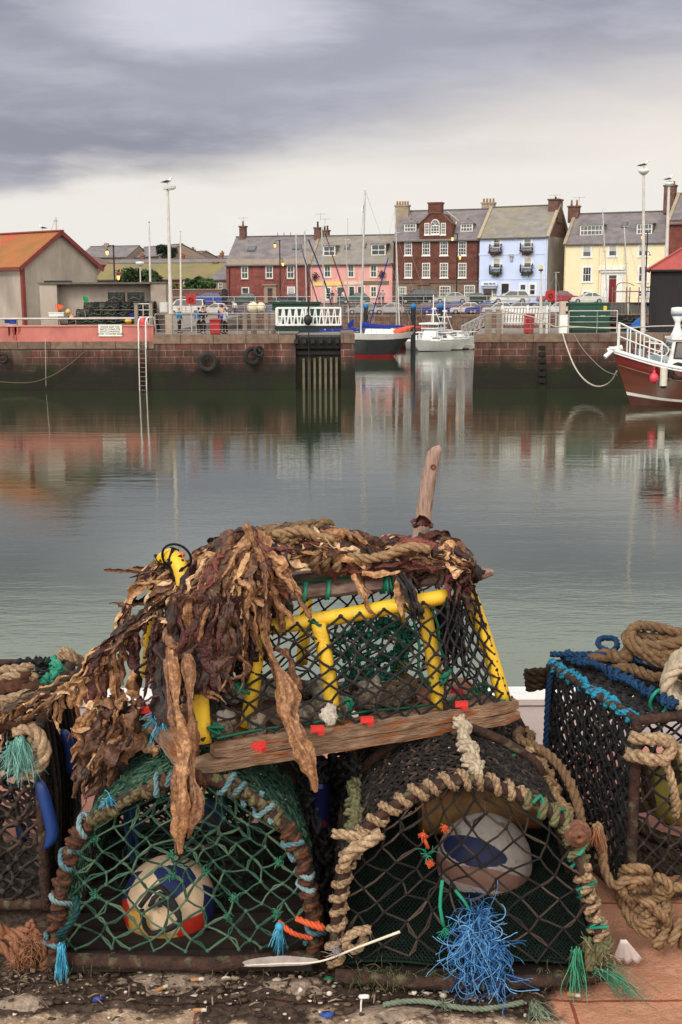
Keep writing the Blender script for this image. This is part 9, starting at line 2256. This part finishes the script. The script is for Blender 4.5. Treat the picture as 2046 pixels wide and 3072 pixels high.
# ---------------------------------------------------------------- litter on the stones
def litter():
 rg = random.Random(91)
 m = MB()
 for k in range(900):
  px, py = rg.uniform(-40, 1640), rg.triangular(2870, 3080, 2940); p = onz(px, py, GZ); s = rg.choice((.0015, .002, .003, .003, .004, .006)); m.ct = rg.random()**1.5
  m.sphere(p+V((0, 0, s*.5+.004)), (s*rg.uniform(.8, 2.2), s*rg.uniform(.7, 1.4), s*rg.uniform(.5, 1)), 6, 4, .6, k)
 for k in range(260):
  px, py = rg.uniform(-40, 1640), rg.triangular(2860, 3075, 2930); p = onz(px, py, GZ+.008); a = rg.uniform(0, PI); L_ = rg.uniform(.008, .035); d = V((math.cos(a), math.sin(a), rg.uniform(-.1, .2)))*L_; m.ct = rg.random()*.8; m.tube([p, p+d*.5+V((0, 0, .004)), p+d], [.0016, .0022, .001], 5)
 tag(m.build('debris', tint_mat('debris', [(0, (.03, .02, .015)), (.4, (.09, .06, .045)), (.75, (.26, .19, .14)), (1, (.62, .55, .48))], .9, 0, mottle=.3, mscale=50)), kind='stuff')
 # flat stones bedded in the dirt
 for k, (px, py, rx, ry, lab) in enumerate(((520, 2935, .11, .05, 'flat pale stone in the dirt under the green netted creel'), (880, 2960, .09, .035, 'flat grey brown stone right of the pale one'), (1190, 3045, .09, .04, 'flat brown stone at the bottom edge below the blue twine'), (60, 3010, .06, .03, 'small flat stone at the bottom left corner'))):
  p = onz(px, py, GZ); m = MB(); m.sphere(p-V((0, 0, .004)), (rx, ry, .014), 26, 10, .35, k+3)
  tag(m.build('flat_stone', mat('flat_stone', (.30, .225, .17), (.15, .105, .08), 60, rough=.9, c3=(.42, .33, .26), s3=40, bump=1, bscale=140, dist=.004)), lab, 'stone')
 def butt(px, py, rz, label, ends='white'):
  p = onz(px, py, GZ+.014); d = V((math.cos(rz), math.sin(rz), .03)); t = thing('cigarette_end', label, 'cigarette end', p, group='cigarette ends on the stones')
  m = MB(); m.cyl(p-d*.014, p+d*.003, .0042, n=10); m.build('filter', mat('filter_tan', (.40, .19, .08), (.28, .13, .06), 160, rough=.9), t, world=True)
  m = MB(); m.cyl(p+d*.0032, p+d*.014, .0041, n=10); m.build('paper', mat('paper_white', (.52, .46, .38), (.36, .30, .24), 160, rough=.9), t, world=True)
 butt(592, 2938, .1, 'orange and white cigarette end under the middle of the green netted creel'); butt(600, 3030, -.05, 'tan cigarette end lying near the bottom edge'); butt(1722, 2985, -.3, 'yellowish cigarette end by the green frayed tail'); butt(485, 2965, .7, 'pale dirty cigarette end on the flat stone')
 # feather
 Yq = onz(950, 2880, GZ+.02); a, c, b = onz(715, 2888, GZ+.012), onz(960, 2880, GZ+.03), onz(1200, 2793, GZ+.075)
 t = thing('feather', 'long grey and white gull feather lying before the two lower creels', 'feather', a)
 a, c, b = at(735, 2896, 2.395), at(960, 2884, 2.37), at(1200, 2795, 2.365); P = resample([a, a.lerp(c, .5)+V((0, -.004, .002)), c, c.lerp(b, .5), b], .006); m = MB(); m.tube(P, [.0012+.0022*i/len(P) for i in range(len(P))], 6); m.build('quill', mat('quill', (.66, .58, .47), (.56, .48, .38), 30, rough=.5), t, world=True)
 m = MB(); n = int(len(P)*.58)
 for sg, w in ((1, .014), (-1, .006)):
  vs = []
  for i in range(n): u = i/n; ww = w*(math.sin(PI*min(1, u*1.15+.05))**.5)*(1+.10*mnoise.noise(V((i*.8, sg, 0)))); vs += [P[i], P[i]+V((-.006, ww*.5, ww)) if sg > 0 else P[i]+V((-.004, -ww, -ww*.4))]
  m.add(vs, [(2*i, 2*i+2, 2*i+3, 2*i+1) for i in range(n-1)], True)
 m.build('vane', mat('feather_vane', (.30, .26, .24), (.20, .17, .16), 40, rough=.8, c3=(.6, .56, .53), s3=10), t, world=True)
 m = MB(); fray(m, P[n], (-.2, .3, 1), 40, .035, .0008, .5, .3, rg, 4); m.build('down', mat('feather_down', (.40, .36, .36), (.3, .27, .27), 30, rough=.9), t, world=True)
 # shell fragment
 c = onz(1868, 2895, GZ+.012); m = MB(); n = 12; vs = []
 for i in range(n+1):
  for j in range(6): u, v = i/n, j/5; ang = -.9+1.5*u; L_ = .012+.058*v; vs.append(c+V((math.cos(ang+PI/2)*-L_*.75+.02*v, .01*v, .075-L_*1.05*math.cos(ang*.6)+.006*math.sin(u*22)*v)))
 m.add(vs, [(i*6+j, (i+1)*6+j, (i+1)*6+j+1, i*6+j+1) for i in range(n) for j in range(5)], True)
 o = m.build('shell', mat('shell_white', (.66, .58, .56), (.54, .46, .45), 20, rough=.6)); md = o.modifiers.new('thick', 'SOLIDIFY'); md.thickness = .003; tag(o, 'white shell fragment leaning against the right creel foot', 'shell')
 def bit(px, py, s, col, name, label, cat, sd):
  m = MB(); m.sphere(onz(px, py, GZ+.008), (s, s*.6, s*.4), 8, 6, .9, sd); tag(m.build(name, mat(name, col, tuple(q*.7 for q in col), 40, rough=.6)), label, cat)
 bit(292, 2997, .011, (.015, .05, .30), 'plastic_scrap', 'small bright blue plastic scrap in the dirt at left', 'scrap', 3); bit(985, 3044, .014, (.02, .07, .28), 'blue_scrap', 'blue plastic scrap near the bottom edge', 'scrap', 5); bit(985, 2935, .012, (.01, .16, .07), 'green_scrap', 'green plastic scrap under the feather', 'scrap', 7)
 c = onz(1088, 3030, GZ+.01); m = MB(); m.tube(resample([c+V((-.004, 0, -.004)), c+V((-.003, 0, .02)), c+V((0, 0, .032)), c+V((.01, -.002, .03))], .004), [.0022]*len(resample([c+V((-.004, 0, -.004)), c+V((-.003, 0, .02)), c+V((0, 0, .032)), c+V((.01, -.002, .03))], .004)), 6); m.sphere(c+V((.004, 0, .031)), (.012, .006, .005), 8, 6, .5, 2)
 tag(m.build('white_scrap', mat('white_scrap', (.72, .69, .65), (.6, .56, .52), 30, rough=.7)), 'upright white plastic scrap at the bottom middle', 'scrap')
 m = MB(); rgx = random.Random(8); pts = [onz(1150+60*k, 3015-12*math.sin(k), GZ+.015) for k in range(8)]; m.ct = .5; m.rope(pts, .006); fray(m, onz(1600, 3010, GZ+.02), (.2, -1, 0), 50, .08, .0018, .25, .2, rgx); fray(m, onz(1330, 3010, GZ+.02), (0, -1, 0), 24, .03, .0014, 1, .4, rgx, 4)
 tag(m.build('rope_offcut', tint_mat('offcut', [(0, (.05, .06, .04)), (.5, (.14, .17, .12)), (1, (.30, .36, .26))], .95, 0, mottle=.7, mscale=40)), 'grey green rope offcut lying along the bottom edge', 'rope')
 m = MB(); rgn = random.Random(12); m.ct = .2  # added dark netting and core, standing in for shade between the creels
 def Sn(u, v): p = at(905+150*u, 2830-560*v, 2.74+.05*math.sin(u*7+v*4)); return p+V((rgn.gauss(0, .008), rgn.gauss(0, .02), rgn.gauss(0, .008)))
 for k in range(4): net(m, Sn, 8, 26, .0045, .4, 1.5, 4, sag=.2, rng=rgn, tint=(0, .4))
 m.ct = .1; pts = resample([at(980, 2840, 2.82), at(975, 2640, 2.84), at(985, 2440, 2.86), at(980, 2300, 2.86)], .02); m.tube(pts, [.05+.012*mnoise.noise(p*14) for p in pts], 10)
 tag(m.build('gap_net_fill', net_black), 'added black netting filling the shaded gap between the two lower creels', 'net')
 m = MB(); c = at(960, 2410, 2.70); m.cyl(c+V((0, 0, -.05)), c+V((0, 0, .045)), .024, n=16); m.cyl(c+V((0, 0, .045)), c+V((0, 0, .055)), .020, .016, 16)
 tag(m.build('drink_can', mat('can_blue', (.006, .008, .06), (.01, .01, .04), 10, rough=.3, metal=.5, c3=(.3, .03, .03), s3=8)), 'dark blue can wedged between the two lower creels', 'can')
litter()
